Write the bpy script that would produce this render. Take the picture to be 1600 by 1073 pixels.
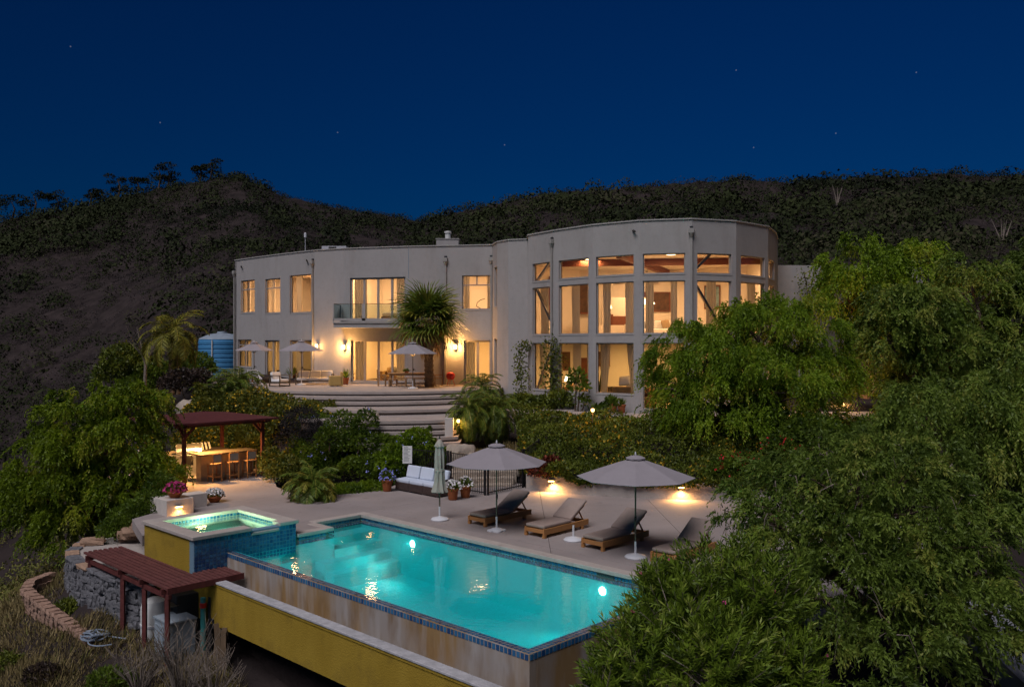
import bpy, bmesh, math, random
import numpy as np
from mathutils import Vector, Matrix
R = math.radians
for o in list(bpy.data.objects): bpy.data.objects.remove(o)
scene = bpy.context.scene
COL = scene.collection
# ------------------------------------------------------------------ camera
F = 1354.0            # focal length in pixels of the 1600 px wide photograph
ZC = 5.45             # eye height above the pool deck (deck is z = 0)
cam_d = bpy.data.cameras.new('camera'); cam = bpy.data.objects.new('camera', cam_d); COL.objects.link(cam)
cam.location = (0, 0, ZC); cam.rotation_euler = (R(90), 0, 0)
cam_d.sensor_width = 36; cam_d.lens = F / 1600 * 36; cam_d.clip_start = 0.2; cam_d.clip_end = 6000
scene.camera = cam
# ------------------------------------------------------------------ sky
SUN_EL, SUN_AZ = 55.0, 208.0          # the after-glow: behind the camera, a little to its left
w = bpy.data.worlds.new('World'); scene.world = w; w.use_nodes = True
nt = w.node_tree; nt.nodes.clear()
def wn(t, **k):
    n = nt.nodes.new(t)
    for a, b in k.items(): setattr(n, a, b)
    return n
w_out = wn('ShaderNodeOutputWorld'); w_bg = wn('ShaderNodeBackground')
sky = wn('ShaderNodeTexSky', sky_type='NISHITA'); sky.sun_disc = False
sky.sun_elevation = R(7); sky.sun_rotation = R(SUN_AZ); sky.altitude = 200
sky.air_density = 1.0; sky.dust_density = 0.3; sky.ozone_density = 4.0
w_mul = wn('ShaderNodeMix', data_type='RGBA', blend_type='MULTIPLY'); w_mul.inputs[0].default_value = 1
w_mul.inputs[7].default_value = (0.012, 0.365, 0.88, 1)
vor = wn('ShaderNodeTexVoronoi', voronoi_dimensions='2D'); vor.inputs['Scale'].default_value = 11.0
tc = wn('ShaderNodeTexCoord')
lt = wn('ShaderNodeMath', operation='LESS_THAN'); lt.inputs[1].default_value = 0.0085
sepc = wn('ShaderNodeSeparateColor')
gt = wn('ShaderNodeMath', operation='GREATER_THAN'); gt.inputs[1].default_value = 0.7
sm = wn('ShaderNodeMath', operation='MULTIPLY'); sm2 = wn('ShaderNodeMath', operation='MULTIPLY'); sm2.inputs[1].default_value = 2.6
w_add = wn('ShaderNodeMix', data_type='RGBA', blend_type='ADD'); w_add.inputs[0].default_value = 1
SKY_STRENGTH = 0.0203
w_bg.inputs['Strength'].default_value = SKY_STRENGTH
L = nt.links.new
L(sky.outputs[0], w_mul.inputs[6]); 
sx = wn('ShaderNodeSeparateXYZ'); L(tc.outputs['Generated'], sx.inputs[0]); a2 = wn('ShaderNodeMath', operation='ARCTAN2'); L(sx.outputs[0], a2.inputs[0]); L(sx.outputs[1], a2.inputs[1])
asn = wn('ShaderNodeMath', operation='ARCSINE'); L(sx.outputs[2], asn.inputs[0]); cb = wn('ShaderNodeCombineXYZ'); L(a2.outputs[0], cb.inputs[0]); L(asn.outputs[0], cb.inputs[1]); L(cb.outputs[0], vor.inputs['Vector'])
L(vor.outputs['Distance'], lt.inputs[0]); L(vor.outputs['Color'], sepc.inputs[0]); L(sepc.outputs[0], gt.inputs[0])
L(lt.outputs[0], sm.inputs[0]); L(gt.outputs[0], sm.inputs[1]); L(sm.outputs[0], sm2.inputs[0])
L(w_mul.outputs[2], w_add.inputs[6]); L(sm2.outputs[0], w_add.inputs[7])
L(w_add.outputs[2], w_bg.inputs[0]); L(w_bg.outputs[0], w_out.inputs[0])
# ------------------------------------------------------------------ dusk glow (one very soft, weak sun)
sd = bpy.data.lights.new('dusk_sun', 'SUN'); so = bpy.data.objects.new('dusk_sun', sd); COL.objects.link(so)
sd.energy = 1.75; sd.angle = R(34); sd.color = (0.985, 0.94, 1.0)
az = R(SUN_AZ)                                   # compass: 0 = +Y, clockwise
sun_from = Vector((math.sin(az) * math.cos(R(SUN_EL)), math.cos(az) * math.cos(R(SUN_EL)), math.sin(R(SUN_EL))))
so.rotation_euler = sun_from.to_track_quat('Z', 'Y').to_euler(); so.location = sun_from * 80
# ------------------------------------------------------------------ colour management, sampling
vs = scene.view_settings; vs.view_transform = 'Standard'; vs.look = 'None'; vs.exposure = 0.55; vs.gamma = 1.0; vs.use_curve_mapping = False
scene.render.engine = 'CYCLES'
cy = scene.cycles
cy.use_denoising = True; cy.denoiser = 'OPENIMAGEDENOISE'
cy.max_bounces = 8; cy.diffuse_bounces = 3; cy.glossy_bounces = 3; cy.transmission_bounces = 4; cy.transparent_max_bounces = 24; cy.volume_bounces = 0
cy.sample_clamp_indirect = 4.0; cy.sample_clamp_direct = 30.0; cy.caustics_reflective = False; cy.caustics_refractive = False
cy.use_adaptive_sampling = True; cy.adaptive_threshold = 0.02

# ================================================================== helpers
def at(px, py, z=0.0):
    "ground point seen at a photo pixel, on the level z"
    Y = F * (ZC - z) / (py - 536.5); return Vector(((px - 800) / F * Y, Y, z))
def atY(px, py, Y):
    return Vector(((px - 800) / F * Y, Y, ZC - (py - 536.5) / F * Y))
PO = Vector((0.31, 15.58)); DU = Vector((-0.7215, 0.6924)); DV = Vector((0.6924, 0.7215))
UANG = math.atan2(DU.y, DU.x)
def uv(u, v, z=0.0):
    p = PO + DU * u + DV * v; return Vector((p.x, p.y, z))
def touv(p):
    d = Vector((p[0], p[1])) - PO; return d.dot(DU), d.dot(DV)

class MB:
    def __init__(s): s.v = []; s.f = []
    def add(s, vs, fs):
        n = len(s.v); s.v += [tuple(p) for p in vs]; s.f += [tuple(i + n for i in f) for f in fs]; return s
    def box(s, c, size, rz=0.0, M=None):
        hx, hy, hz = size[0] / 2, size[1] / 2, size[2] / 2
        pts = [Vector((x, y, z)) for z in (-hz, hz) for x, y in ((-hx, -hy), (hx, -hy), (hx, hy), (-hx, hy))]
        m = Matrix.Translation(Vector(c)) @ (M if M is not None else Matrix.Rotation(rz, 4, 'Z'))
        return s.add([m @ p for p in pts], [(0, 3, 2, 1), (4, 5, 6, 7), (0, 1, 5, 4), (1, 2, 6, 5), (2, 3, 7, 6), (3, 0, 4, 7)])
    def span(s, a, b):
        return s.box([(a[i] + b[i]) / 2 for i in range(3)], [abs(b[i] - a[i]) for i in range(3)])
    def bar(s, p0, p1, wd, ht, up=(0, 0, 1)):
        p0 = Vector(p0); p1 = Vector(p1); d = (p1 - p0); ln = d.length; d.normalize()
        upv = Vector(up)
        if abs(d.dot(upv)) > 0.98: upv = Vector((0, 1, 0))
        x = d.cross(upv).normalized(); z = x.cross(d).normalized()
        vs = []
        for p in (p0, p1):
            for a, b in ((-1, -1), (1, -1), (1, 1), (-1, 1)): vs.append(p + x * (a * wd / 2) + z * (b * ht / 2))
        return s.add(vs, [(0, 3, 2, 1), (4, 5, 6, 7), (0, 1, 5, 4), (1, 2, 6, 5), (2, 3, 7, 6), (3, 0, 4, 7)])
    def tube(s, pts, rad, n=8, cap=True):
        pts = [Vector(p) for p in pts]; m = len(pts)
        if not hasattr(rad, '__len__'): rad = [rad] * m
        base = len(s.v); ref = Vector((0.31, 0.2, 0.93)); prevx = None
        for i, p in enumerate(pts):
            d = (pts[min(i + 1, m - 1)] - pts[max(i - 1, 0)]).normalized()
            x = (prevx - d * prevx.dot(d)) if prevx is not None else d.cross(ref)
            if x.length < 1e-4: x = d.cross(Vector((1, 0, 0)))
            x.normalize(); prevx = x; y = d.cross(x)
            for k in range(n):
                a = 2 * math.pi * k / n; s.v.append(tuple(p + (x * math.cos(a) + y * math.sin(a)) * rad[i]))
        for i in range(m - 1):
            for k in range(n):
                k2 = (k + 1) % n; s.f.append((base + i * n + k, base + i * n + k2, base + (i + 1) * n + k2, base + (i + 1) * n + k))
        if cap:
            s.f.append(tuple(base + k for k in range(n))[::-1]); s.f.append(tuple(base + (m - 1) * n + k for k in range(n)))
        return s
    def lathe(s, prof, n=24, c=(0, 0, 0)):
        base = len(s.v); m = len(prof)
        for r, z in prof:
            for k in range(n):
                a = 2 * math.pi * k / n; s.v.append((c[0] + r * math.cos(a), c[1] + r * math.sin(a), c[2] + z))
        for i in range(m - 1):
            for k in range(n):
                k2 = (k + 1) % n; s.f.append((base + i * n + k, base + i * n + k2, base + (i + 1) * n + k2, base + (i + 1) * n + k))
        s.f.append(tuple(base + k for k in range(n))[::-1]); s.f.append(tuple(base + (m - 1) * n + k for k in range(n)))
        return s
    def prism(s, poly, z0, z1):
        n = len(poly); area = sum(poly[i][0] * poly[(i + 1) % n][1] - poly[(i + 1) % n][0] * poly[i][1] for i in range(n))
        if area < 0: poly = list(poly)[::-1]
        g0 = z0 if callable(z0) else (lambda x, y: z0); g1 = z1 if callable(z1) else (lambda x, y: z1)
        vs = [(p[0], p[1], g0(p[0], p[1])) for p in poly] + [(p[0], p[1], g1(p[0], p[1])) for p in poly]
        return s.add(vs, [tuple(range(n))[::-1], tuple(range(n, 2 * n))] + [(i, (i + 1) % n, n + (i + 1) % n, n + i) for i in range(n)])
    def build(s, name, mat, parent=None, smooth=False, bevel=0, rel=True):
        me = bpy.data.meshes.new(name)
        off = Vector((0, 0, 0))
        if parent is not None and rel:
            q = parent
            while q is not None: off += q.location; q = q.parent
        vs = [(p[0] - off.x, p[1] - off.y, p[2] - off.z) for p in s.v] if off.length else s.v
        me.from_pydata(vs, [], s.f); me.update()
        o = bpy.data.objects.new(name, me); COL.objects.link(o)
        if mat is not None: me.materials.append(mat)
        if smooth:
            me.polygons.foreach_set('use_smooth', [True] * len(me.polygons))
            if hasattr(me, 'set_sharp_from_angle'): me.set_sharp_from_angle(angle=R(40))
        if bevel:
            b = o.modifiers.new('bevel', 'BEVEL'); b.width = bevel; b.segments = 2; b.limit_method = 'ANGLE'; b.angle_limit = R(40)
        if parent is not None: o.parent = parent
        return o
def tag(o, label=None, cat=None, group=None, kind=None):
    if label: o['label'] = label
    if cat: o['category'] = cat
    if group: o['group'] = group
    if kind: o['kind'] = kind
    return o
def thing(name, label, cat, loc=(0, 0, 0), rz=0.0, group=None):
    o = bpy.data.objects.new(name, None); COL.objects.link(o); o.empty_display_size = 0.2
    o.location = loc; o.rotation_euler = (0, 0, rz); return tag(o, label, cat, group)
def copy_tree(o, parent=None):
    c = o.copy(); COL.objects.link(c); c.parent = parent
    for ch in list(o.children): copy_tree(ch, c)
    return c
def lamp(kind, loc, power, color, parent=None, size=0.1, rot=None, spot=None, name='light_source'):
    d = bpy.data.lights.new(name, kind); d.energy = power; d.color = color
    if kind == 'AREA': d.shape = 'DISK'; d.size = size
    elif kind == 'SPOT': d.shadow_soft_size = size; d.spot_size = R(spot or 90); d.spot_blend = 0.7
    else: d.shadow_soft_size = size
    o = bpy.data.objects.new(name, d); COL.objects.link(o)
    if parent is not None:
        o.parent = parent
    o.location = loc
    if rot is not None: o.rotation_euler = rot
    return o

# ================================================================== materials
MATS = {}
def mat(name, color, rough=0.7, spec=0.3, metal=0.0, var=0.0, vscale=3.0, stretch=(1, 1, 1), color2=None, bump=0.0, bscale=40.0, emit=None, estr=0.0, coords='Object'):
    m = bpy.data.materials.new(name); m.use_nodes = True; N = m.node_tree; b = N.nodes['Principled BSDF']
    b.inputs['Base Color'].default_value = (*color, 1); b.inputs['Roughness'].default_value = rough
    b.inputs['Specular IOR Level'].default_value = spec; b.inputs['Metallic'].default_value = metal
    t = N.nodes.new('ShaderNodeTexCoord'); src = t.outputs[coords]
    if coords == 'World':
        pass
    if var or color2:
        mp = N.nodes.new('ShaderNodeMapping'); mp.inputs['Scale'].default_value = stretch; N.links.new(src, mp.inputs[0])
        n1 = N.nodes.new('ShaderNodeTexNoise'); n1.inputs['Scale'].default_value = vscale; n1.inputs['Detail'].default_value = 6; n1.inputs['Roughness'].default_value = 0.65
        N.links.new(mp.outputs[0], n1.inputs['Vector'])
        rp = N.nodes.new('ShaderNodeMapRange'); rp.inputs[1].default_value = 0.32; rp.inputs[2].default_value = 0.68
        N.links.new(n1.outputs[0], rp.inputs[0])
        mx = N.nodes.new('ShaderNodeMix'); mx.data_type = 'RGBA'
        c2 = color2 if color2 else tuple(min(1, c * (1 + var)) for c in color)
        c1 = color if color2 else tuple(c * (1 - var) for c in color)
        mx.inputs[6].default_value = (*c1, 1); mx.inputs[7].default_value = (*c2, 1)
        N.links.new(rp.outputs[0], mx.inputs[0]); N.links.new(mx.outputs[2], b.inputs['Base Color'])
    if bump:
        n2 = N.nodes.new('ShaderNodeTexNoise'); n2.inputs['Scale'].default_value = bscale; n2.inputs['Detail'].default_value = 4
        N.links.new(src, n2.inputs['Vector'])
        bp = N.nodes.new('ShaderNodeBump'); bp.inputs['Strength'].default_value = bump; bp.inputs['Distance'].default_value = 0.05
        N.links.new(n2.outputs[0], bp.inputs['Height']); N.links.new(bp.outputs[0], b.inputs['Normal'])
    if emit:
        b.inputs['Emission Color'].default_value = (*emit, 1); b.inputs['Emission Strength'].default_value = estr
    MATS[name] = m; return m
def add_stains(m, color, scale, lo, hi, amount, stretch=(1, 1, 1)):
    N = m.node_tree; b = N.nodes['Principled BSDF']; lk = b.inputs['Base Color'].links[0]; src = lk.from_socket
    t = N.nodes.new('ShaderNodeTexCoord'); mp = N.nodes.new('ShaderNodeMapping'); mp.inputs['Scale'].default_value = stretch
    n = N.nodes.new('ShaderNodeTexNoise'); n.inputs['Scale'].default_value = scale; n.inputs['Detail'].default_value = 8; n.inputs['Roughness'].default_value = .7
    r = N.nodes.new('ShaderNodeMapRange'); r.inputs[1].default_value = lo; r.inputs[2].default_value = hi; r.inputs[4].default_value = amount
    mx = N.nodes.new('ShaderNodeMix'); mx.data_type = 'RGBA'; mx.inputs[7].default_value = (*color, 1)
    N.links.new(t.outputs['Object'], mp.inputs[0]); N.links.new(mp.outputs[0], n.inputs['Vector']); N.links.new(n.outputs[0], r.inputs[0]); N.links.new(r.outputs[0], mx.inputs[0]); N.links.new(src, mx.inputs[6]); N.links.new(mx.outputs[2], b.inputs['Base Color'])
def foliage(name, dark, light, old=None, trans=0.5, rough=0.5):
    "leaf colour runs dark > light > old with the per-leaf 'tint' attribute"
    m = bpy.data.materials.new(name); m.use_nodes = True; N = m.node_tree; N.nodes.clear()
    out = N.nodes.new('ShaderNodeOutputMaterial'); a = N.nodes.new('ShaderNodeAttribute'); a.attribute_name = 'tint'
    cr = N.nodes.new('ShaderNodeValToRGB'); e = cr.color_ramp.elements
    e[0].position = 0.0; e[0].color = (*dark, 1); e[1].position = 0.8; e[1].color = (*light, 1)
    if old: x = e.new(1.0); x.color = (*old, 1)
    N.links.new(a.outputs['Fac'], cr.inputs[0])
    p = N.nodes.new('ShaderNodeBsdfPrincipled'); p.inputs['Roughness'].default_value = rough; p.inputs['Specular IOR Level'].default_value = 0.25
    tr = N.nodes.new('ShaderNodeBsdfTranslucent'); mx = N.nodes.new('ShaderNodeMixShader'); mx.inputs[0].default_value = trans
    N.links.new(cr.outputs[0], p.inputs['Base Color']); N.links.new(cr.outputs[0], tr.inputs[0])
    N.links.new(p.outputs[0], mx.inputs[1]); N.links.new(tr.outputs[0], mx.inputs[2]); N.links.new(mx.outputs[0], out.inputs[0])
    MATS[name] = m; return m
def glass(name, tint=(0.92, 0.95, 0.95), ior=1.45, rough=0.02):
    m = bpy.data.materials.new(name); m.use_nodes = True; N = m.node_tree; N.nodes.clear()
    out = N.nodes.new('ShaderNodeOutputMaterial'); fr = N.nodes.new('ShaderNodeFresnel'); fr.inputs[0].default_value = ior
    t = N.nodes.new('ShaderNodeBsdfTransparent'); t.inputs[0].default_value = (*tint, 1)
    g = N.nodes.new('ShaderNodeBsdfGlossy'); g.inputs['Roughness'].default_value = rough
    mx = N.nodes.new('ShaderNodeMixShader'); N.links.new(fr.outputs[0], mx.inputs[0]); N.links.new(t.outputs[0], mx.inputs[1]); N.links.new(g.outputs[0], mx.inputs[2]); N.links.new(mx.outputs[0], out.inputs[0])
    MATS[name] = m; return m
def emitter(name, color, strength):
    m = bpy.data.materials.new(name); m.use_nodes = True; N = m.node_tree; N.nodes.clear()
    out = N.nodes.new('ShaderNodeOutputMaterial'); e = N.nodes.new('ShaderNodeEmission'); e.inputs[0].default_value = (*color, 1); e.inputs[1].default_value = strength
    N.links.new(e.outputs[0], out.inputs[0]); MATS[name] = m; return m
WARM = (1.0, 0.58, 0.23); WARM2 = (1.0, 0.50, 0.15)
mat('stucco', (0.31, 0.29, 0.272), 0.9, 0.1, color2=(0.35, 0.326, 0.31), vscale=0.7, stretch=(1.2, 1.2, 0.5), bump=0.25, bscale=30)
mat('stucco_trim', (0.34, 0.32, 0.30), 0.8, 0.2, var=0.06)
mat('downspout_paint', (0.29, 0.27, 0.245), 0.6, 0.3, var=0.08)
mat('frame_white', (0.30, 0.27, 0.25), 0.5, 0.3)
mat('brace_paint', (0.55, 0.54, 0.54), 0.6, 0.3)
mat('interior_wall', (0.80, 0.74, 0.66), 0.9, 0.1, var=0.02)
mat('interior_floor', (0.45, 0.32, 0.2), 0.5, 0.3, var=0.15, vscale=6, stretch=(1, 6, 1))
mat('ceiling_white', (0.8, 0.77, 0.72), 0.9, 0.1)
mat('beam_wood', (0.16, 0.055, 0.03), 0.6, 0.3, var=0.2, vscale=5, stretch=(1, 8, 8))
foliage('curtain_cloth', (0.60, 0.57, 0.53), (0.60, 0.57, 0.53), trans=0.25, rough=0.9)
mat('white_cloth', (0.8, 0.78, 0.75), 0.95, 0.05, var=0.04, vscale=5)
mat('grey_cloth', (0.25, 0.23, 0.2), 0.95, 0.05, var=0.1)
mat('tan_cloth', (0.35, 0.25, 0.14), 0.95, 0.05, var=0.15, vscale=8)
mat('deck_concrete', (0.235, 0.20, 0.185), 0.85, 0.25, color2=(0.31, 0.265, 0.245), vscale=0.55, bump=0.15, bscale=60)
mat('coping_concrete', (0.38, 0.33, 0.29), 0.8, 0.25, var=0.1, vscale=2.5, bump=0.2, bscale=50)
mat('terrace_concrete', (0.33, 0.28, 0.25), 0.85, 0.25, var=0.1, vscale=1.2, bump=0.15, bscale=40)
mat('step_riser', (0.17, 0.14, 0.12), 0.85, 0.2, var=0.1, vscale=1.5, bump=0.15)  # darker than the treads: shadow gap under the nosing put into the colour
mat('retaining_concrete', (0.35, 0.31, 0.275), 0.9, 0.2, var=0.14, vscale=1.6, bump=0.4, bscale=15)
mat('pillar_concrete', (0.5, 0.45, 0.4), 0.9, 0.2, var=0.1, vscale=3, bump=0.3)
mat('yellow_stucco', (0.27, 0.175, 0.020), 0.9, 0.15, color2=(0.33, 0.22, 0.03), vscale=1.1, stretch=(1.2, 1.2, 0.4), bump=0.3, bscale=30)
mat('basin_lip', (0.38, 0.37, 0.37), 0.85, 0.2, var=0.22, vscale=5, bump=0.3)
mat('pool_plaster', (0.07, 0.62, 0.64), 0.8, 0.1, var=0.05, vscale=1.0)
mat('spa_plaster', (0.55, 0.78, 0.70), 0.8, 0.1, var=0.05)
mat('grout', (0.14, 0.22, 0.28), 0.9, 0.1)
mat('maroon_paint', (0.105, 0.03, 0.026), 0.65, 0.25, var=0.3, vscale=6, bump=0.1)
mat('maroon_roof', (0.085, 0.022, 0.022), 0.8, 0.2, var=0.15, vscale=3)
mat('maroon_slat', (0.12, 0.042, 0.036), 0.75, 0.25, var=0.25, vscale=4, bump=0.2, bscale=20)
mat('teak', (0.33, 0.145, 0.045), 0.6, 0.3, color2=(0.42, 0.20, 0.07), vscale=4, stretch=(1, 8, 8))
mat('weathered_teak', (0.30, 0.17, 0.075), 0.7, 0.25, var=0.2, vscale=5, stretch=(1, 5, 5))
mat('taupe_cushion', (0.29, 0.22, 0.185), 0.95, 0.05, var=0.07, vscale=6, bump=0.1)
mat('umbrella_cloth', (0.27, 0.245, 0.255), 0.95, 0.05, var=0.04, vscale=3)
mat('umbrella_closed_cloth', (0.34, 0.31, 0.26), 0.95, 0.05, var=0.08, vscale=6)
mat('bronze_metal', (0.14, 0.11, 0.075), 0.45, 0.4, 0.6)
mat('white_plastic', (0.55, 0.55, 0.56), 0.4, 0.4, var=0.03)
mat('wicker', (0.055, 0.035, 0.03), 0.7, 0.3, var=0.4, vscale=60, bump=0.5, bscale=90)
mat('light_wicker', (0.42, 0.27, 0.09), 0.8, 0.2, var=0.25, vscale=50, bump=0.4, bscale=80)
mat('blue_white_cushion', (0.50, 0.55, 0.63), 0.9, 0.1, var=0.03)
mat('dark_metal', (0.04, 0.035, 0.03), 0.5, 0.4, 0.3)
mat('iron_fence', (0.018, 0.017, 0.018), 0.5, 0.4, 0.2)
mat('stainless', (0.55, 0.55, 0.53), 0.3, 0.5, 0.9, var=0.05)
mat('terracotta', (0.33, 0.105, 0.04), 0.85, 0.2, var=0.15, vscale=6)
mat('red_enamel', (0.55, 0.02, 0.015), 0.3, 0.5)
mat('tank_blue', (0.05, 0.20, 0.38), 0.6, 0.3, var=0.1, vscale=2, stretch=(1, 1, 4))
mat('tank_lid', (0.22, 0.26, 0.3), 0.6, 0.3, var=0.15)
mat('bark', (0.10, 0.07, 0.05), 0.95, 0.1, var=0.35, vscale=8, stretch=(3, 3, 0.6), bump=0.6, bscale=25)
mat('twig', (0.19, 0.155, 0.125), 0.95, 0.1, var=0.25, vscale=6)
mat('palm_bark', (0.20, 0.13, 0.075), 0.95, 0.1, var=0.35, vscale=12, bump=0.8, bscale=30)
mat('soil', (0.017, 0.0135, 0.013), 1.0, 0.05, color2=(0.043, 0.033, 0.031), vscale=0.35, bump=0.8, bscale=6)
mat('rock', (0.34, 0.28, 0.22), 0.95, 0.1, var=0.25, vscale=3, bump=0.7, bscale=12)
mat('grey_stone', (0.15, 0.148, 0.155), 0.95, 0.1, var=0.3, vscale=3, bump=0.7, bscale=14)
mat('sandstone', (0.36, 0.235, 0.16), 0.95, 0.1, var=0.25, vscale=3, bump=0.6, bscale=14)
mat('block_tan', (0.34, 0.215, 0.155), 0.95, 0.1, var=0.25, vscale=2.5, bump=0.6, bscale=16)
mat('cabinet_grey', (0.24, 0.28, 0.31), 0.55, 0.3, var=0.15, vscale=3)
mat('tank_white', (0.55, 0.55, 0.52), 0.5, 0.3, var=0.12)
mat('black_plastic', (0.02, 0.02, 0.022), 0.5, 0.4)
mat('teal_pipe', (0.06, 0.30, 0.28), 0.5, 0.4)
mat('hose', (0.2, 0.24, 0.29), 0.5, 0.4)
mat('board_wood', (0.11, 0.075, 0.045), 0.85, 0.2, var=0.25, vscale=3, stretch=(1, 1, .3))
mat('counter_stone', (0.13, 0.105, 0.075), 0.45, 0.4, var=0.3, vscale=14)
mat('counter_stucco', (0.42, 0.33, 0.22), 0.9, 0.2, var=0.08, vscale=2)
mat('sign_board', (0.68, 0.66, 0.62), 0.6, 0.3, var=0.05)
mat('sign_ink', (0.16, 0.16, 0.17), 0.7, 0.2)
mat('picture_dark', (0.10, 0.055, 0.03), 0.6, 0.3, var=0.5, vscale=3)
mat('picture_blue', (0.2, 0.32, 0.38), 0.6, 0.3, var=0.5, vscale=3)
mat('leaf_petal_pink', (0.55, 0.06, 0.22), 0.7, 0.2)
mat('petal_white', (0.75, 0.72, 0.70), 0.7, 0.2)
mat('petal_yellow', (0.60, 0.33, 0.02), 0.7, 0.2)
mat('petal_blue', (0.30, 0.32, 0.75), 0.7, 0.2)
mat('petal_red', (0.45, 0.012, 0.025), 0.7, 0.2)
mat('yard_paving', (0.2, 0.2, 0.21), 0.9, 0.2, var=0.15, vscale=0.8)
mat('antenna_grey', (0.4, 0.4, 0.42), 0.5, 0.3)
foliage('leaf_pepper', (0.040, 0.085, 0.004), (0.225, 0.335, 0.020), (0.33, 0.35, 0.03))
foliage('leaf_pepper_dark', (0.034, 0.066, 0.010), (0.20, 0.28, 0.042), (0.30, 0.32, 0.06))
foliage('leaf_left', (0.036, 0.072, 0.003), (0.21, 0.29, 0.014), (0.32, 0.33, 0.03))
foliage('leaf_oleander', (0.030, 0.060, 0.004), (0.15, 0.22, 0.018), (0.25, 0.28, 0.05), trans=0.2)
foliage('leaf_hedge', (0.030, 0.050, 0.006), (0.165, 0.19, 0.02), (0.60, 0.36, 0.03), trans=0.25)
foliage('leaf_lantana', (0.036, 0.055, 0.008), (0.18, 0.18, 0.022), (0.65, 0.40, 0.02), trans=0.25)
foliage('leaf_red', (0.05, 0.015, 0.008), (0.16, 0.03, 0.015), (0.35, 0.06, 0.02), trans=0.25)
foliage('leaf_purple', (0.022, 0.016, 0.014), (0.07, 0.045, 0.032), (0.14, 0.12, 0.04), trans=0.2)
foliage('leaf_ground', (0.030, 0.060, 0.006), (0.15, 0.22, 0.02), (0.2, 0.24, 0.04))
foliage('leaf_palm', (0.034, 0.07, 0.008), (0.15, 0.20, 0.024), (0.28, 0.23, 0.05), trans=0.2, rough=0.45)
foliage('leaf_palm_yellow', (0.085, 0.10, 0.012), (0.30, 0.27, 0.035), (0.42, 0.32, 0.06), trans=0.25)
foliage('leaf_palm_dry', (0.20, 0.13, 0.07), (0.38, 0.26, 0.13), (0.45, 0.33, 0.17), trans=0.1, rough=0.9)
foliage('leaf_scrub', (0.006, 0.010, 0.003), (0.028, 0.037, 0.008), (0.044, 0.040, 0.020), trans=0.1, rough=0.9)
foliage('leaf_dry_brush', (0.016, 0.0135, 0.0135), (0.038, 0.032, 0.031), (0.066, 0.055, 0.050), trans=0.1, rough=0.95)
foliage('grass_dry', (0.11, 0.085, 0.03), (0.25, 0.19, 0.08), (0.34, 0.27, 0.13), trans=0.2, rough=0.9)
foliage('grass_green', (0.06, 0.07, 0.014), (0.17, 0.17, 0.04), (0.28, 0.24, 0.09), trans=0.2, rough=0.9)
glass('window_glass'); glass('rail_glass', (0.80, 0.88, 0.86))
emitter('bulb', (1.0, 0.70, 0.34), 16); emitter('bulb_soft', (1.0, 0.72, 0.38), 5); emitter('pool_lamp', (0.85, 1.0, 0.92), 14); emitter('bulb_amber', (1.0, 0.55, 0.16), 14)
add_stains(MATS['deck_concrete'], (0.16, 0.13, 0.115), 2.2, .54, .74, .7); add_stains(MATS['deck_concrete'], (0.10, 0.085, 0.075), 9.0, .66, .74, .6)
add_stains(MATS['stucco'], (0.20, 0.17, 0.145), .9, .52, .82, .5, (1.0, 1.0, .22)); add_stains(MATS['stucco'], (0.23, 0.21, 0.195), 4.0, .5, .75, .35); add_stains(MATS['yellow_stucco'], (0.42, 0.36, 0.22), 5.0, .66, .72, .7, (1.6, 1.6, .05)); add_stains(MATS['yellow_stucco'], (0.13, 0.085, 0.02), 1.2, .52, .80, .7)
add_stains(MATS['coping_concrete'], (0.2, 0.17, 0.15), 3.0, .55, .75, .6); add_stains(MATS['terrace_concrete'], (0.18, 0.15, 0.13), 1.4, .54, .75, .6)
def tiles_mat():
    m = bpy.data.materials.new('pool_tile'); m.use_nodes = True; N = m.node_tree; b = N.nodes['Principled BSDF']
    a = N.nodes.new('ShaderNodeAttribute'); a.attribute_name = 'tint'; cr = N.nodes.new('ShaderNodeValToRGB'); e = cr.color_ramp.elements
    e[0].color = (0.008, 0.05, 0.15, 1); e[1].color = (0.035, 0.16, 0.30, 1)
    N.links.new(a.outputs['Fac'], cr.inputs[0]); N.links.new(cr.outputs[0], b.inputs['Base Color']); b.inputs['Roughness'].default_value = 0.25
    return m
MATS['pool_tile'] = tiles_mat()
def weir_mat():
    m = bpy.data.materials.new('weir_concrete'); m.use_nodes = True; N = m.node_tree; b = N.nodes['Principled BSDF']; b.inputs['Roughness'].default_value = 0.85
    t = N.nodes.new('ShaderNodeTexCoord')
    def noise(sc, st, lo, hi):
        mp = N.nodes.new('ShaderNodeMapping'); mp.inputs['Scale'].default_value = st; n = N.nodes.new('ShaderNodeTexNoise'); n.inputs['Scale'].default_value = sc; n.inputs['Detail'].default_value = 5
        r = N.nodes.new('ShaderNodeMapRange'); r.inputs[1].default_value = lo; r.inputs[2].default_value = hi
        N.links.new(t.outputs['Object'], mp.inputs[0]); N.links.new(mp.outputs[0], n.inputs['Vector']); N.links.new(n.outputs[0], r.inputs[0]); return r.outputs[0]
    def mix(f, a, c):
        x = N.nodes.new('ShaderNodeMix'); x.data_type = 'RGBA'; N.links.new(f, x.inputs[0])
        for i, k in ((6, a), (7, c)):
            if isinstance(k, tuple): x.inputs[i].default_value = (*k, 1)
            else: N.links.new(k, x.inputs[i])
        return x.outputs[2]
    c = mix(noise(0.8, (1, 1, 0.35), 0.42, 0.56), (0.29, 0.255, 0.225), (0.27, 0.165, 0.065))
    c = mix(noise(1.8, (1.6, 1.6, 0.22), 0.48, 0.80), c, (0.38, 0.355, 0.33))
    c = mix(noise(2.0, (1.5, 1.5, 0.5), 0.50, 0.85), c, (0.16, 0.09, 0.035))
    N.links.new(c, b.inputs['Base Color']); return m
MATS['weir_concrete'] = weir_mat()
M = MATS
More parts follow.
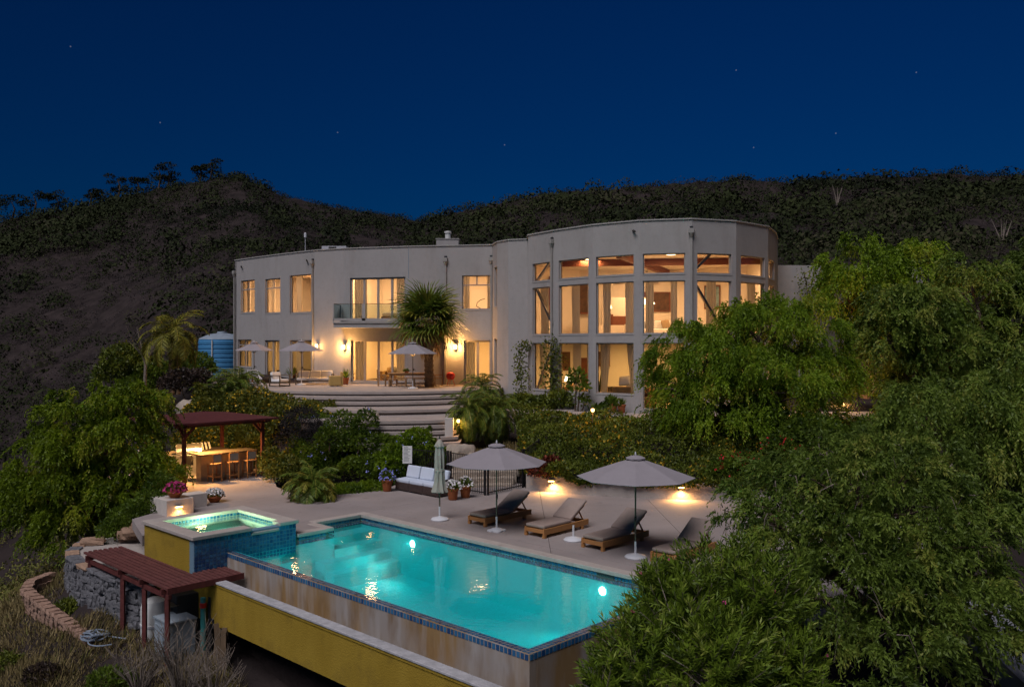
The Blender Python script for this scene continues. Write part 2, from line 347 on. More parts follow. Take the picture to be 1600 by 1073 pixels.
# ================================================================== terrain
def sstep(a, b, x):
    t = np.clip((x - a) / (b - a), 0, 1); return t * t * (3 - 2 * t)
CP = np.array([
 (-12.5,24.5,-2.4),(-8.4,21,-2.5),(-14.2,23.6,-3.6),(-10,18,-3.4),(-5,14,-3.3),(0,11,-3.6),(6,9,-2.6),(0,4,-5),(-10,9,-5),(-20,20,-6.5),(-17,27.5,-3.6),
 (-13.7,26.4,-1.7),(-10.7,24.6,-1.85),(-10.4,22.9,-2.2),(-11.0,23.4,-1.75),(-12.0,24.35,-1.7),(-12.6,25.2,-1.6),(-13.3,25.7,-1.75),(-15.5,26.5,-2.9),(-13.6,23.9,-2.95),(-18,34,-3.5),(-25,40,-8),(-30,60,-7),(-40,80,-10),(-14.5,32,-1.4),(-16,38,-0.6),(-15,42,0.6),(-17,47,1.6),(-21,55,2.6),(-25,60,1.8),
 (-21,68,3.2),(-26,52,-1.5),(-30,45,-6),(-11,33,-.4),(10,12,-1.3),(13,16,-.5),(13,22,-.35),(16,30,.3),(20,40,2),(26,30,0),(20,20,-.6),(32,60,4),(15,55,2.6),(0,55,2.6),(-8,55,2.6),
 (0,46,2.2),(8,39,2.1),(-3,38,.9),(0,36,.9),(3,35.5,.6),(-8,38,.8),(-10,43,1.6),(-12,47,2.4),(5,33,.3),(0,27,-.4),(5,22,-.4),(-5,30,-.4),(-4,20,-3),(-2,17,-3.2),(-6,21,-2.8),(-6,18,-2.7),(16,8,-2),(30,12,-1),(40,40,1),(-40,20,-14),(-60,60,-18),(20,2,-3),(-20,3,-8)], float)
def _rbf():
    d = np.linalg.norm(CP[:, None, :2] - CP[None, :, :2], axis=2)
    n = len(CP); A = np.zeros((n + 1, n + 1)); A[:n, :n] = d; A[:n, n] = 1; A[n, :n] = 1
    A[:n, :n] -= np.eye(n) * 0.35
    return np.linalg.solve(A, np.append(CP[:, 2], 0))
RW = _rbf()
RX = [-900, -300, 0, 60, 130, 200, 260, 330, 375, 410, 440, 500, 560, 610, 655, 700, 760, 820, 900, 1000, 1100, 1200, 1235, 1300, 1370, 1420, 1470, 1540, 1600, 1800, 2400]
RY = [430, 380, 345, 334, 322, 303, 293, 281, 276, 287, 304, 320, 330, 337, 346, 331, 320, 308, 299, 290, 284, 282, 287, 280, 273, 276, 270, 274, 272, 274, 306]
def gnoise(x, y):
    return (np.sin(x * .11 + 1.3 * np.sin(y * .07)) + np.sin(y * .13 + 1.7 * np.sin(x * .09 + 1)) + .6 * np.sin(x * .31 + y * .23) + .4 * np.sin(x * .53 - y * .47 + 2)) * .5
def H(X, Y, clampdeck=True):
    X = np.asarray(X, float); Y = np.asarray(Y, float); sh = X.shape; x = X.ravel(); y = Y.ravel()
    z = np.full(x.shape, RW[-1])
    for i in range(len(CP)): z += RW[i] * np.hypot(x - CP[i, 0], y - CP[i, 1])
    near = np.clip(z, -20, 6)
    px = 800 + F * x / np.maximum(y, 4)
    zr_e = (536.5 - np.interp(px, RX, RY)) / F
    Rr = np.interp(px, [-600, 0, 350, 650, 760, 1100, 1600, 2400], [240, 235, 265, 330, 245, 215, 195, 180])
    b = np.interp(px, [-600, 0, 150, 300, 400, 800, 1200, 1600, 2400], [-22, -9, -6, 1, 3, 3, 3, 2.4, 2])
    y0 = np.interp(px, [-600, 0, 150, 300, 400, 800, 1200, 1600, 2400], [115, 110, 100, 84, 78, 72, 66, 58, 52])
    zr = ZC + zr_e * Rr; s = (y - y0) / (Rr - y0)
    sc = np.clip(s, 0, 1)
    hill = b + (zr - b) * (.8 * sc + .2 * sc ** 2) - np.clip(s - 1, 0, 9) * (Rr - y0) * .3
    hill += gnoise(x, y) * 1.5 * sstep(0, .25, s) * (1 - .75 * sstep(.8, 1.0, s))
    wgt = sstep(-30, 0, y - y0)
    z = near * (1 - wgt) + hill * wgt
    if clampdeck:
        u = (x - PO.x) * DU.x + (y - PO.y) * DU.y; v = (x - PO.x) * DV.x + (y - PO.y) * DV.y
        pool = (u > -1.0) & (u < 12.9) & (v > -1.6) & (v < 6.2); spa = (u > 10.6) & (u < 14.8) & (v > -1.5) & (v < 3)
        z = np.where(pool, np.minimum(z, -2.45), z); z = np.where(spa, np.minimum(z, -1.7), z)
        deck = ((u > -8) & (v > 4.6) & (v < 17) & (u < 27) & (y < 34.2)) | ((u > 13) & (u < 27) & (v > .8) & (v < 9) & (y < 38.5))
        z = np.where(deck, np.minimum(z, -.32), z)
    return z.reshape(sh)
def H1(x, y): return float(H(np.array([x]), np.array([y]))[0])
def build_terrain():
    ys = np.concatenate([np.linspace(2.5, 12, 24)[:-1], np.geomspace(12, 420, 230), [520, 800, 1600]])
    ts = np.concatenate([np.linspace(-2.2, -.8, 22)[:-1], np.linspace(-.8, .8, 260), np.linspace(.8, 2.2, 22)[1:]])
    T, YY = np.meshgrid(ts, ys); XX = T * YY; ZZ = H(XX, YY)
    far = YY > 60
    ZZ = ZZ + np.where(far, np.sin(XX * 1.1 + YY * .7) * .12 + np.sin(XX * .8 - YY * 1.3 + 1) * .12, np.sin(XX * 2.1) * np.sin(YY * 1.7) * .03)
    ny, nx = XX.shape; verts = np.stack([XX, YY, ZZ], -1).reshape(-1, 3)
    i = np.arange(ny * nx).reshape(ny, nx); fs = np.stack([i[:-1, :-1], i[:-1, 1:], i[1:, 1:], i[1:, :-1]], -1).reshape(-1, 4)
    m = MB(); m.v = verts.tolist(); m.f = fs.tolist()
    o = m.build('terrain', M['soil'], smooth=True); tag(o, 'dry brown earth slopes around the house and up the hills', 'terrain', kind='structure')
build_terrain()

# ================================================================== deck in joint-cut panels
def poly_panels(name, poly, z0, z1, material, parent, cuts, gap=0.012):
    "cut a (possibly concave) outline along joint lines; each piece is a slab of its own"
    bm = bmesh.new(); vs = [bm.verts.new((p[0], p[1], 0)) for p in poly]; bm.faces.new(vs)
    bmesh.ops.triangulate(bm, faces=bm.faces[:])
    for (p, n) in cuts:
        n = Vector(n).normalized()
        for sgn in (-1, 1):
            bmesh.ops.bisect_plane(bm, geom=bm.verts[:] + bm.edges[:] + bm.faces[:], plane_co=Vector(p) + n * gap / 2 * sgn, plane_no=n, dist=1e-5)
        kill = [f for f in bm.faces if abs((f.calc_center_median() - Vector(p)).dot(n)) < gap / 2 - 1e-4]
        bmesh.ops.delete(bm, geom=kill, context='FACES')
    todo = set(bm.faces); outs = []
    while todo:
        f = todo.pop(); comp = [f]; st = [f]
        while st:
            g = st.pop()
            for e in g.edges:
                for h in e.link_faces:
                    if h in todo: todo.discard(h); comp.append(h); st.append(h)
        outs.append([[v.co.copy() for v in g.verts] for g in comp])
    res = []
    for comp in outs:
        key = {}; mb = MB(); tris = []
        for g in comp:
            idx = []
            for c in g:
                k = (round(c.x, 4), round(c.y, 4))
                if k not in key: key[k] = len(mb.v); mb.v.append((k[0], k[1], z1))
                idx.append(key[k])
            if len(set(idx)) > 2: tris.append(tuple(idx))
        n = len(mb.v); cnt = {}
        for t in tris:
            a = sum(mb.v[t[i]][0] * mb.v[t[(i + 1) % len(t)]][1] - mb.v[t[(i + 1) % len(t)]][0] * mb.v[t[i]][1] for i in range(len(t)))
            if a < 0: t = t[::-1]
            mb.f.append(t)
            for i in range(len(t)): cnt[(t[i], t[(i + 1) % len(t)])] = 1
        mb.v += [(p[0], p[1], z0) for p in mb.v[:n]]
        for (a, b) in list(cnt):
            if (b, a) not in cnt: mb.f.append((a, n + a, n + b, b))
        res.append(mb.build(name, material, parent))
    bm.free(); return res
deck = tag(thing('pool_deck', 'tan concrete deck around the pool', 'deck'), kind='structure')
WALLPTS = [at(822, 763.5), at(860, 768.5), at(900, 772), at(940, 775), at(985, 777.5), at(1060, 780), at(1135, 781), at(1230, 783), at(1330, 790)]
far_v = 5.16
back = [Vector((.45, 33.6, 0)), Vector((-1.2, 35.0, 0)), Vector((-4.2, 34.6, 0)), at(600, 765), at(545, 771), at(500, 776), at(455, 770), at(432, 760), at(428, 750), uv(21.2, 8.0), uv(26, 8.0), uv(26, 2.6), uv(21.5, 2.3), uv(17.2, .9), uv(16.6, -.2), uv(14.05, -.97)]
deckpoly = [uv(-3.0, far_v + .32), uv(12.36, far_v + .32), uv(12.36, 3.42), uv(11.32, 3.42), uv(11.32, 2.17), uv(14.05, 2.17)] + back[::-1] + WALLPTS + [uv(-3.0, 15.5)]
cuts = [(at(843, 767), (at(851, 810) - at(843, 767)).cross(Vector((0, 0, 1)))), (at(1010, 778), (at(1075, 845) - at(1010, 778)).cross(Vector((0, 0, 1)))), (uv(0, 5.95), Vector((DV.x, DV.y, 0))), (uv(12.36, 0), Vector((DU.x, DU.y, 0))), (uv(17.0, 0), Vector((DU.x, DU.y, 0))), (uv(21.1, 0), Vector((DU.x, DU.y, 0)))]
poly_panels('deck_panel', deckpoly, -.30, 0, M['deck_concrete'], deck, cuts)

# ================================================================== infinity pool
ZW = -0.12
POOL_L = 11.0
pool = thing('infinity_pool', 'long turquoise infinity pool with blue tile edge and glowing water', 'swimming pool', uv(5.5, 2.5, -1.6))
def uvq(m, quads):
    for q in quads: m.add([uv(*p) for p in q], [(0, 1, 2, 3)])
def uvbox(m, u0, u1, v0, v1, z0, z1):
    return m.prism([uv(u0, v0), uv(u1, v0), uv(u1, v1), uv(u0, v1)], z0, z1)
fl = -1.55
m = MB()   # plaster shell: floor and inner walls (with the stair niche)
uvbox(m, 0.02, 12.2, 0.02, far_v + .1, fl - .15, fl)
uvbox(m, 0.22, 12.3, far_v, far_v + .28, fl, -.30); uvbox(m, 12.04, 12.3, 3.2, far_v + .02, fl, -.30)
uvbox(m, POOL_L, 12.3, 2.0, 3.42, fl, -.30); uvbox(m, POOL_L, 11.3, 0.02, 2.2, fl, -.30)
uvbox(m, 0.22, POOL_L, .20, .26, fl, ZW - .03); uvbox(m, .20, .26, .2, far_v, fl, ZW - .03)
m.build('basin', M['pool_plaster'], pool)
for k in range(4):     # underwater stairs in the far left corner
    m = MB(); uvbox(m, 10.05 + .45 * k, 12.08, 2.75 + (.65 if k > 1 else 0), far_v + .02, fl + .01 * k, -1.12 + .24 * k); m.build('pool_step', M['pool_plaster'], pool)
m = MB(); uvbox(m, 0, POOL_L, 0, .20, -3.2, ZW - .012); m.build('weir_wall', M['weir_concrete'], pool, bevel=.01)
m = MB(); uvbox(m, 0, .20, .2, far_v + .3, -3.2, ZW - .012); m.build('weir_wall', M['weir_concrete'], pool, bevel=.01)
# coping
m = MB(); uvbox(m, -3.0, 12.34, far_v - .03, far_v + .30, -.09, .012); m.build('coping', M['coping_concrete'], pool, bevel=.012)
m = MB(); uvbox(m, 12.01, 12.34, 3.40, far_v - .035, -.09, .012); uvbox(m, 11.02, 12.005, 3.14, 3.42, -.09, .012); uvbox(m, POOL_L - .03, 11.3, 2.17, 3.135, -.09, .012); m.build('coping', M['coping_concrete'], pool, bevel=.012)
# mosaic tiles, joined: too small to pick apart
rt = random.Random(5)
def tile_field(name, parent, o, a, b, na, nb, nrm, ts, gap=.12, seed=0, depth=.008):
    "tiles on the rectangle o + a*i + b*j, proud along nrm"
    rg = np.random.default_rng(seed); I, J = np.meshgrid(np.arange(na), np.arange(nb)); I = I.ravel(); J = J.ravel()
    a = np.array(a); b = np.array(b); o = np.array(o); nr = np.array(nrm) * depth
    vs = []; 
    for di, dj in ((gap, gap), (1 - gap, gap), (1 - gap, 1 - gap), (gap, 1 - gap)):
        vs.append(o + (I[:, None] + di) * a + (J[:, None] + dj) * b)
    low = np.stack(vs, 1); top = low + nr; allv = np.concatenate([low, top], 1).reshape(-1, 3); n = len(I); base = np.arange(n)[:, None] * 8
    fs = np.concatenate([base + np.array(q) for q in ((4, 5, 6, 7), (0, 1, 5, 4), (1, 2, 6, 5), (2, 3, 7, 6), (3, 0, 4, 7))], 1).reshape(-1, 4)
    mm = MB(); mm.v = allv.tolist(); mm.f = fs.tolist(); ob = mm.build(name, M['pool_tile'], parent)
    at_ = ob.data.attributes.new('tint', 'FLOAT', 'FACE'); at_.data.foreach_set('value', np.repeat(rg.random(n), 5).astype('f4')); tag(ob, kind='stuff'); return ob
ts = .105
def tf(p0, p1, z0, z1, out, parent, seed):
    ln = (p1 - p0).length; na = max(1, round(ln / ts)); nb = max(1, round((z1 - z0) / ts))
    tile_field('tile_band', parent, (p0.x, p0.y, z0), tuple((p1 - p0) / na), (0, 0, (z1 - z0) / nb), na, nb, out, ts, seed=seed)
du3 = Vector((DU.x, DU.y, 0)); dv3 = Vector((DV.x, DV.y, 0))
tf(uv(.2, far_v - .002), uv(12.0, far_v - .002), -.30, -.092, tuple(-dv3), pool, 1)
tf(uv(12.04, 3.45), uv(12.04, far_v - .04), -.30, -.092, tuple(-du3), pool, 2)
tf(uv(11.05, 3.44), uv(12.0, 3.44), -.30, -.092, tuple(dv3), pool, 9)
tf(uv(POOL_L, 2.2), uv(POOL_L, 3.12), -.30, -.092, tuple(-du3), pool, 10)
tf(uv(0.01, -.001), uv(POOL_L, -.001), -.27, -.134, tuple(-dv3), pool, 3)
tf(uv(-.001, .01), uv(-.001, far_v), -.27, -.134, tuple(-du3), pool, 4)
def tile_flat(parent, u0, u1, v0, v1, z, seed):
    na = round((u1 - u0) / ts); nb = max(1, round((v1 - v0) / ts)); p = uv(u0, v0, z)
    tile_field('tile_band', parent, tuple(p), tuple(du3 * (u1 - u0) / na), tuple(dv3 * (v1 - v0) / nb), na, nb, (0, 0, 1), ts, seed=seed, depth=.005)
tile_flat(pool, 0.01, POOL_L, 0.005, .20, ZW - .0125, 5); tile_flat(pool, .005, .2, .21, far_v - .05, ZW - .0125, 6)
# skimmer mouth in the tile band
m = MB(); uvbox(m, 2.0, 2.5, far_v - .028, far_v + .01, -.22, -.10); m.build('skimmer', M['black_plastic'], pool)
# water
def water_mat(name, absorb, dens, scat):
    mm = bpy.data.materials.new(name); mm.use_nodes = True; N = mm.node_tree; N.nodes.clear()
    out = N.nodes.new('ShaderNodeOutputMaterial'); fr = N.nodes.new('ShaderNodeFresnel'); fr.inputs[0].default_value = 1.42
    t = N.nodes.new('ShaderNodeBsdfTransparent'); g = N.nodes.new('ShaderNodeBsdfGlossy'); g.inputs['Roughness'].default_value = .015
    tcn = N.nodes.new('ShaderNodeTexCoord'); n1 = N.nodes.new('ShaderNodeTexNoise'); n1.inputs['Scale'].default_value = 4.5; n1.inputs['Detail'].default_value = 3
    bp = N.nodes.new('ShaderNodeBump'); bp.inputs['Strength'].default_value = .075; bp.inputs['Distance'].default_value = .05
    N.links.new(tcn.outputs['Object'], n1.inputs['Vector']); N.links.new(n1.outputs[0], bp.inputs['Height'])
    N.links.new(bp.outputs[0], fr.inputs['Normal']); N.links.new(bp.outputs[0], g.inputs['Normal'])
    mx = N.nodes.new('ShaderNodeMixShader'); N.links.new(fr.outputs[0], mx.inputs[0]); N.links.new(t.outputs[0], mx.inputs[1]); N.links.new(g.outputs[0], mx.inputs[2]); N.links.new(mx.outputs[0], out.inputs['Surface'])
    va = N.nodes.new('ShaderNodeVolumeAbsorption'); va.inputs[0].default_value = (*absorb, 1); va.inputs[1].default_value = dens
    vsn = N.nodes.new('ShaderNodeVolumeScatter'); vsn.inputs[0].default_value = (.12, 1, .95, 1); vsn.inputs[1].default_value = scat
    ad = N.nodes.new('ShaderNodeAddShader'); N.links.new(va.outputs[0], ad.inputs[0]); N.links.new(vsn.outputs[0], ad.inputs[1]); N.links.new(ad.outputs[0], out.inputs['Volume'])
    return mm
wm = water_mat('pool_water', (.02, .93, .94), .46, .03); M['pool_water'] = wm
m = MB(); m.prism([uv(.012, .012), uv(POOL_L + .01, .012), uv(POOL_L + .01, 3.45), uv(12.06, 3.45), uv(12.06, far_v + .02), uv(.012, far_v + .02)], fl - .02, ZW); m.build('water', wm, pool)
for u in (9.5, 2.35):      # two round lamps in the far wall
    p = uv(u, far_v - .004, -.52)
    mm = MB().lathe([(.001, .04), (.07, .035), (.095, .015), (.10, 0)], 20); ln = mm.build('pool_light', M['pool_lamp'], pool, smooth=True, rel=False)
    ln.location = p - pool.location; ln.rotation_euler = (-dv3).to_track_quat('Z', 'Y').to_euler()
    lamp('SPOT', Vector((0, 0, .12)), 95, (.24, 1.0, .93), ln, .08, rot=(math.pi, 0, 0), spot=150)
for u in (9.6, 7.2, 4.8, 2.4, .9):  # unseen flush lamps, added in the weir wall to brighten the pool
    p = uv(u, .268, -.8); mm = MB().lathe([(.001, .03), (.12, .02), (.13, 0)], 16); ln = mm.build('pool_light', M['pool_lamp'], pool, smooth=True, rel=False)
    ln.location = p - pool.location; ln.rotation_euler = dv3.to_track_quat('Z', 'Y').to_euler(); lamp('SPOT', Vector((0, 0, .12)), 26, (.15, 1.0, .93), ln, .08, rot=(math.pi, 0, 0), spot=150)
mm = MB().lathe([(.12, 0), (.12, .02), (.1, .03)], 16); dr = mm.build('drain_cover', M['white_plastic'], pool, rel=False); dr.location = uv(2.6, 2.0, fl + .003) - pool.location
# catch basin below the weir
bas = thing('catch_basin', 'long yellow stucco catch basin with grey lip below the pool edge', 'pool basin', uv(5, -.7, -1.7))
m = MB(); uvbox(m, -.9, 11.6, -.86, -.74, -1.66, -.60); m.build('outer_wall', M['yellow_stucco'], bas)
m = MB(); uvbox(m, -.9, 11.6, -.90, -.62, -.598, -.545); m.build('lip', M['basin_lip'], bas, bevel=.012)
m = MB(); uvbox(m, -.9, 11.6, -.738, -.005, -1.62, -1.25); m.build('trough', M['weir_concrete'], bas)
m = MB(); uvbox(m, -.9, 11.6, -.88, -.855, -.66, -.602); m.build('drip_edge', M['yellow_stucco'], bas)
m = MB(); uvbox(m, 1.0, 10.6, -.16, -.006, -3.1, -1.665); m.build('footing', M['soil'], bas)

# ================================================================== spa
spa = thing('spa', 'raised square hot tub with yellow wall, blue tiles and glowing water', 'hot tub', uv(12.5, .6, -.6))
su0, su1, sv0, sv1, sz = 11.0, 14.0, -.93, 2.11, .33
m = MB(); uvbox(m, su0, su0 + .24, sv0, sv1, -.75, sz); m.build('tile_wall', M['grout'], spa)
m = MB(); uvbox(m, su0 + .242, su1, sv0, sv0 + .24, -1.3, sz); m.build('side_wall', M['yellow_stucco'], spa)
m = MB(); uvbox(m, su1 - .24, su1, sv0 + .242, sv1, -.75, sz); uvbox(m, su0 + .242, su1 - .242, sv1 - .24, sv1, -.75, sz); m.build('side_wall', M['stucco'], spa)
tf(uv(su0 - .002, sv0 + .005), uv(su0 - .002, sv1), -.5, sz - .14, tuple(-du3), spa, 11)
tf(uv(su0 - .002, sv0 + .005), uv(su0 - .002, .72), sz - .135, sz - .002, tuple(-du3), spa, 12)
tf(uv(su0 - .002, 1.55), uv(su0 - .002, sv1), sz - .135, sz - .002, tuple(-du3), spa, 13)
tf(uv(su0, sv1 + .002), uv(su0 + 1.0, sv1 + .002), -.0, sz - .002, tuple(dv3), spa, 14)
tf(uv(su0 + .24, sv1 - .242), uv(su1 - .24, sv1 - .242), sz - .21, sz - .004, tuple(-dv3), spa, 15)
tf(uv(su1 - .242, sv0 + .24), uv(su1 - .242, sv1 - .24), sz - .21, sz - .004, tuple(-du3), spa, 16)
def cop(u0, u1, v0, v1, z0=sz, z1=sz + .10):
    mm = MB(); uvbox(mm, u0, u1, v0, v1, z0, z1); mm.build('coping', M['coping_concrete'], spa, bevel=.015)
cop(su0 - .06, su0 + .36, sv0 - .06, .70); cop(su0 - .06, su0 + .36, 1.57, sv1 + .06); cop(su0 - .03, su0 + .30, .705, 1.565, sz - .13, sz - .05)
cop(su0 + .363, su1 - .363, sv0 - .06, sv0 + .36); cop(su1 - .36, su1 + .06, sv0 - .06, sv1 + .06); cop(su0 + .363, su1 - .363, sv1 - .36, sv1 + .06)
m = MB(); uvbox(m, su0 + .2, su1 - .2, sv0 + .2, sv1 - .2, -.72, -.62); m.build('floor_shell', M['spa_plaster'], spa)
m = MB()
for a in ((su0 + .24, su0 + .75, sv0 + .24, sv1 - .24), (su1 - .75, su1 - .24, sv0 + .24, sv1 - .24), (su0 + .752, su1 - .752, sv0 + .24, sv0 + .75), (su0 + .752, su1 - .752, sv1 - .75, sv1 - .24)): uvbox(m, *a, -.62, -.10)
m.build('bench', M['spa_plaster'], spa)
wm2 = water_mat('spa_water', (.30, .88, .72), .35, .03)
m = MB(); uvbox(m, su0 + .232, su1 - .232, sv0 + .232, sv1 - .232, -.63, sz - .062); m.build('water', wm2, spa)
p = uv(12.7, sv0 + .755, -.36); mm = MB().lathe([(.001, .04), (.09, .035), (.11, 0)], 16); ln = mm.build('spa_light', M['bulb_soft'], spa, smooth=True, rel=False)
ln.location = p - spa.location; ln.rotation_euler = dv3.to_track_quat('Z', 'Y').to_euler(); lamp('SPOT', Vector((0, 0, .10)), 360, (.8, 1.0, .66), ln, .06, rot=(math.pi, 0, 0), spot=170)
p = uv(12.45, sv1 - .755, -.36); ln = MB().lathe([(.001, .04), (.09, .035), (.11, 0)], 16).build('spa_light', M['bulb_soft'], spa, smooth=True, rel=False)
ln.location = p - spa.location; ln.rotation_euler = (-dv3).to_track_quat('Z', 'Y').to_euler(); lamp('SPOT', Vector((0, 0, .10)), 300, (.8, 1.0, .66), ln, .06, rot=(math.pi, 0, 0), spot=170)

# ================================================================== retaining wall, banks, terrace steps
rw = thing('retaining_wall', 'low curved concrete retaining wall below the flowering hedge', 'wall', (5, 30.5, 0))
WT = .56
for i in range(len(WALLPTS) - 1):
    a, b = WALLPTS[i], WALLPTS[i + 1]; d = (b - a).normalized(); nrm = Vector((-d.y, d.x, 0))
    m = MB(); m.prism([a, b, b + nrm * .22, a + nrm * .22], -.2, WT); m.build('wall_section', M['retaining_concrete'], rw)
def wall_light(px, py, Y, label):
    p = atY(px, py, Y - .07); t = thing('recessed_wall_light', label, 'light', p + Vector((0, -.03, 0)), 0, 'amber step lights in concrete walls')
    MB().box((0, .03, .045), (.26, .10, .02)).box((0, .07, 0), (.26, .03, .11)).build('housing', M['dark_metal'], t, rel=False)
    MB().box((0, .03, .012), (.20, .06, .03)).build('bulb', M['bulb_amber'], t, rel=False)
    lamp('SPOT', (0, -.06, -.02), 120, WARM2, t, .05, rot=(R(-22), 0, 0), spot=165); return t
def wallY(px):
    xs = [800 + F * p.x / p.y for p in WALLPTS]; return float(np.interp(px, xs, [p.y for p in WALLPTS]))
wall_light(861, 752, wallY(861), 'small amber light in retaining wall nearest the fence'); wall_light(1064, 762, wallY(1064), 'small amber light in retaining wall right of the open umbrella')

def patch(name, rows, mat_, label):
    "smooth bank surface through rows of points (each row same length)"
    n = len(rows[0]); m = MB()
    for r in rows: m.v += [tuple(p) for p in r]
    for j in range(len(rows) - 1):
        for i in range(n - 1): m.f.append((j * n + i, j * n + i + 1, (j + 1) * n + i + 1, (j + 1) * n + i))
    o = m.build(name, mat_, smooth=True); tag(o, label, 'ground', kind='structure'); return o
def lerp(a, b, t): return a + (b - a) * t
# right bank (hedge grows on it): wall top up to the tower walk
WALK = [Vector((.1, 40.6, 2.15)), Vector((1.6, 39.3, 2.15)), Vector((3.2, 38.2, 2.15)), Vector((5, 37.4, 2.15)), Vector((7.4, 36.8, 2.15)), Vector((9.5, 36.8, 2.15)), Vector((11.5, 37.0, 2.1)), Vector((14, 37.5, 2.0)), Vector((18, 38, 2.0))]
wt = [Vector((p.x, p.y, WT - .04)) + Vector((0, .15, 0)) for p in WALLPTS]; wt[0] = Vector((.3, 33.4, .5))
BANKR = lambda s, t: None
rows = []
for k in range(9):
    t = k / 8; rows.append([lerp(wt[i], WALK[i], t) + Vector((0, 0, .35 * math.sin(math.pi * t))) for i in range(9)])
patch('planted_bank', rows, M['soil'], 'planted earth bank between the deck wall and the tower')
def bank_r(s, t):
    i = min(int(s * 8), 7); f = s * 8 - i; a = lerp(wt[i], wt[i + 1], f); b = lerp(WALK[i], WALK[i + 1], f)
    return lerp(a, b, t) + Vector((0, 0, .35 * math.sin(math.pi * t)))
# walk at the foot of the tower
m = MB(); inner = [Vector((-1.5, 47.6)), Vector((.8, 45.6)), Vector((2.1, 43.8)), Vector((3.9, 41.7)), Vector((6, 40.2)), Vector((8.3, 39.7)), Vector((10.5, 40.4)), Vector((12.6, 42.3)), Vector((16, 44))]
m.prism([(p.x, p.y) for p in WALK] + [(p.x, p.y) for p in inner[::-1]], 1.2, 2.22); o = m.build('tower_walk', M['terrace_concrete'], bevel=.02); tag(o, 'pale concrete walk along the foot of the round tower', 'path', kind='structure')
# terrace and steps
TZ = 3.02
ter = tag(thing('house_terrace', 'wide concrete terrace with curved steps in front of the house', 'terrace', (-7, 45, 1.0)), kind='structure')
def arc_front(x0, x1, Yc, bow, n=14):
    "front edge, bowed toward the camera in the middle, from photo x0 to x1 at middle distance Yc"
    pts = []
    for i in range(n + 1):
        s = i / n; Y = Yc + bow * (2 * s - 1) ** 2; px = x0 + (x1 - x0) * s; pts.append(((px - 800) / F * Y, Y))
    return pts
levels = [(TZ, 43.5, 398, 740, 1.8), (2.82, 42.4, 392, 735, 1.8), (2.62, 41.65, 405, 730, 1.7), (2.42, 39.3, 420, 722, 1.3), (2.19, 36.5, 470, 715, .8),
          (1.99, 36.15, 500, 712, .75), (1.79, 35.8, 520, 713, .7), (1.59, 35.45, 540, 716, .65), (1.39, 35.1, 560, 719, .6), (1.19, 34.75, 575, 723, .55), (.99, 34.4, 580, 728, .5)]
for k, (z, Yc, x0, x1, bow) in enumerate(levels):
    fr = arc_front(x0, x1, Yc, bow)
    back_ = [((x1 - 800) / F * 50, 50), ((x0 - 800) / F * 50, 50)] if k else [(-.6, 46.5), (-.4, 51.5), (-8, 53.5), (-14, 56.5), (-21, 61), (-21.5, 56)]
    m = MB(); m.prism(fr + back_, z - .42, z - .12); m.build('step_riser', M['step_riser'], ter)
    fr2 = [(p[0], p[1] - .09) for p in fr]; fr3 = fr2
    bk = [(p[0], p[1] + (4.0 if k else 0)) for p in fr][::-1] if k else back_
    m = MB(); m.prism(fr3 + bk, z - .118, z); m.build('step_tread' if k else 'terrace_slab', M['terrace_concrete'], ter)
m = MB(); m.box((-2.62, 36.2, 1.5), (.35, .35, 1.7)); m.build('step_pier', M['pillar_concrete'], ter, bevel=.02)
# stone garden steps behind the fence, deck up to the lower landing
gs = thing('garden_steps', 'short flight of rough stone steps behind the iron fence', 'steps', (-1.0, 33.4, 0))
for k in range(5):
    m = MB(); c = Vector((-1.35 + .1 * k, 32.9 + .36 * k, 0)); m.box((c.x, c.y + .45, .10 + .2 * k - .25), (2.6, .95, .5), rz=.12); m.build('stone_step', M['rock'], gs, bevel=.04)
# boulders by the steps
def boulder(c, size, seed, label, material='rock', group=None, name='boulder'):
    rg = random.Random(seed); bm = bmesh.new(); bmesh.ops.create_icosphere(bm, subdivisions=3, radius=1)
    ph = [rg.uniform(0, 6) for _ in range(6)]
    for v in bm.verts:
        c_ = v.co; k = 1 + .16 * math.sin(2.3 * c_.x + ph[0]) + .14 * math.sin(3.1 * c_.y + ph[1]) + .13 * math.sin(2.7 * c_.z + ph[2]) + .06 * math.sin(7 * c_.x + 5 * c_.z + ph[3])
        q = Vector((c_.x, c_.y, c_.z)); q.z = max(-.6, min(.75, q.z)); v.co = Vector((q.x * size[0], q.y * size[1], q.z * size[2])) * k
    me = bpy.data.meshes.new(name); bm.to_mesh(me); bm.free(); me.materials.append(M[material]); o = bpy.data.objects.new(name, me); COL.objects.link(o)
    me.polygons.foreach_set('use_smooth', [True] * len(me.polygons)); me.set_sharp_from_angle(angle=R(35))
    o.location = c; o.rotation_euler = (0, 0, rg.uniform(0, 6)); tag(o, label, 'boulder', group); return o
boulder((-2.0, 34.6, 1.05), (.75, .55, .45), 1, 'pale boulder at the foot of the terrace steps beside the pier')
boulder((-1.35, 34.3, .85), (.5, .45, .38), 2, 'smaller pale rock right of the boulder by the terrace steps')
boulder((-6.35, 38.6, 1.9), (.55, .45, .55), 4, 'round tan rock standing among the plumbago beside the steps')
boulder(atY(300, 628, 44) + Vector((0, 0, -.3)), (.75, .6, .7), 6, 'big tan rock at the foot of the purple shrub left of the terrace')
boulder(atY(325, 632, 43) + Vector((0, 0, -.2)), (.6, .5, .4), 7, 'low tan rock right of the big rock left of the terrace')
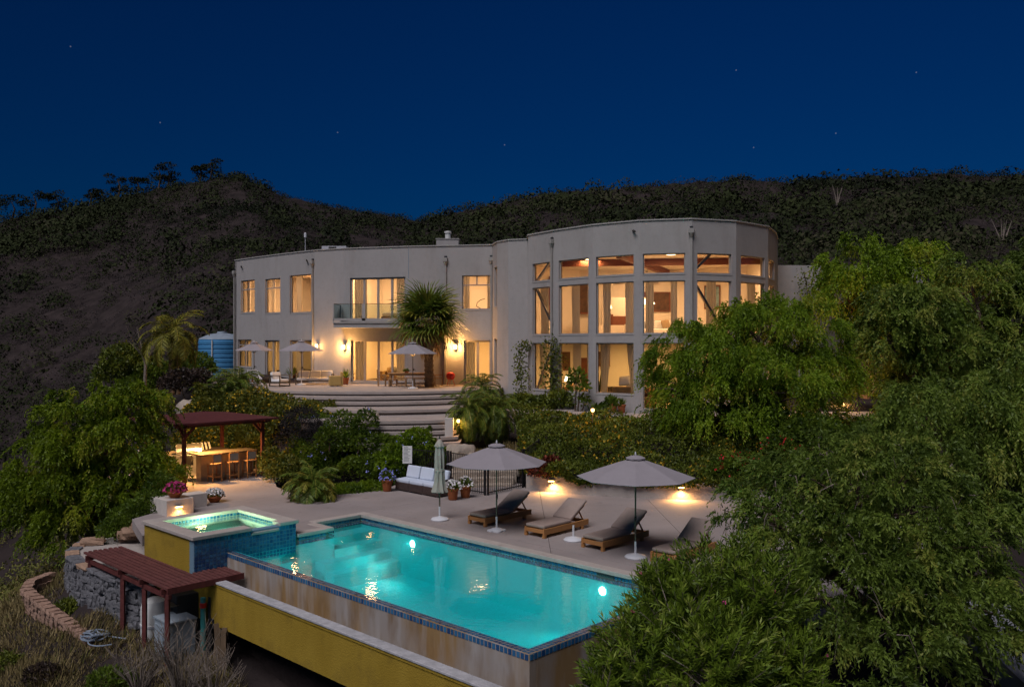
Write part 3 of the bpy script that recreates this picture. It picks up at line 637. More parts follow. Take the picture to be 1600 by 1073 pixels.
# ================================================================== house
house = thing('house', 'big pale stucco two storey house with round glazed tower and lit windows', 'house', (-4, 52, 2.0))
ZT = 11.15
class Seg:
    def __init__(s, a, b):
        s.a = Vector((a[0], a[1], 0)); s.b = Vector((b[0], b[1], 0)); s.d = (s.b - s.a); s.L = s.d.length; s.d.normalize(); s.n = Vector((s.d.y, -s.d.x, 0))   # n: outward (towards camera side)
    def pt(s, t, z, dep=0.0): p = s.a + s.d * t - s.n * dep; return Vector((p.x, p.y, z))
    def tx(s, px):                 # distance along the segment where the sight line of photo column px meets it
        k = (px - 800) / F; return (k * s.a.y - s.a.x) / (s.d.x - k * s.d.y)
def wall_seg(seg, z0, z1, ops, thick=.25, material='stucco', parent=None, name='wall'):
    ss = sorted(set([0, seg.L] + [o[0] for o in ops] + [o[1] for o in ops])); zs = sorted(set([z0, z1] + [o[2] for o in ops] + [o[3] for o in ops]))
    solid = lambda i, j: 0 <= i < len(ss) - 1 and 0 <= j < len(zs) - 1 and not any(o[0] - 1e-6 <= ss[i] and ss[i + 1] <= o[1] + 1e-6 and o[2] - 1e-6 <= zs[j] and zs[j + 1] <= o[3] + 1e-6 for o in ops)
    m = MB()
    for i in range(len(ss) - 1):
        for j in range(len(zs) - 1):
            if not solid(i, j): continue
            a, b, c, d = ss[i], ss[i + 1], zs[j], zs[j + 1]
            m.add([seg.pt(a, c), seg.pt(b, c), seg.pt(b, d), seg.pt(a, d)], [(0, 1, 2, 3)])
            m.add([seg.pt(a, c, thick), seg.pt(b, c, thick), seg.pt(b, d, thick), seg.pt(a, d, thick)], [(3, 2, 1, 0)])
            if not solid(i - 1, j): m.add([seg.pt(a, c), seg.pt(a, d), seg.pt(a, d, thick), seg.pt(a, c, thick)], [(0, 1, 2, 3)])
            if not solid(i + 1, j): m.add([seg.pt(b, c), seg.pt(b, d), seg.pt(b, d, thick), seg.pt(b, c, thick)], [(3, 2, 1, 0)])
            if not solid(i, j - 1): m.add([seg.pt(a, c), seg.pt(b, c), seg.pt(b, c, thick), seg.pt(a, c, thick)], [(3, 2, 1, 0)])
            if not solid(i, j + 1): m.add([seg.pt(a, d), seg.pt(b, d), seg.pt(b, d, thick), seg.pt(a, d, thick)], [(0, 1, 2, 3)])
    return m.build(name, M[material], parent or house)
def make_window(seg, s0, s1, z0, z1, vm=(), hm=(), fw=.055, name='window', half=None, sill=True):
    "vm: vertical bars as fractions; hm: horizontal bars as heights; half: (z) vertical bars only above that height"
    dep = .13; m = MB()
    def bar(a, b, c, d, w=fw): m.bar(seg.pt(a, c, dep), seg.pt(b, d, dep), w, .07, up=tuple(seg.n))
    e = fw / 2
    bar(s0 + e, s0 + e, z0, z1); bar(s1 - e, s1 - e, z0, z1); bar(s0, s1, z0 + e, z0 + e); bar(s0, s1, z1 - e, z1 - e)
    for q in hm: bar(s0, s1, q, q, .07)
    for f in vm:
        s = s0 + (s1 - s0) * f; bar(s, s, half or z0, z1, .13 if name == 'sliding_door' else .075)
    w_ = m.build(name, M['frame_white'], house)
    cs = [s0] + [s0 + (s1 - s0) * f for f in vm] + [s1]; hs = [z0] + list(hm) + [z1]
    for j in range(len(hs) - 1):
        cc = cs if (half is None or hs[j] >= half - .01) else [s0, s1]
        for i in range(len(cc) - 1):
            a, b, c, d = cc[i] + .01, cc[i + 1] - .01, hs[j] + .01, hs[j + 1] - .01
            MB().add([seg.pt(a, c, dep), seg.pt(b, c, dep), seg.pt(b, d, dep), seg.pt(a, d, dep)], [(0, 1, 2, 3)]).build('pane', M['window_glass'], w_)
    if sill: MB().add([seg.pt(s0 - .02, z0 - .05, -.02), seg.pt(s1 + .02, z0 - .05, -.02), seg.pt(s1 + .02, z0 - .004, -.02), seg.pt(s0 - .02, z0 - .004, -.02), seg.pt(s0 - .02, z0 - .05, .01), seg.pt(s1 + .02, z0 - .05, .01), seg.pt(s1 + .02, z0 - .004, .01), seg.pt(s0 - .02, z0 - .004, .01)], [(0, 1, 2, 3), (3, 2, 6, 7), (0, 4, 5, 1), (0, 3, 7, 4), (1, 5, 6, 2)]).build('sill', M['stucco_trim'], w_)
    return w_
def curtain(seg, s0, s1, z0, z1, label, tie=0.0, lean=0.0, group='pale curtains behind the windows', material='curtain_cloth', dep=.48):
    n = max(16, int((s1 - s0) * 44)); m = MB(); nz = 6; c = (s0 + s1) / 2
    t = thing('curtain', label, 'curtain', seg.pt(c, z0, dep), 0, group)
    for j in range(nz + 1):
        f = j / nz; z = z0 + .02 + (z1 - z0 - .06) * f; sq = 1 - tie * (1 - f) ** 1.3
        for i in range(n + 1):
            g = i / n; s = c + (g - .5) * (s1 - s0) * sq + lean * (1 - f); q = .05 * math.sin(g * (s1 - s0) * 38 + .6 * math.sin(j)) + .02 * math.sin(g * 17)
            m.v.append(tuple(seg.pt(s, z, dep + q)))
    for j in range(nz):
        for i in range(n): a = j * (n + 1) + i; m.f.append((a, a + 1, a + n + 2, a + n + 1))
    m.build('cloth', M[material], t, smooth=True)
    MB().tube([seg.pt(s0 - .04, z1 - .03, dep), seg.pt(s1 + .04, z1 - .03, dep)], .013, 6).build('rod', M['dark_metal'], t)
    return t
# ---- plan of the facade
mx_ = [367, 405.5, 445, 492, 538, 638, 769]; mY = [59.8, 57.4, 55.35, 53.35, 52.35, 51.2, 50.4]
FP = [((x - 800) / F * y, y) for x, y in zip(mx_, mY)]
TP = [(.85, 45.9), (2.08, 44.05), (3.9, 41.9), (5.97, 40.4), (8.27, 39.85), (10.5, 40.6), (12.56, 42.5), (13.57, 44.7)]
LP = [FP[-1], (-.83, 48.9), (-.2, 48.0), (.88, 47.6), TP[0]]
msegs = [Seg(FP[i], FP[i + 1]) for i in range(6)]; lsegs = [Seg(LP[i], LP[i + 1]) for i in range(4)]; tsegs = [Seg(TP[i], TP[i + 1]) for i in range(7)]
UF, GF = 6.78, 3.06
specs = {   # main wing: (segment, px0, px1, z0, z1, verticals, horizontals, half, name)
 'W1': (0, 376.5, 398, 7.52, 9.72, (.5,), (9.1,), 9.1, 'window'), 'D1': (0, 371.5, 393, 3.85, 5.72, (.5,), (5.35,), None, 'window'),
 'W2': (1, 414.3, 437.8, 7.42, 9.66, (.5,), (9.05,), 9.05, 'window'), 'D2': (1, 414, 436.6, 3.12, 5.66, (.5,), (), None, 'sliding_door'),
 'W3': (2, 452.8, 486.4, 7.36, 9.75, (), (), None, 'window'), 'D3': (2, 453, 487, 3.12, 5.66, (.5,), (), None, 'sliding_door'),
 'B': (4, 547, 633.5, 6.82, 9.39, (.25, .5, .75), (), None, 'sliding_door'), 'D4': (4, 548, 633.5, 3.14, 5.66, (.25, .5, .75), (), None, 'sliding_door'),
 'W4': (5, 722, 767, 7.43, 9.42, (.5,), (8.86,), 8.86, 'window'), 'D5': (5, 725, 767, 3.12, 5.64, (.5,), (), None, 'sliding_door')}
WIN = {}
for si, sg in enumerate(msegs):
    ops = []
    for k, sp in specs.items():
        if sp[0] == si:
            s0, s1 = max(.05, sg.tx(sp[1])), min(sg.L - .05, sg.tx(sp[2])); ops.append((s0, s1, sp[3], sp[4])); WIN[k] = (sg, s0, s1, sp[3], sp[4])
            make_window(sg, s0, s1, sp[3], sp[4], sp[5], sp[6], half=sp[7], name=sp[8], fw=.10 if sp[8] == 'sliding_door' else .06)
    wall_seg(sg, 1.6, ZT, ops)
ls0 = lsegs[0]
nw = [(ls0.tx(772.2), ls0.tx(776.6), 7.55, 9.8), (ls0.tx(772.2), ls0.tx(776.6), 3.6, 5.72)]
for q in nw: make_window(ls0, *q, fw=.04)
wall_seg(ls0, 1.6, ZT, nw)
for sg in lsegs[1:]: wall_seg(sg, 1.6, ZT, [])
tw = [(832, 860), (873, 919.3), (931.3, 990), (1004.7, 1070.5), (1089.6, 1145.6), (1157.6, 1195), (1200.6, 1211)]
for k, (sg, (x0, x1)) in enumerate(zip(tsegs, tw)):
    s0, s1 = sg.tx(x0), min(sg.L - .25, sg.tx(x1)); 
    if k == 6: s0 = .22
    ops = [(s0, s1, 8.68, 9.62), (s0, s1, 5.90, 8.36)] + ([(s0, s1, 3.05, 5.48)] if k != 3 else [(s0, s1, 2.4, 5.48)])
    for q, o_ in zip('tml', ops):
        make_window(sg, *o_, fw=.05, name='window' if o_[2] > 2.9 else 'glass_door'); WIN[f'T{k+1}{q}'] = (sg, *o_)
    wall_seg(sg, 1.4, ZT, ops)
# right hand wing behind the trees, end and rear walls
wing = [(13.57, 44.7), (14.6, 47.6), (23.0, 48.4), (24, 56)]
for i in range(3): wall_seg(Seg(wing[i], wing[i + 1]), 1.4, ZT if i == 0 else 9.75, [])
def offs(pts, d):
    out = []
    for i, p in enumerate(pts):
        a = Vector(pts[max(i - 1, 0)]); b = Vector(pts[min(i + 1, len(pts) - 1)]); t = (b - a).normalized(); out.append((p[0] - t.y * d * 1.0, p[1] + t.x * d))
    return out
BP = offs(FP, 6.6)
wall_seg(Seg(BP[0], FP[0]), 1.6, ZT, [])
for i in range(6): wall_seg(Seg(BP[i + 1], BP[i]), 1.6, ZT, [], name='rear_wall')
TB = [(14.4, 47.2), (14.2, 51), (10, 54), (4, 54), (BP[-1][0], BP[-1][1])]
for i in range(4): wall_seg(Seg(TB[i], TB[i + 1]), 1.6, ZT, [], name='rear_wall')
# interior linings
def lin(a, b, z0, z1): m = MB(); m.bar((a[0], a[1], (z0 + z1) / 2), (b[0], b[1], (z0 + z1) / 2), .10, z1 - z0); m.build('partition', M['interior_wall'], house)
FI = offs(FP, .26); BI = offs(FP, 6.2)
poly_main = [FI[0]] + FI[1:] + BI[::-1]
for (z0, z1, mt, nm) in ((2.7, GF, 'interior_floor', 'floor_slab'), (6.2, 6.45, 'ceiling_white', 'ceiling'), (6.5, UF, 'interior_floor', 'floor_slab'), (10.25, 10.5, 'ceiling_white', 'ceiling'), (10.55, 10.7, 'stucco', 'roof')):
    m = MB(); m.prism(poly_main, z0, z1); m.build(nm, M[mt], house)
BW = offs(FP, 6.0); 
for (z0, z1) in ((GF, 6.2), (UF, 10.25)):
    for i in range(6): lin(BW[i], BW[i + 1], z0, z1)
    for i in (0, 3, 6):
        a, b = FI[i], BW[i]; lin(a, b, z0, z1)
TI = [(p[0] + (7.6 - p[0]) * .035, p[1] + (47.5 - p[1]) * .035) for p in TP]
poly_t = TI + [(13.9, 50.6), (9.8, 53.4), (4, 53.4), (1.1, 50.5), (1.05, 47.4)]
for (z0, z1, mt, nm) in ((2.0, 2.42, 'interior_floor', 'floor_slab'), (5.56, 5.70, 'ceiling_white', 'ceiling'), (5.705, 5.84, 'interior_floor', 'floor_slab'), (9.95, 10.2, 'ceiling_white', 'ceiling'), (10.4, 10.6, 'stucco', 'roof')):
    m = MB(); m.prism(poly_t, z0, z1); m.build(nm, M[mt], house)
for (z0, z1) in ((2.42, 5.56), (5.84, 9.95)):
    q = [(13.6, 45.5), (13.7, 50.4), (9.7, 53.2), (4.1, 53.2), (1.3, 50.4), (1.25, 46.6)]
    for i in range(5): lin(q[i], q[i + 1], z0, z1)
for (a, b) in (((2.0, 46.8, 9.75), (13.2, 45.2, 9.75)), ((5.2, 42.2, 9.78), (9.5, 53, 9.78))):
    m = MB(); m.bar(a, b, .28, .34); m.build('ceiling_beam', M['beam_wood'], house)
# diagonal steel braces behind the first and fifth tower bays
def brace(k, a, b): 
    sg = tsegs[k]; m = MB(); m.bar(sg.pt(a[0], a[1], .30), sg.pt(b[0], b[1], .30), .13, .10); m.build('brace', M['brace_paint'], house)
def wb(k): q = WIN[f'T{k+1}m']; return q[1], q[2]
a, b = wb(0); brace(0, (a, 8.75), (b, 9.95)); brace(0, (a, 8.3), (b + .15, 6.0)); brace(0, (b, 5.5), (a, 3.0))
a, b = wb(4); brace(4, (a - .1, 8.75), (b - .6, 9.95)); brace(4, (a, 8.3), (b - .2, 5.9))
# parapet caps
def cap(pts, name='parapet_cap'):
    for i in range(len(pts) - 1):
        sg = Seg(pts[i], pts[i + 1]); m = MB(); c0 = sg.pt(-.0, ZT + .035, .11); c1 = sg.pt(sg.L, ZT + .035, .11); m.bar(c0, c1, .32, .06); m.build(name, M['stucco_trim'], house)
cap(FP); cap(LP[:-1]); cap([(TP[0][0], 47.7)] + TP + [wing[1]])
# control joint seam on the facade
sg = msegs[5]; m = MB(); m.bar(sg.pt(.02, 9.3, -.003), sg.pt(.02, ZT, -.003), .02, .01, up=tuple(sg.n)); m.build('seam', M['grout'], house)
# downspouts with scupper heads
def downspout(sg, s, ztop, zbot=3.05):
    m = MB(); m.box(sg.pt(s, ztop, -.09), (.26, .20, .22), rz=math.atan2(sg.d.y, sg.d.x)); hd = m.build('scupper_head', M['downspout_paint'], house, bevel=.015)
    MB().box(sg.pt(s, ztop + .17, -.03), (.15, .10, .10), rz=math.atan2(sg.d.y, sg.d.x)).build('outlet', M['black_plastic'], hd)
    mm = MB(); c = [sg.pt(s, ztop - .11, -.09), sg.pt(s, ztop - .30, -.07)]; mm.lathe([(.13, -.11), (.055, -.30)], 8, sg.pt(s, ztop, -.085)); mm.build('funnel', M['downspout_paint'], hd)
    mm = MB(); mm.bar(sg.pt(s, zbot, -.07), sg.pt(s, ztop - .28, -.07), .10, .08, up=tuple(sg.n)); mm.build('downspout', M['downspout_paint'], house)
    for z in (zbot + 1.5, zbot + 4.2): MB().bar(sg.pt(s - .085, z, -.06), sg.pt(s + .085, z, -.06), .05, .11, up=(0, 0, 1)).build('pipe_strap', M['downspout_paint'], house)
downspout(msegs[0], .04, 10.35); downspout(msegs[2], msegs[2].tx(489.5), 10.45); downspout(msegs[5], msegs[5].tx(696.5), 10.35); downspout(msegs[5], msegs[5].L - .05, 10.35)
downspout(tsegs[0], tsegs[0].L - .02, 10.62, 2.3); downspout(tsegs[3], tsegs[3].L - .02, 10.62, 2.3)
# security cameras under the parapet
def seccam(p, label):
    t = thing('security_camera', label, 'camera', p, 0, 'small security cameras on the facade')
    MB().box((0, .03, 0), (.07, .12, .07)).build('mount', M['dark_metal'], t, rel=False); MB().tube([(0, .0, -.02), (.06, -.22, -.07)], .045, 8).build('lens_tube', M['dark_metal'], t, rel=False)
seccam(msegs[0].pt(1.0, 10.7, -.05), 'tiny dark camera high on the left end of the facade'); seccam(tsegs[2].pt(tsegs[2].tx(990), 10.73, -.05), 'tiny dark camera under the tower parapet'); seccam(msegs[2].pt(msegs[2].tx(480), 10.62, -.05), 'tiny dark camera beside the downspout above the tall upper window')
# balcony
bal = MB(); sg = msegs[4]
bx0, bx1, by = -10.35, -6.55, 50.25
bal.prism([(bx0, by), (bx1, by), (bx1, 51.35), (bx0, 52.55)], 6.36, 6.62); bal.prism([(bx0 - .06, by - .06), (bx1 + .06, by - .06), (bx1 + .06, 51.3), (bx0 - .06, 52.5)], 6.623, 6.70)
balo = bal.build('balcony', M['stucco_trim'], house)
for a, b in (((bx0, by), (bx1, by)),): MB().bar((a[0], a[1], 6.84), (b[0], b[1], 6.84), .07, .14).build('rail_beam', M['stucco_trim'], balo)
for x, y in ((bx0, by), (-8.6, by), (bx1, by), (bx0, 52.3), (bx1, 51.2)):
    wd = .20 if x == -8.6 or x == bx1 and y == by else .06
    MB().span((x - wd / 2, y - .035, 6.702), (x + wd / 2, y + .035, 7.74 if wd > .1 else 7.76)).build('rail_post', M['stucco_trim'], balo)
for a, b in (((bx0, by), (bx0, 52.3)), ((bx0 + .04, by), (-8.71, by)), ((-8.49, by), (bx1 - .11, by)), ((bx1, by), (bx1, 51.2))):
    MB().bar((a[0], a[1], 7.32), (b[0], b[1], 7.32), .015, .80).build('glass_panel', M['rail_glass'], balo)
    MB().bar((a[0], a[1], 7.745), (b[0], b[1], 7.745), .04, .03).build('hand_rail', M['bronze_metal'], balo)
# roof things
p = atY(524, 389, 57); m = thing('roof_air_conditioner', 'grey air conditioner unit standing on the roof', 'air conditioner', (p.x, p.y, 10.7))
MB().box((0, 0, .55), (1.6, .9, 1.1)).build('casing', M['antenna_grey'], m, rel=False, bevel=.02)
for k in (-.4, .4): MB().lathe([(.30, -.02), (.30, .05), (.05, .06)], 18, (k, 0, 1.1)).build('fan_grille', M['dark_metal'], m, rel=False)
MB().box((-.1, -.46, .75), (.5, .03, .6)).build('vent_panel', M['dark_metal'], m, rel=False)
ch = thing('chimney', 'square stucco chimney with round flue cap on the roof', 'chimney', (atY(700, 384, 52.8).x, 52.8, 10.6))
MB().box((0, 0, .55), (1.35, .9, 1.2)).build('stack', M['stucco'], ch, rel=False, bevel=.02); MB().box((0, 0, 1.17), (1.42, .97, .05)).build('crown', M['stucco_trim'], ch, rel=False)
MB().lathe([(.17, 1.2), (.17, 1.55), (.22, 1.56), (.22, 1.66), (.05, 1.7)], 16).build('flue', M['tank_white'], ch, rel=False, smooth=True)
an = thing('antenna_mast', 'thin antenna mast with white tip on the roof', 'antenna', (atY(477, 390, 58).x, 58, 10.55))
MB().tube([(0, 0, 0), (0, 0, 2.0)], .025, 6).build('mast', M['antenna_grey'], an, rel=False); MB().lathe([(.02, 1.95), (.09, 2.0), (.08, 2.25), (.02, 2.32)], 8).build('tip', M['white_plastic'], an, rel=False)
# sconces
def sconce(sg, s, z, label, power=190):
    p = sg.pt(s, z, -.0); t = thing('wall_sconce', label, 'wall lamp', p, math.atan2(sg.d.y, sg.d.x), 'lit sconces on the facade')
    MB().box((0, -.03, 0), (.13, .05, .34)).build('back_plate', M['bronze_metal'], t, rel=False)
    MB().lathe([(.07, -.13), (.085, -.1), (.085, .12), (.07, .15)], 14, (0, -.15, 0)).build('shade', M['bulb_soft'], t, rel=False, smooth=True)
    MB().lathe([(.10, .152), (.10, .175)], 14, (0, -.15, 0)).build('top_cap', M['bronze_metal'], t, rel=False)
    lamp('POINT', (0, -.30, 0), power, WARM2, t, .09)
sconce(msegs[4], msegs[4].tx(538.6), 5.22, 'lit sconce on the wall left of the lower sliding doors'); sconce(msegs[5], msegs[5].tx(712), 5.24, 'lit sconce on the wall right of the fan palm')
sconce(msegs[3], .25, 5.25, 'lit sconce half hidden behind the middle terrace umbrella', 55)
# ---- room lights (flush fittings, parts of the house)
def room_light(x, y, zc, power, color=WARM, size=1.1):
    f = MB().lathe([(.02, -.05), (.22, -.045), (.25, -.004)], 18, (x, y, zc)).build('ceiling_light', M['bulb_soft'], house, smooth=True)
    l_ = lamp('AREA', Vector((x, y, zc - .09)) - house.location, power, color, house, size)
mid = lambda i, j, f: (BW[i][0] * f + FI[j][0] * (1 - f), BW[i][1] * f + FI[j][1] * (1 - f))
UP = (1.0, .555, .245); LO = (1.0, .52, .155)
for (i, f, pu, pl) in ((1, .42, 260, 170), (2, .42, 230, 150), (4, .45, 135, 110), (5, .5, 115, 100)):
    x, y = mid(i, i, f); room_light(x, y, 10.25, pu, UP); room_light(x, y, 6.2, pl, LO)
x, y = mid(6, 6, .45); room_light(x - 1.3, y + .2, 10.25, 110, UP); room_light(x - 1.3, y + .2, 6.2, 105, LO)
for (x, y) in ((4.2, 46.5), (8.0, 43.6), (11.2, 46.5), (7.5, 49.8)): room_light(x, y, 9.95, 175, UP); room_light(x, y, 5.56, 150, LO)
room_light(-.2, 50.0, 10.2, 40, UP, .5); room_light(-.2, 50.0, 6.1, 40, LO, .5)
# ---- curtains
def cset(key, desc, left=None, right=None, tie=0.0, lean=(0, 0)):
    sg, s0, s1, z0, z1 = WIN[key]; W_ = s1 - s0
    if left: curtain(sg, s0 + W_ * left[0], s0 + W_ * left[1], z0 - .05, z1 + .05, f'pale curtain at the left side of {desc}', tie, lean[0])
    if right: curtain(sg, s0 + W_ * right[0], s0 + W_ * right[1], z0 - .05, z1 + .05, f'pale curtain at the right side of {desc}', tie, lean[1])
cset('W1', 'the leftmost upper window', (.0, .24)); cset('W2', 'the second upper window from the left end', (.0, .24)); cset('W3', 'the tall upper window beside a downspout', (.02, .30))
cset('B', 'the balcony doors', (.02, .25), (.79, .99)); cset('W4', 'the upper window right of the palm', (.0, .2), (.82, 1.0))
cset('D1', 'the leftmost lower window', (.05, .38)); cset('D2', 'the second lower door from the left end', (.0, .36), (.72, 1)); cset('D3', 'the lower door behind the armchair', (.0, .32), (.66, 1))
cset('D4', 'the wide lower sliding doors', (.02, .23), (.78, .99)); cset('D5', 'the lower sliding door right of the palm', (.02, .35))
ords = ['first', 'second', 'third', 'fourth', 'fifth', 'sixth']
cset('T1m', 'the first tower bay on the upper floor', (.05, .5), (.62, 1.0)); cset('T1l', 'the first tower bay at the bottom', (.02, .4))
cset('T2m', 'the second tower bay on the upper floor', (.22, .48), (.75, 1.0)); cset('T2l', 'the second tower bay at the bottom', (.26, .52), (.74, 1.0))
cset('T3m', 'the third tower bay on the upper floor', (.06, .28), (.66, .98)); cset('T3l', 'the tower window with the chaise', (.0, .26), (.70, 1.0), .35, (-.12, .12))
cset('T4m', 'the fourth tower bay on the upper floor', (.04, .24), (.65, .8)); cset('T5m', 'the fifth tower bay on the upper floor', (.42, .72)); cset('T6m', 'the sixth tower bay on the upper floor', None, (.62, .95))
# ---- things seen through the windows
def cushion(mb, c, size, M_=None, n=6):
    "pillow: a box swollen in the middle"
    bm = bmesh.new(); bmesh.ops.create_cube(bm, size=1); bmesh.ops.subdivide_edges(bm, edges=bm.edges[:], cuts=3, use_grid_fill=True)
    for v in bm.verts:
        k = (1 - (2 * v.co.x) ** 4) * (1 - (2 * v.co.y) ** 4); v.co.z *= .35 + .65 * max(k, 0) ** .5; r = 1 - .04 * (abs(2 * v.co.x) ** 3 * abs(2 * v.co.y) ** 3); v.co.x *= r; v.co.y *= r
    mt = Matrix.Translation(Vector(c)) @ (M_ or Matrix()) @ Matrix.Diagonal((*size, 1)); bm.verts.index_update()
    mb.add([mt @ v.co for v in bm.verts], [tuple(v.index for v in f.verts) for f in bm.faces]); bm.free(); return mb
def bed(loc, rz, label):
    t = thing('bed', label, 'bed', loc, rz)
    MB().box((0, 0, .2), (1.7, 2.1, .3)).build('base', M['tan_cloth'], t, rel=False, bevel=.03); MB().box((0, 0, .48), (1.65, 2.05, .26)).build('mattress', M['white_cloth'], t, rel=False, bevel=.08)
    MB().box((0, 1.1, .65), (1.8, .1, 1.1)).build('headboard', M['beam_wood'], t, rel=False, bevel=.03)
    for x in (-.42, .42): cushion(MB(), (x, .72, .74), (.7, .45, .24), Matrix.Rotation(R(35), 4, 'X')).build('pillow', M['white_cloth'], t, rel=False, smooth=True)
def sofa_in(loc, rz, label, material='tan_cloth', w_=2.1, cush=4):
    t = thing('sofa', label, 'sofa', loc, rz); MB().box((0, 0, .25), (w_, .85, .34)).build('seat', M[material], t, rel=False, bevel=.06); MB().box((0, .38, .62), (w_, .2, .5)).build('backrest', M[material], t, rel=False, bevel=.07)
    for x in (-1, 1): MB().box((x * (w_ / 2 + .09), 0, .38), (.18, .88, .6)).build('armrest', M[material], t, rel=False, bevel=.06)
    for k in range(cush): cushion(MB(), (-w_ / 2 + .3 + k * (w_ - .6) / max(cush - 1, 1), .15, .68), (.46, .46, .18), Matrix.Rotation(R(70), 4, 'X') @ Matrix.Rotation(R(10 * (-1) ** k), 4, 'Z')).build('cushion', M['grey_cloth' if k % 2 else 'tan_cloth'], t, rel=False, smooth=True)
def table_lamp(loc, label, h=.55, power=14):
    t = thing('table_lamp', label, 'lamp', loc); MB().box((0, 0, .3), (.5, .4, .6)).build('side_table', M['beam_wood'], t, rel=False, bevel=.02)
    MB().lathe([(.09, .6), (.06, .64), (.045, .75), (.08, .85), (.02, .95)], 14).build('base', M['bronze_metal'], t, rel=False, smooth=True); MB().lathe([(.19, .93), (.13, 1.2)], 16).build('lamp_shade', M['bulb_soft'], t, rel=False, smooth=True)
def picture(p, size, label, material='picture_dark', rz=0):
    t = thing('picture', label, 'picture', p, rz); MB().box((0, 0, 0), (size[0], .04, size[1])).build('frame', M['beam_wood'], t, rel=False); MB().box((0, -.024, 0), (size[0] * .88, .012, size[1] * .88)).build('canvas', M[material], t, rel=False)
g4 = math.atan2(msegs[4].d.y, msegs[4].d.x)
bed(msegs[4].pt(2.4, UF, 3.0), g4 - R(80), 'white bed in the upper room behind the balcony doors')
picture(msegs[4].pt(msegs[4].tx(589), 8.25, 5.8), (.55, .95), 'dark framed picture on the wall behind the balcony doors', rz=g4)
sconce_p = msegs[4].pt(msegs[4].tx(609), 8.45, 5.75); t = thing('bedroom_wall_lamp', 'glowing round lamp on the wall of the balcony room', 'wall lamp', sconce_p); MB().lathe([(.05, -.12), (.11, -.06), (.11, .06), (.05, .12)], 12).build('globe', M['bulb_soft'], t, rel=False, smooth=True); MB().box((0, .1, 0), (.08, .2, .08)).build('mount', M['bronze_metal'], t, rel=False)
sofa_in(msegs[4].pt(2.55, GF, 2.6), g4, 'tan sofa with cushions seen through the wide lower sliding doors', cush=5)
picture(msegs[4].pt(msegs[4].tx(582), 4.95, 5.85), (1.1, .95), 'large brown wall panel above the sofa inside', 'tan_cloth', g4)
table_lamp(msegs[4].pt(msegs[4].tx(595), GF, 3.6), 'small lit table lamp beside the sofa inside the house')
t = thing('wall_lamp', 'round wall lamp glowing inside the tall upper window', 'wall lamp', msegs[2].pt(msegs[2].tx(470), 8.3, 5.6)); MB().lathe([(.05, -.12), (.13, -.06), (.13, .06), (.05, .12)], 12).build('globe', M['bulb_soft'], t, rel=False, smooth=True); MB().box((0, .1, 0), (.08, .2, .08)).build('mount', M['bronze_metal'], t, rel=False)
picture(msegs[5].pt(msegs[5].tx(757), 4.55, 4.6), (.62, .5), 'small blue picture inside the lower sliding door right of the palm', 'picture_blue', R(6))
t = thing('wire_sculpture', 'thin curved black wire sculpture on the sill of the upper window', 'sculpture', msegs[5].pt(msegs[5].tx(747), 7.43, .5)); MB().box((0, 0, .02), (.35, .12, .04)).build('base', M['dark_metal'], t, rel=False); MB().tube([(.1, 0, .03), (.0, 0, .1), (-.2, 0, .22), (-.15, 0, .42), (.05, 0, .58), (.3, 0, .66)], .022, 6).build('wire', M['dark_metal'], t, rel=False)
t = thing('vase_plant', 'small potted twig on the sill of the leftmost upper window', 'plant', msegs[0].pt(msegs[0].tx(394), 7.55, .5)); MB().lathe([(.06, 0), (.09, .1), (.05, .2)], 10).build('vase', M['dark_metal'], t, rel=False); MB().tube([(0, 0, .2), (.1, 0, .45)], .02, 5).tube([(0, 0, .2), (-.12, 0, .4)], .02, 5).build('twig', M['twig'], t, rel=False)
# tower rooms
sg = tsegs[2]
t = thing('chaise', 'white cushioned chaise seen in the third tower window at the bottom', 'chaise', sg.pt(1.35, 2.9, 1.6), math.atan2(sg.d.y, sg.d.x) + .15)
MB().box((0, 0, .28), (1.9, .9, .3)).build('seat', M['tan_cloth'], t, rel=False, bevel=.05); MB().box((0, 0, .06), (1.95, .8, .12)).build('plinth', M['beam_wood'], t, rel=False)
for x, a, y in ((-.45, 40, .1), (-.15, 62, .3), (.6, 65, .25)): cushion(MB(), (x, y, .72), (.62, .62, .2), Matrix.Rotation(R(a), 4, 'X') @ Matrix.Rotation(R(12), 4, 'Z')).build('cushion', M['white_cloth'], t, rel=False, smooth=True)
cushion(MB(), (.3, -.25, .47), (.9, .4, .1)).build('throw', M['white_cloth'], t, rel=False, smooth=True)
MB().box((sg.pt(1.35, 2.65, 1.6).x, sg.pt(1.35, 2.65, 1.6).y, 2.66), (2.4, 1.3, .47), rz=math.atan2(sg.d.y, sg.d.x)).build('window_platform', M['interior_floor'], house)
t = thing('indoor_plant', 'potted plant against the wall inside the third tower window', 'plant', (4.6, 45.5, 2.42)); MB().lathe([(.16, 0), (.22, .4), (.2, .42)], 14).build('pot', M['terracotta'], t, rel=False)
mb = MB()
for k in range(14): a = k * 2.4; mb.tube([(0, 0, .4), (.15 * math.cos(a), .15 * math.sin(a), 1.0), ((.3 + .02 * k) * math.cos(a), (.3 + .02 * k) * math.sin(a), 1.35 + .04 * k)], [.012, .035, .004], 4)
mb.build('leaves', M['leaf_ground'], t, rel=False)
picture((4.4, 52.9, 8.2), (1.3, 1.9), 'tall reddish picture in the third tower window upstairs', 'picture_dark'); picture((2.5, 51.4, 8.3), (.9, 2.2), 'tall wooden wall panel in the second tower window upstairs', 'beam_wood', R(45))
table_lamp((5.45, 49.0, 6.5), 'lit table lamp in the third tower window upstairs'); MB().box((5.45, 49.0, 6.17), (2.2, .5, .62)).build('cabinet', M['interior_wall'], house)
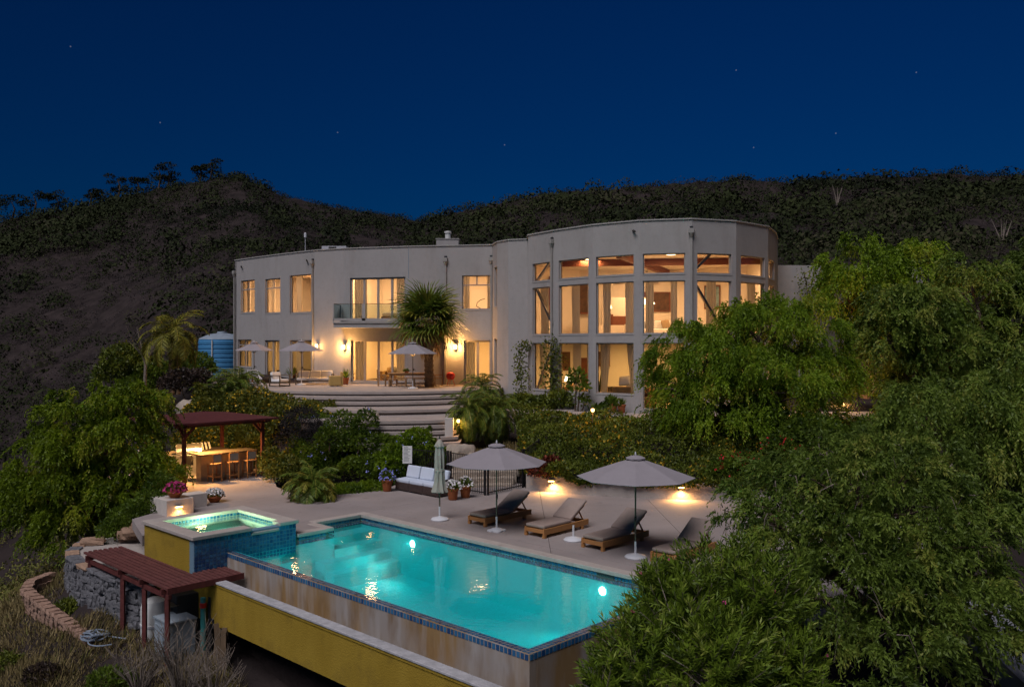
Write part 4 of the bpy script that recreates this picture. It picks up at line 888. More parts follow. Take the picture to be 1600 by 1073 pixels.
table_lamp((12.0, 46.5, 6.6), 'lit table lamp in the sixth tower window upstairs'); MB().box((12.0, 46.5, 6.22), (1.2, .6, .74)).build('cabinet', M['interior_wall'], house)
t = thing('pendant_lamp', 'glowing pendant lamp in the fourth tower window upstairs', 'lamp', (7.2, 46.2, 7.55)); MB().lathe([(.42, 0), (.36, .12), (.08, .28)], 18).build('shade', M['bulb_soft'], t, rel=False, smooth=True); MB().tube([(0, 0, .28), (0, 0, 2.4)], .012, 5).build('cord', M['dark_metal'], t, rel=False)
sofa_in((7.6, 47.6, 5.84), R(5), 'white sofa in the fourth tower window upstairs', 'white_cloth', 2.4, 3)
for k, x in enumerate((6.6, 8.7)): MB().box((x, 52.9, 9.3), (.45, .06, .35)).build('wall_vent', M['antenna_grey'], house)

# inner doors, shelves and more pictures on the room walls
def inner_door(i, f, z0):
    a, b = Vector((*BW[i], 0)), Vector((*BW[i + 1], 0)); d = (b - a).normalized(); n = Vector((d.y, -d.x, 0)); p = a.lerp(b, f) + n * .08
    MB().box((p.x, p.y, z0 + 1.05), (.95, .06, 2.1), rz=math.atan2(d.y, d.x)).build('inner_door', M['beam_wood'], house); MB().box((p.x + n.x * .01, p.y + n.y * .01, z0 + 1.06), (1.15, .05, 2.22), rz=math.atan2(d.y, d.x)).build('door_frame', M['ceiling_white'], house)
for (i, f, z) in ((0, .45, UF), (1, .5, UF), (1, .55, GF), (4, .3, UF), (4, .8, GF), (5, .6, UF), (5, .45, GF), (2, .4, GF)): inner_door(i, f, z)
picture((8.9, 53.05, 8.0), (1.6, 1.2), 'wide dark picture in the fourth tower window upstairs'); picture((11.9, 51.5, 8.2), (1.0, 1.4), 'tall picture in the fifth tower window upstairs', 'picture_blue', R(-35)); picture((3.2, 52.1, 4.4), (.8, 1.1), 'framed picture in the second tower window at the bottom', 'picture_dark', R(40)); picture((5.4, 53.05, 4.5), (1.2, .9), 'wide picture behind the chaise at the bottom of the tower', 'picture_dark')
MB().box((4.6, 52.9, 3.5), (1.0, .1, 2.15)).build('inner_door', M['beam_wood'], house); MB().box((6.6, 51.0, 7.0), (2.6, .4, 2.3)).build('wall_screen', M['interior_wall'], house); MB().box((6.6, 50.77, 6.6), (2.0, .05, .9)).build('shelf_unit', M['beam_wood'], house)
sofa_in((4.1, 46.8, 2.42), R(35), 'brown sofa in the second tower window at the bottom', 'tan_cloth', 1.8, 3)
table_lamp((3.1, 48.2, 2.42), 'lit table lamp beside the sofa at the bottom of the tower')
# ================================================================== umbrellas
def umbrella(loc, dia, ze, zp, label, rz=0.0, base='disc', group='open market umbrellas', pole='bronze_metal', lamp_on=False, npan=8):
    t = thing('umbrella', label, 'umbrella', loc, rz, group); Rr = dia / 2; nr = 4
    m = MB(); sub = 2; n = npan * sub
    for j in range(nr + 1):
        f = j / nr; r = .14 + (Rr - .14) * f; z = zp - .10 - (zp - .10 - ze) * (f ** 1.06)
        for k in range(n):
            g = (k % sub) / sub; a0 = 2 * math.pi * (k // sub) / npan; a1 = a0 + 2 * math.pi / npan
            x = r * (math.cos(a0) * (1 - g) + math.cos(a1) * g); y = r * (math.sin(a0) * (1 - g) + math.sin(a1) * g)
            dip = .014 * f * math.sin(math.pi * g); m.v.append((x * (1 - dip * .6), y * (1 - dip * .6), z - dip * .8))
    for j in range(nr):
        for k in range(n): k2 = (k + 1) % n; m.f.append((j * n + k, (j + 1) * n + k, (j + 1) * n + k2, j * n + k2))
    c = m.build('canopy', M['umbrella_cloth'], t, rel=False, smooth=False); sd_ = c.modifiers.new('thick', 'SOLIDIFY'); sd_.thickness = .008
    m = MB(); vr = .25
    for j, (r, z) in enumerate(((.03, zp - .01), (.14, zp - .03), (vr, zp - .075), (vr, zp - .095))):
        for k in range(16):
            a = 2 * math.pi * k / 16; m.v.append((r * math.cos(a), r * math.sin(a), z - (.02 if (k % 2 and j == 3) else 0)))
    for j in range(3):
        for k in range(16): k2 = (k + 1) % 16; m.f.append((j * 16 + k, (j + 1) * 16 + k, (j + 1) * 16 + k2, j * 16 + k2))
    m.build('vent_cap', M['umbrella_cloth'], c, rel=False, smooth=True)
    for k in range(npan):
        a = 2 * math.pi * k / npan; e = (Rr * .985 * math.cos(a), Rr * .985 * math.sin(a), ze - .012); s_ = (.05 * math.cos(a), .05 * math.sin(a), zp - .14)
        rb = MB().bar(s_, e, .018, .022).build('rib', M['bronze_metal'], t, rel=False)
        mid_ = [(s_[i] + e[i]) / 2 for i in range(3)]; MB().bar((.04 * math.cos(a), .04 * math.sin(a), ze - .12), mid_, .014, .016).build('strut', M['bronze_metal'], rb, rel=False)
    MB().tube([(0, 0, .05), (0, 0, zp + .02)], .021, 10).build('pole', M[pole], t, rel=False)
    MB().lathe([(.018, -.02), (.026, .01), (.02, .05), (.01, .08)], 10, (0, 0, zp)).build('finial', M['white_plastic'], t, rel=False, smooth=True)
    MB().lathe([(.045, ze - .16), (.045, ze - .09)], 12).build('hub', M['bronze_metal'], t, rel=False)
    MB().box((.05, 0, 1.02), (.06, .05, .1)).tube([(.08, 0, 1.02), (.14, 0, 1.02), (.14, 0, .94)], .008, 6).build('crank', M['dark_metal'], t, rel=False)
    stand(t, base)
    if lamp_on:
        MB().lathe([(.03, -.02), (.11, -.02), (.09, .03)], 14, (.0, 0, ze + .08)).build('lamp_ring', M['bulb_soft'], t, rel=False); lamp('POINT', (.0, -.14, ze + .0), 9, WARM, t, .06)
    return t
def stand(t, base):
    if base == 'disc': MB().lathe([(.27, 0), (.28, .03), (.24, .07), (.10, .10), (.035, .12)], 24).build('stand_base', M['white_plastic'], t, rel=False, smooth=True)
    else:   # four lobed base
        m = MB().lathe([(.20, 0), (.21, .04), (.13, .08), (.035, .10)], 20)
        for k in range(4): a = k * math.pi / 2; m.lathe([(.12, 0), (.12, .035), (.08, .05)], 14, (.16 * math.cos(a), .16 * math.sin(a), 0))
        m.build('stand_base', M['white_plastic'], t, rel=False, smooth=True)
    MB().tube([(0, 0, .08), (0, 0, .42)], .03, 10).build('stand_tube', M['white_plastic'], t, rel=False)
umbrella(at(776, 829), 2.95, 1.98, 2.56, 'open taupe umbrella between the wicker sofa and the first lounger', math.atan2(-25.3, .45) + R(9), 'lobed')
umbrella(at(993, 871), 3.0, 2.06, 2.62, 'open taupe umbrella above the third lounger by the pool', math.atan2(-22.1, -3.16))
p = at(645, 607, TZ); umbrella(p, 2.65, 1.88, 2.52, 'grey umbrella over the teak dining table on the terrace', R(10), group='umbrellas on the terrace', lamp_on=True, npan=6)
p = at(471, 601.5, TZ); umbrella(p, 2.75, 2.0, 2.62, 'grey umbrella above the white sofa on the terrace', R(30), group='umbrellas on the terrace', npan=6)
p = at(397, 599, TZ); umbrella(p, 2.3, 2.0, 2.55, 'grey umbrella at the far left end of the terrace', R(10), group='umbrellas on the terrace', npan=6)
t = thing('closed_umbrella', 'folded pale green umbrella standing beside the wicker sofa', 'umbrella', at(687, 812))
m = MB(); n = 24; prof = [(.02, 2.50), (.08, 2.44), (.13, 2.36), (.15, 2.27), (.11, 2.26), (.13, 2.0), (.145, 1.6), (.15, 1.3), (.155, 1.15), (.20, .98), (.235, .88), (.22, .86)]
for r, z in prof:
    for k in range(n): a = 2 * math.pi * k / n; q = r * (1 + .22 * math.cos(8 * a + z * 2) * (0 if z > 2.3 else 1)); m.v.append((q * math.cos(a), q * math.sin(a), z))
for j in range(len(prof) - 1):
    for k in range(n): k2 = (k + 1) % n; m.f.append((j * n + k, (j + 1) * n + k, (j + 1) * n + k2, j * n + k2))
m.build('folded_cloth', M['umbrella_closed_cloth'], t, rel=False, smooth=True); MB().tube([(0, 0, .05), (0, 0, 2.56)], .022, 10).build('pole', M['bronze_metal'], t, rel=False)
MB().lathe([(.155, 1.5), (.16, 1.53), (.155, 1.56)], 16).build('tie_strap', M['umbrella_closed_cloth'], t, rel=False); MB().lathe([(.02, 2.5), (.035, 2.53), (.01, 2.6)], 10).build('finial', M['dark_metal'], t, rel=False); stand(t, 'disc')
t = thing('umbrella_stand', 'white empty umbrella base between the second and third lounger', 'umbrella base', at(896, 844)); stand(t, 'disc')
# ================================================================== loungers
def lounger():
    t = thing('sun_lounger', 'x', 'sun lounger', (0, 0, 0), 0, 'teak loungers along the pool')   # local: x = width, y = length (foot at 0)
    W_, L_ = .74, 2.05
    for x in (0.03, W_ - .03): MB().span((x - .03, 0, .09), (x + .03, L_, .255)).build('side_rail', M['teak'], t, rel=False, bevel=.008)
    for y in (.04, 1.15, L_ - .04): MB().span((.062, y - .03, .13), (W_ - .062, y + .03, .23)).build('cross_rail', M['teak'], t, rel=False)
    for x in (.035, W_ - .035):
        for y in (.05, L_ - .30): MB().span((x - .045, y - .045, 0), (x + .045, y + .045, .088)).build('leg', M['teak'], t, rel=False, bevel=.006)
    for k in range(11): MB().span((.065, .09 + k * .10, .235), (W_ - .065, .165 + k * .10, .255)).build('slat', M['teak'], t, rel=False)
    br = Matrix.Rotation(R(31), 4, 'X')
    bf = MB(); hy, hz = 1.26, .26
    for x in (.10, W_ - .10): bf.bar((x, hy, hz), (x, hy + .80 * math.cos(R(31)), hz + .80 * math.sin(R(31))), .045, .04)
    for f in (.1, .4, .75): bf.bar((.1, hy + f * math.cos(R(31)), hz + f * math.sin(R(31))), (W_ - .1, hy + f * math.cos(R(31)), hz + f * math.sin(R(31))), .05, .02)
    bf.build('backrest_frame', M['teak'], t, rel=False)
    for x in (.14, W_ - .14): MB().bar((x, hy + .56 * math.cos(R(31)), hz + .56 * math.sin(R(31)) - .02), (x, 1.95, .22), .035, .03).build('prop', M['teak'], t, rel=False)
    def pad(L0):
        bm = bmesh.new(); bmesh.ops.create_cube(bm, size=1); bmesh.ops.bevel(bm, geom=bm.edges[:], offset=.18, segments=3, affect='EDGES', clamp_overlap=True)
        bm.free()
    MB().box((W_ / 2, .65, .305), (W_ - .05, 1.24, .09)).build('seat_cushion', M['taupe_cushion'], t, rel=False, bevel=.03)
    c = Vector((W_ / 2, hy + .02 + .43 * math.cos(R(31)) - .055 * math.sin(R(31)), hz + .06 + .43 * math.sin(R(31)) + .03)); MB().box(c, (W_ - .05, .88, .085), M=br).build('back_cushion', M['taupe_cushion'], t, rel=False, bevel=.03)
    return t
lp = lounger(); ang = math.atan2(DV.y, DV.x) - math.pi / 2
for i, (u, v, lab) in enumerate(((7.83, 6.55, 'teak lounger with taupe cushion nearest the folded umbrella'), (5.54, 6.6, 'teak lounger with taupe cushion left of the empty umbrella base'), (3.43, 6.57, 'teak lounger with taupe cushion right of the empty umbrella base'), (1.23, 6.6, 'teak lounger half hidden by the oleander bush'))):
    o = lp if i == 0 else copy_tree(lp)
    o.location = uv(u + .74, v); o.rotation_euler.z = ang + R((0, 1.5, -1, 2)[i]); o['label'] = lab
# fix local x direction: local +x must run towards -u (to the right)
# ================================================================== wicker sofa, pots, sign, fence
t = thing('wicker_sofa', 'dark wicker three seat sofa with white cushions by the fence', 'sofa', uv(14.9, 8.8), ang)
for k in range(3):
    x0 = .78 * k
    MB().span((x0 + .005, 0, .04), (x0 + .775, .78, .32)).build('seat_module', M['wicker'], t, rel=False, bevel=.015)
    MB().box((x0 + .39, .34, .38), (.75, .66, .13)).build('seat_cushion', M['blue_white_cushion'], t, rel=False, bevel=.035)
    MB().box((x0 + .39, .60, .66), (.73, .15, .46), M=Matrix.Rotation(R(-14), 4, 'X')).build('back_cushion', M['blue_white_cushion'], t, rel=False, bevel=.045)
    MB().span((x0 + .005, .71, .322), (x0 + .775, .78, .66)).build('back_panel', M['wicker'], t, rel=False, bevel=.01)
    for x in (.06, .7): MB().span((x0 + x - .02, .05, 0), (x0 + x + .02, .09, .04)).build('foot', M['antenna_grey'], t, rel=False)
MB().span((2.345, 0, .04), (2.41, .78, .60)).build('armrest', M['wicker'], t, rel=False, bevel=.01)
def fence_run(a, b, label, h=1.42):
    a = Vector(a); b = Vector(b); d = b - a; ln = d.length; d.normalize(); t = thing('iron_fence', label, 'fence', a, math.atan2(d.y, d.x), 'black iron pool fence')
    z0 = a.z; dz = (b.z - a.z) / ln
    for z in (.10, h - .04): MB().bar((0, 0, z), (ln, 0, z + dz * ln), .03, .035).build('rail', M['iron_fence'], t, rel=False)
    n = int(ln / .105); src = MB().box((0, 0, h / 2), (.017, .017, h - .08)).build('bar', M['iron_fence'], t, rel=False)
    for k in range(n):
        o = src if k == 0 else src.copy()
        if k: COL.objects.link(o); o.parent = t
        o.location = ((k + .5) * ln / n, 0, dz * (k + .5) * ln / n)
    for x in (0, ln): MB().box((x, 0, h / 2 + dz * x), (.06, .06, h + .06)).build('post', M['iron_fence'], t, rel=False)
    return t
fc = at(760, 773.5)
fence_run(at(640, 757), at(700, 764.5), 'black iron fence run behind the wicker sofa'); fence_run(at(704, 765), fc + Vector((-.05, 0, 0)), 'black iron fence run behind the flower pots and open umbrella'); fence_run(fc + Vector((.06, 0, 0)), at(817, 761.5), 'black iron fence run beside the start of the retaining wall'); fence_run(at(819, 761) + Vector((0, .1, 0)), Vector((1.05, 34.2, .25)), 'black iron fence run disappearing into the hedge')
t = thing('pool_rules_sign', 'white weathered notice board on the fence behind the wicker sofa', 'sign', atY(636.5, 724, 33.05)); MB().box((0, 0, .34), (.36, .03, .66)).build('board', M['sign_board'], t, rel=False)
mk = MB(); rs = random.Random(8)
for k in range(11):
    w2 = rs.uniform(.15, .27); mk.span((-.14, -.0175, .60 - k * .05), (-.14 + w2, -.0155, .618 - k * .05 + (.012 if k == 0 else 0)))
mk.build('lettering', M['sign_ink'], t, rel=False); MB().box((0, .03, -.1), (.04, .03, 1.2)).build('post', M['iron_fence'], t, rel=False)

# ---- leaf mesh from arrays
def leaf_mesh(name, P, D, W, tint, material, parent=None, kind=None, off=None):
    P = np.asarray(P); n = len(P); v = np.empty((n, 4, 3)); v[:, 0] = P; v[:, 1] = P + D * .42 + W; v[:, 2] = P + D; v[:, 3] = P + D * .42 - W
    if off is not None: v -= np.asarray(off)
    me = bpy.data.meshes.new(name); me.vertices.add(4 * n); me.loops.add(4 * n); me.polygons.add(n)
    me.vertices.foreach_set('co', v.astype('f4').ravel()); me.loops.foreach_set('vertex_index', np.arange(4 * n, dtype='i4'))
    me.polygons.foreach_set('loop_start', np.arange(0, 4 * n, 4, dtype='i4')); me.polygons.foreach_set('loop_total', np.full(n, 4, 'i4')); me.update(calc_edges=True)
    a = me.attributes.new('tint', 'FLOAT', 'FACE'); a.data.foreach_set('value', np.clip(tint, 0, 1).astype('f4')); me.materials.append(M[material])
    o = bpy.data.objects.new(name, me); COL.objects.link(o)
    if parent is not None: o.parent = parent
    if kind: o['kind'] = kind
    return o
def unit(a): return a / np.maximum(np.linalg.norm(a, axis=-1, keepdims=True), 1e-9)
def rvec(rg, n): return unit(rg.normal(size=(n, 3)))
def side(D, rg): return unit(np.cross(D, rvec(rg, len(D))))
def blob_leaves(rg, c, r, n, ll, lw, up=.2):
    d = rvec(rg, n); d[:, 2] = np.abs(d[:, 2]); P = np.array(c) + d * np.array(r) * rg.uniform(.35, 1.0, (n, 1)) ; D = unit(d + rvec(rg, n) * .8 + np.array([0, 0, up])) * (ll * rg.uniform(.6, 1.3, (n, 1))); return P, D, side(D, rg) * lw
def flower_pot(loc, label, prof, rad, hgt, petal, seed, leafn=260, petn=90, ll=.09, group=None, name='flower_pot'):
    rg = np.random.default_rng(seed); t = thing(name, label, 'flower pot', loc, 0, group); MB().lathe(prof, 22).build('pot', M['terracotta'], t, rel=False, smooth=True); zt = prof[-1][1] if prof[-1][0] > .02 else max(z for _, z in prof)
    MB().lathe([(.01, zt - .04), (prof[-1][0] * .9, zt - .035)], 16).build('earth', M['soil'], t, rel=False)
    P, D, W_ = blob_leaves(rg, (0, 0, zt - .03), (rad, rad, hgt), leafn, ll, ll * .3); leaf_mesh('foliage', P, D, W_, rg.random(leafn) * .8, 'leaf_ground', t)
    d = rvec(rg, petn * 4); d[:, 2] = np.abs(d[:, 2]); cen = np.repeat(d[::4] * np.array([rad, rad, hgt]) * 1.02 + np.array([0, 0, zt]), 4, 0); P = cen; D = unit(rvec(rg, petn * 4) + d * .6) * .055
    leaf_mesh('blossom', P, D, side(D, rg) * .028, rg.random(petn * 4), petal, t); return t
potp = [(.13, 0), (.15, .02), (.19, .33), (.215, .34), (.215, .40), (.195, .40)]; bowl = [(.13, 0), (.15, .02), (.26, .17), (.285, .18), (.285, .215), (.26, .215)]
flower_pot(at(707.5, 780.5), 'terracotta pot of white flowers beside the wicker sofa', potp, .30, .28, 'petal_white', 1)
flower_pot(at(727, 777), 'terracotta pot of white flowers against the fence', potp, .27, .34, 'petal_white', 2, petn=45)
flower_pot(at(605, 767), 'terracotta pot of blue flowers left of the wicker sofa', potp, .30, .42, 'petal_blue', 3, petn=60)
PIL = at(287, 801); pz = .5
t = thing('planter_pillar', 'square concrete pillar with a step light under the pink flowers', 'pillar', uv(16.6, 1.15), ang); MB().span((-.35, -.45, -.4), (.42, .45, pz)).build('block', M['pillar_concrete'], t, rel=False, bevel=.015); MB().span((-.9, -.40, -.4), (-.352, 1.3, pz - .05)).build('side_wall', M['pillar_concrete'], t, rel=False, bevel=.015)
pl = uv(16.6, 1.15) + Vector((.12, -.49, .34)) 
PX = Matrix.Rotation(ang, 4, 'Z')
def on_pillar(x, y, z): q = PX @ Vector((x, y, z)); return uv(16.6, 1.15) + q
q = on_pillar(.46, -.05, .24); t = thing('recessed_wall_light', 'bright step light in the pillar under the pink flowers', 'light', q, ang + math.pi / 2, 'amber step lights in concrete walls')
MB().box((0, .03, .055), (.26, .10, .02)).build('housing', M['dark_metal'], t, rel=False); MB().box((0, .015, .02), (.20, .05, .03)).build('bulb', M['bulb_amber'], t, rel=False); lamp('SPOT', (0, -.02, .0), 60, WARM2, t, .05, rot=(R(-25), 0, 0), spot=150)
flower_pot(on_pillar(.05, 0, pz), 'terracotta bowl of pink flowers on the concrete pillar', bowl, .34, .28, 'leaf_petal_pink', 4, 320, 120)
flower_pot(at(335, 784), 'terracotta bowl of white flowers standing on the deck', bowl, .31, .25, 'petal_white', 5, 280, 130)
# ================================================================== grill shelter
sh = thing('grill_shelter', 'maroon roofed open shelter over the outdoor kitchen', 'pergola', uv(23.3, 5.5))
PU0, PU1, PV0, PV1, PH = 21.6, 25.0, 3.85, 7.2, 2.2
for (u, v) in ((PU0, PV0), (PU0, PV1), (PU1, PV0), (PU1, PV1)):
    po = MB().box(uv(u, v, PH / 2 - .01), (.13, .13, PH + .02), rz=UANG).build('post', M['maroon_paint'], sh, bevel=.008)
    for du_, dv_ in ((1 if u == PU0 else -1, 0), (0, 1 if v == PV0 else -1)): MB().bar(uv(u, v, PH - .42), uv(u + du_ * .42, v + dv_ * .42, PH + .02), .07, .09).build('brace', M['maroon_paint'], po)
for v in (PV0, PV1): MB().bar(uv(PU0 - .35, v, PH + .09), uv(PU1 + .35, v, PH + .09), .09, .16).build('beam', M['maroon_paint'], sh)
for u in (PU0, PU1): MB().bar(uv(u, PV0 - .35, PH + .075), uv(u, PV1 + .35, PH + .075), .085, .14).build('beam', M['maroon_paint'], sh)
e0, e1, f0, f1 = PU0 - .45, PU1 + .45, PV0 - .5, PV1 + .5
m = MB(); ap = [uv(e0 + 1.8, f0 + 1.8, PH + .40), uv(e1 - 1.8, f1 - 1.8, PH + .40)]
cs = [uv(e0, f0, PH + .20), uv(e1, f0, PH + .20), uv(e1, f1, PH + .20), uv(e0, f1, PH + .20)]; a0 = uv((e0 + e1) / 2, (f0 + f1) / 2, PH + .46)
m.add(cs + [a0] + [c - Vector((0, 0, .07)) for c in cs], [(0, 1, 4), (1, 2, 4), (2, 3, 4), (3, 0, 4), (5, 8, 7, 6), (0, 5, 6, 1), (1, 6, 7, 2), (2, 7, 8, 3), (3, 8, 5, 0)]); m.build('roof', M['maroon_roof'], sh)
for k in range(6): MB().bar(uv(e0 + .1, f0 + .5 + k * .7, PH + .145), uv(e1 - .1, f0 + .5 + k * .7, PH + .145), .05, .06).build('rafter', M['maroon_paint'], sh)
q = uv(22.35, 4.9, PH + .10); t = thing('shelter_lamp', 'round lit ceiling lamp under the maroon shelter roof', 'lamp', q); MB().lathe([(.02, -.05), (.17, -.04), (.20, 0)], 20).build('diffuser', M['bulb'], t, rel=False, smooth=True); MB().lathe([(.21, .0), (.21, .03)], 20).build('rim', M['bronze_metal'], t, rel=False)
lamp('AREA', (0, 0, -.08), 240, WARM2, t, .35)
q = uv(24.9, 4.4, PH - .1); t = thing('work_lamp', 'small spotlight on the back beam of the shelter above the grill', 'lamp', q); MB().lathe([(.05, -.06), (.08, .06)], 12).build('shade', M['dark_metal'], t, rel=False); MB().lathe([(.045, -.065), (.04, -.055)], 12).build('bulb', M['bulb'], t, rel=False); lamp('SPOT', (0, 0, -.08), 230, WARM2, t, .05, spot=160)
# bar counter
bc = thing('bar_counter', 'stucco bar counter with dark stone top under the shelter', 'counter', uv(22.3, 6))
m = MB(); uvbox(m, 22.05, 22.45, 4.75, 7.05, 0, 1.02); m.build('base', M['counter_stucco'], bc, bevel=.01); m = MB(); uvbox(m, 21.78, 22.75, 4.60, 7.10, 1.022, 1.08); m.build('counter_top', M['counter_stone'], bc, bevel=.012)
m = MB(); uvbox(m, 24.2, 24.9, 3.9, 7.0, 0, .88); m.build('back_base', M['counter_stucco'], bc); m = MB(); uvbox(m, 24.15, 24.95, 3.85, 7.05, .882, .94); m.build('back_top', M['counter_stone'], bc)
def stool(loc, rz, label):
    t = thing('bar_stool', label, 'bar stool', loc, rz, 'bar stools at the counter')
    for x in (-.19, .19):
        MB().bar((x, -.18, 0), (x, -.18, 1.08), .04, .04).build('leg', M['teak'], t, rel=False); MB().bar((x, .18, 0), (x, .18, .68), .04, .04).build('leg', M['teak'], t, rel=False)
        MB().bar((x, -.18, .24), (x, .18, .24), .03, .03).build('stretcher', M['teak'], t, rel=False)
    MB().bar((-.19, .18, .28), (.19, .18, .28), .03, .03).bar((-.19, -.18, .2), (.19, -.18, .2), .03, .03).build('foot_rail', M['teak'], t, rel=False)
    MB().box((0, .0, .70), (.44, .44, .05)).build('seat', M['weathered_teak'], t, rel=False, bevel=.015); MB().box((0, -.18, .93), (.36, .03, .30)).build('backrest', M['grey_cloth'], t, rel=False, bevel=.01); MB().bar((-.19, -.18, 1.08), (.19, -.18, 1.08), .04, .035).build('top_rail', M['teak'], t, rel=False)
for k, (v, lab) in enumerate(((5.12, 'leftmost bar stool at the counter under the shelter'), (5.86, 'middle bar stool at the counter under the shelter'), (6.62, 'rightmost bar stool at the counter under the shelter'))): stool(uv(21.62, v), UANG - math.pi / 2 + R((4, -3, 2)[k]), lab)
def grill(loc, rz, label, w_=.95, hood='stainless'):
    t = thing('gas_grill', label, 'grill', loc, rz); MB().box((0, 0, .45), (w_, .6, .86)).build('cabinet', M['stainless'], t, rel=False, bevel=.01); MB().box((0, -.31, .82), (w_, .05, .12)).build('control_panel', M['stainless'], t, rel=False, bevel=.01)
    for k in range(4): MB().lathe([(.03, 0), (.025, .04)], 10).build('knob', M['dark_metal'], t, rel=False).location = (-.3 + .2 * k, -.34, .82); 
    m = MB(); n = 10
    for s_ in (-w_ / 2, w_ / 2):
        for k in range(n + 1): a = math.pi * (k / n) * .62; m.v.append((s_, .28 - .58 * (1 - math.cos(a)) / (1 - math.cos(math.pi * .62)), .90 + .42 * math.sin(min(a, math.pi)) ** .8 if k else .90))
    # hood side profile: front bottom to back bottom
    m = MB(); pf = [(-.30, .90), (-.30, 1.0), (-.24, 1.14), (-.12, 1.25), (.05, 1.30), (.22, 1.28), (.28, 1.2), (.28, .90)]
    k = len(pf); m.v = [(-w_ / 2, y, z) for y, z in pf] + [(w_ / 2, y, z) for y, z in pf]; m.f = [tuple(range(k)), tuple(range(2 * k - 1, k - 1, -1))] + [(i, k + i, k + (i + 1) % k, (i + 1) % k) for i in range(k)]
    hd = m.build('hood', M[hood], t, rel=False, bevel=.015); MB().tube([(-w_ * .35, -.34, 1.04), (w_ * .35, -.34, 1.04)], .014, 8).build('handle', M['stainless'], hd, rel=False)
    for s_ in (-1, 1): MB().box((s_ * (w_ / 2 + .16), 0, .86), (.3, .5, .04)).build('side_shelf', M['stainless'], t, rel=False)
FACE = UANG - math.pi / 2 + math.pi
FACE = math.atan2(-DU.y, -DU.x) + math.pi / 2      # local -y looks back along the deck
grill(uv(23.9, 5.15), FACE - R(25), 'open stainless gas grill with shining hood behind the bar counter', 1.0); grill(uv(23.2, 3.2), FACE - R(20), 'second steel grill at the left edge of the shelter beside the tree', .85, 'tank_white')
m = thing('striped_towel', 'striped cream and dark towel beside the grill hood', 'towel', uv(24.5, 6.0, .94), FACE)
for k in range(9): MB().box((-.32 + .08 * k, 0, .15), (.079, .16, .30), M=Matrix.Rotation(R(-14), 4, 'Y')).build('stripe', M['white_cloth' if k % 2 == 0 else 'dark_metal'], m, rel=False)
t = thing('folding_chair', 'black folding chair beside the shelter post', 'chair', uv(22.6, 3.95), FACE + R(30))
MB().box((0, 0, .45), (.45, .45, .03)).build('seat', M['dark_metal'], t, rel=False); MB().box((0, .23, .72), (.45, .03, .35)).build('backrest', M['dark_metal'], t, rel=False)
for s_ in (-1, 1): MB().bar((s_ * .22, -.25, 0), (s_ * .22, .24, .9), .025, .025).build('leg', M['dark_metal'], t, rel=False); MB().bar((s_ * .2, .25, 0), (s_ * .2, -.2, .45), .025, .025).build('leg', M['dark_metal'], t, rel=False)
t = thing('folding_chair', 'black folding chair in front of the stainless grill', 'chair', uv(23.0, 4.55), FACE - R(60))
MB().box((0, 0, .45), (.45, .45, .03)).build('seat', M['dark_metal'], t, rel=False); MB().box((0, .23, .72), (.45, .03, .35)).build('backrest', M['dark_metal'], t, rel=False)
for s_ in (-1, 1): MB().bar((s_ * .22, -.25, 0), (s_ * .22, .24, .9), .025, .025).build('leg', M['dark_metal'], t, rel=False); MB().bar((s_ * .2, .25, 0), (s_ * .2, -.2, .45), .025, .025).build('leg', M['dark_metal'], t, rel=False)
# ================================================================== terrace furniture
def armchair(loc, rz, label, w_=.8, name='armchair', cat='armchair', seats=1):
    t = thing(name, label, cat, loc, rz)
    for s_ in (-1, 1):
        x = s_ * w_ / 2
        fr = MB(); fr.bar((x, -.38, 0), (x, -.38, .62), .05, .05); fr.bar((x, .38, 0), (x, .38, .62), .05, .05); fr.bar((x, -.405, .62), (x, .405, .62), .06, .05); fr.bar((x, -.405, .03), (x, .405, .03), .05, .05); fr.build('arm_frame', M['bronze_metal'], t, rel=False)
    MB().span((-w_ / 2 + .03, -.36, .20), (w_ / 2 - .03, .38, .26)).build('seat_frame', M['bronze_metal'], t, rel=False)
    sw = (w_ - .08) / seats
    for k in range(seats):
        x = -w_ / 2 + .04 + sw * (k + .5); MB().box((x, -.02, .34), (sw - .02, .72, .15)).build('seat_cushion', M['white_cloth'], t, rel=False, bevel=.04); MB().box((x, .30, .58), (sw - .02, .16, .46), M=Matrix.Rotation(R(-12), 4, 'X')).build('back_cushion', M['white_cloth'], t, rel=False, bevel=.05)
    return t
armchair(at(437, 603.5, TZ), R(62), 'white cushioned armchair at the left of the terrace'); armchair(at(492, 600.5, TZ), R(4), 'white cushioned sofa in the middle of the terrace', 2.1, 'sofa', 'sofa', 3)
t = thing('wicker_armchair', 'yellow wicker armchair beside the white sofa', 'armchair', at(524, 603, TZ), R(-75)); MB().span((-.36, -.36, .08), (.36, .30, .34)).build('seat', M['light_wicker'], t, rel=False, bevel=.03); MB().span((-.38, .30, .05), (.38, .42, .80)).build('backrest', M['light_wicker'], t, rel=False, bevel=.03)
for s_ in (-1, 1): MB().span((s_ * .37 - .05, -.36, .05), (s_ * .37 + .05, .30, .58)).build('armrest', M['light_wicker'], t, rel=False, bevel=.03)
cushion(MB(), (0, -.05, .40), (.6, .6, .14)).build('cushion', M['white_cloth'], t, rel=False, smooth=True)
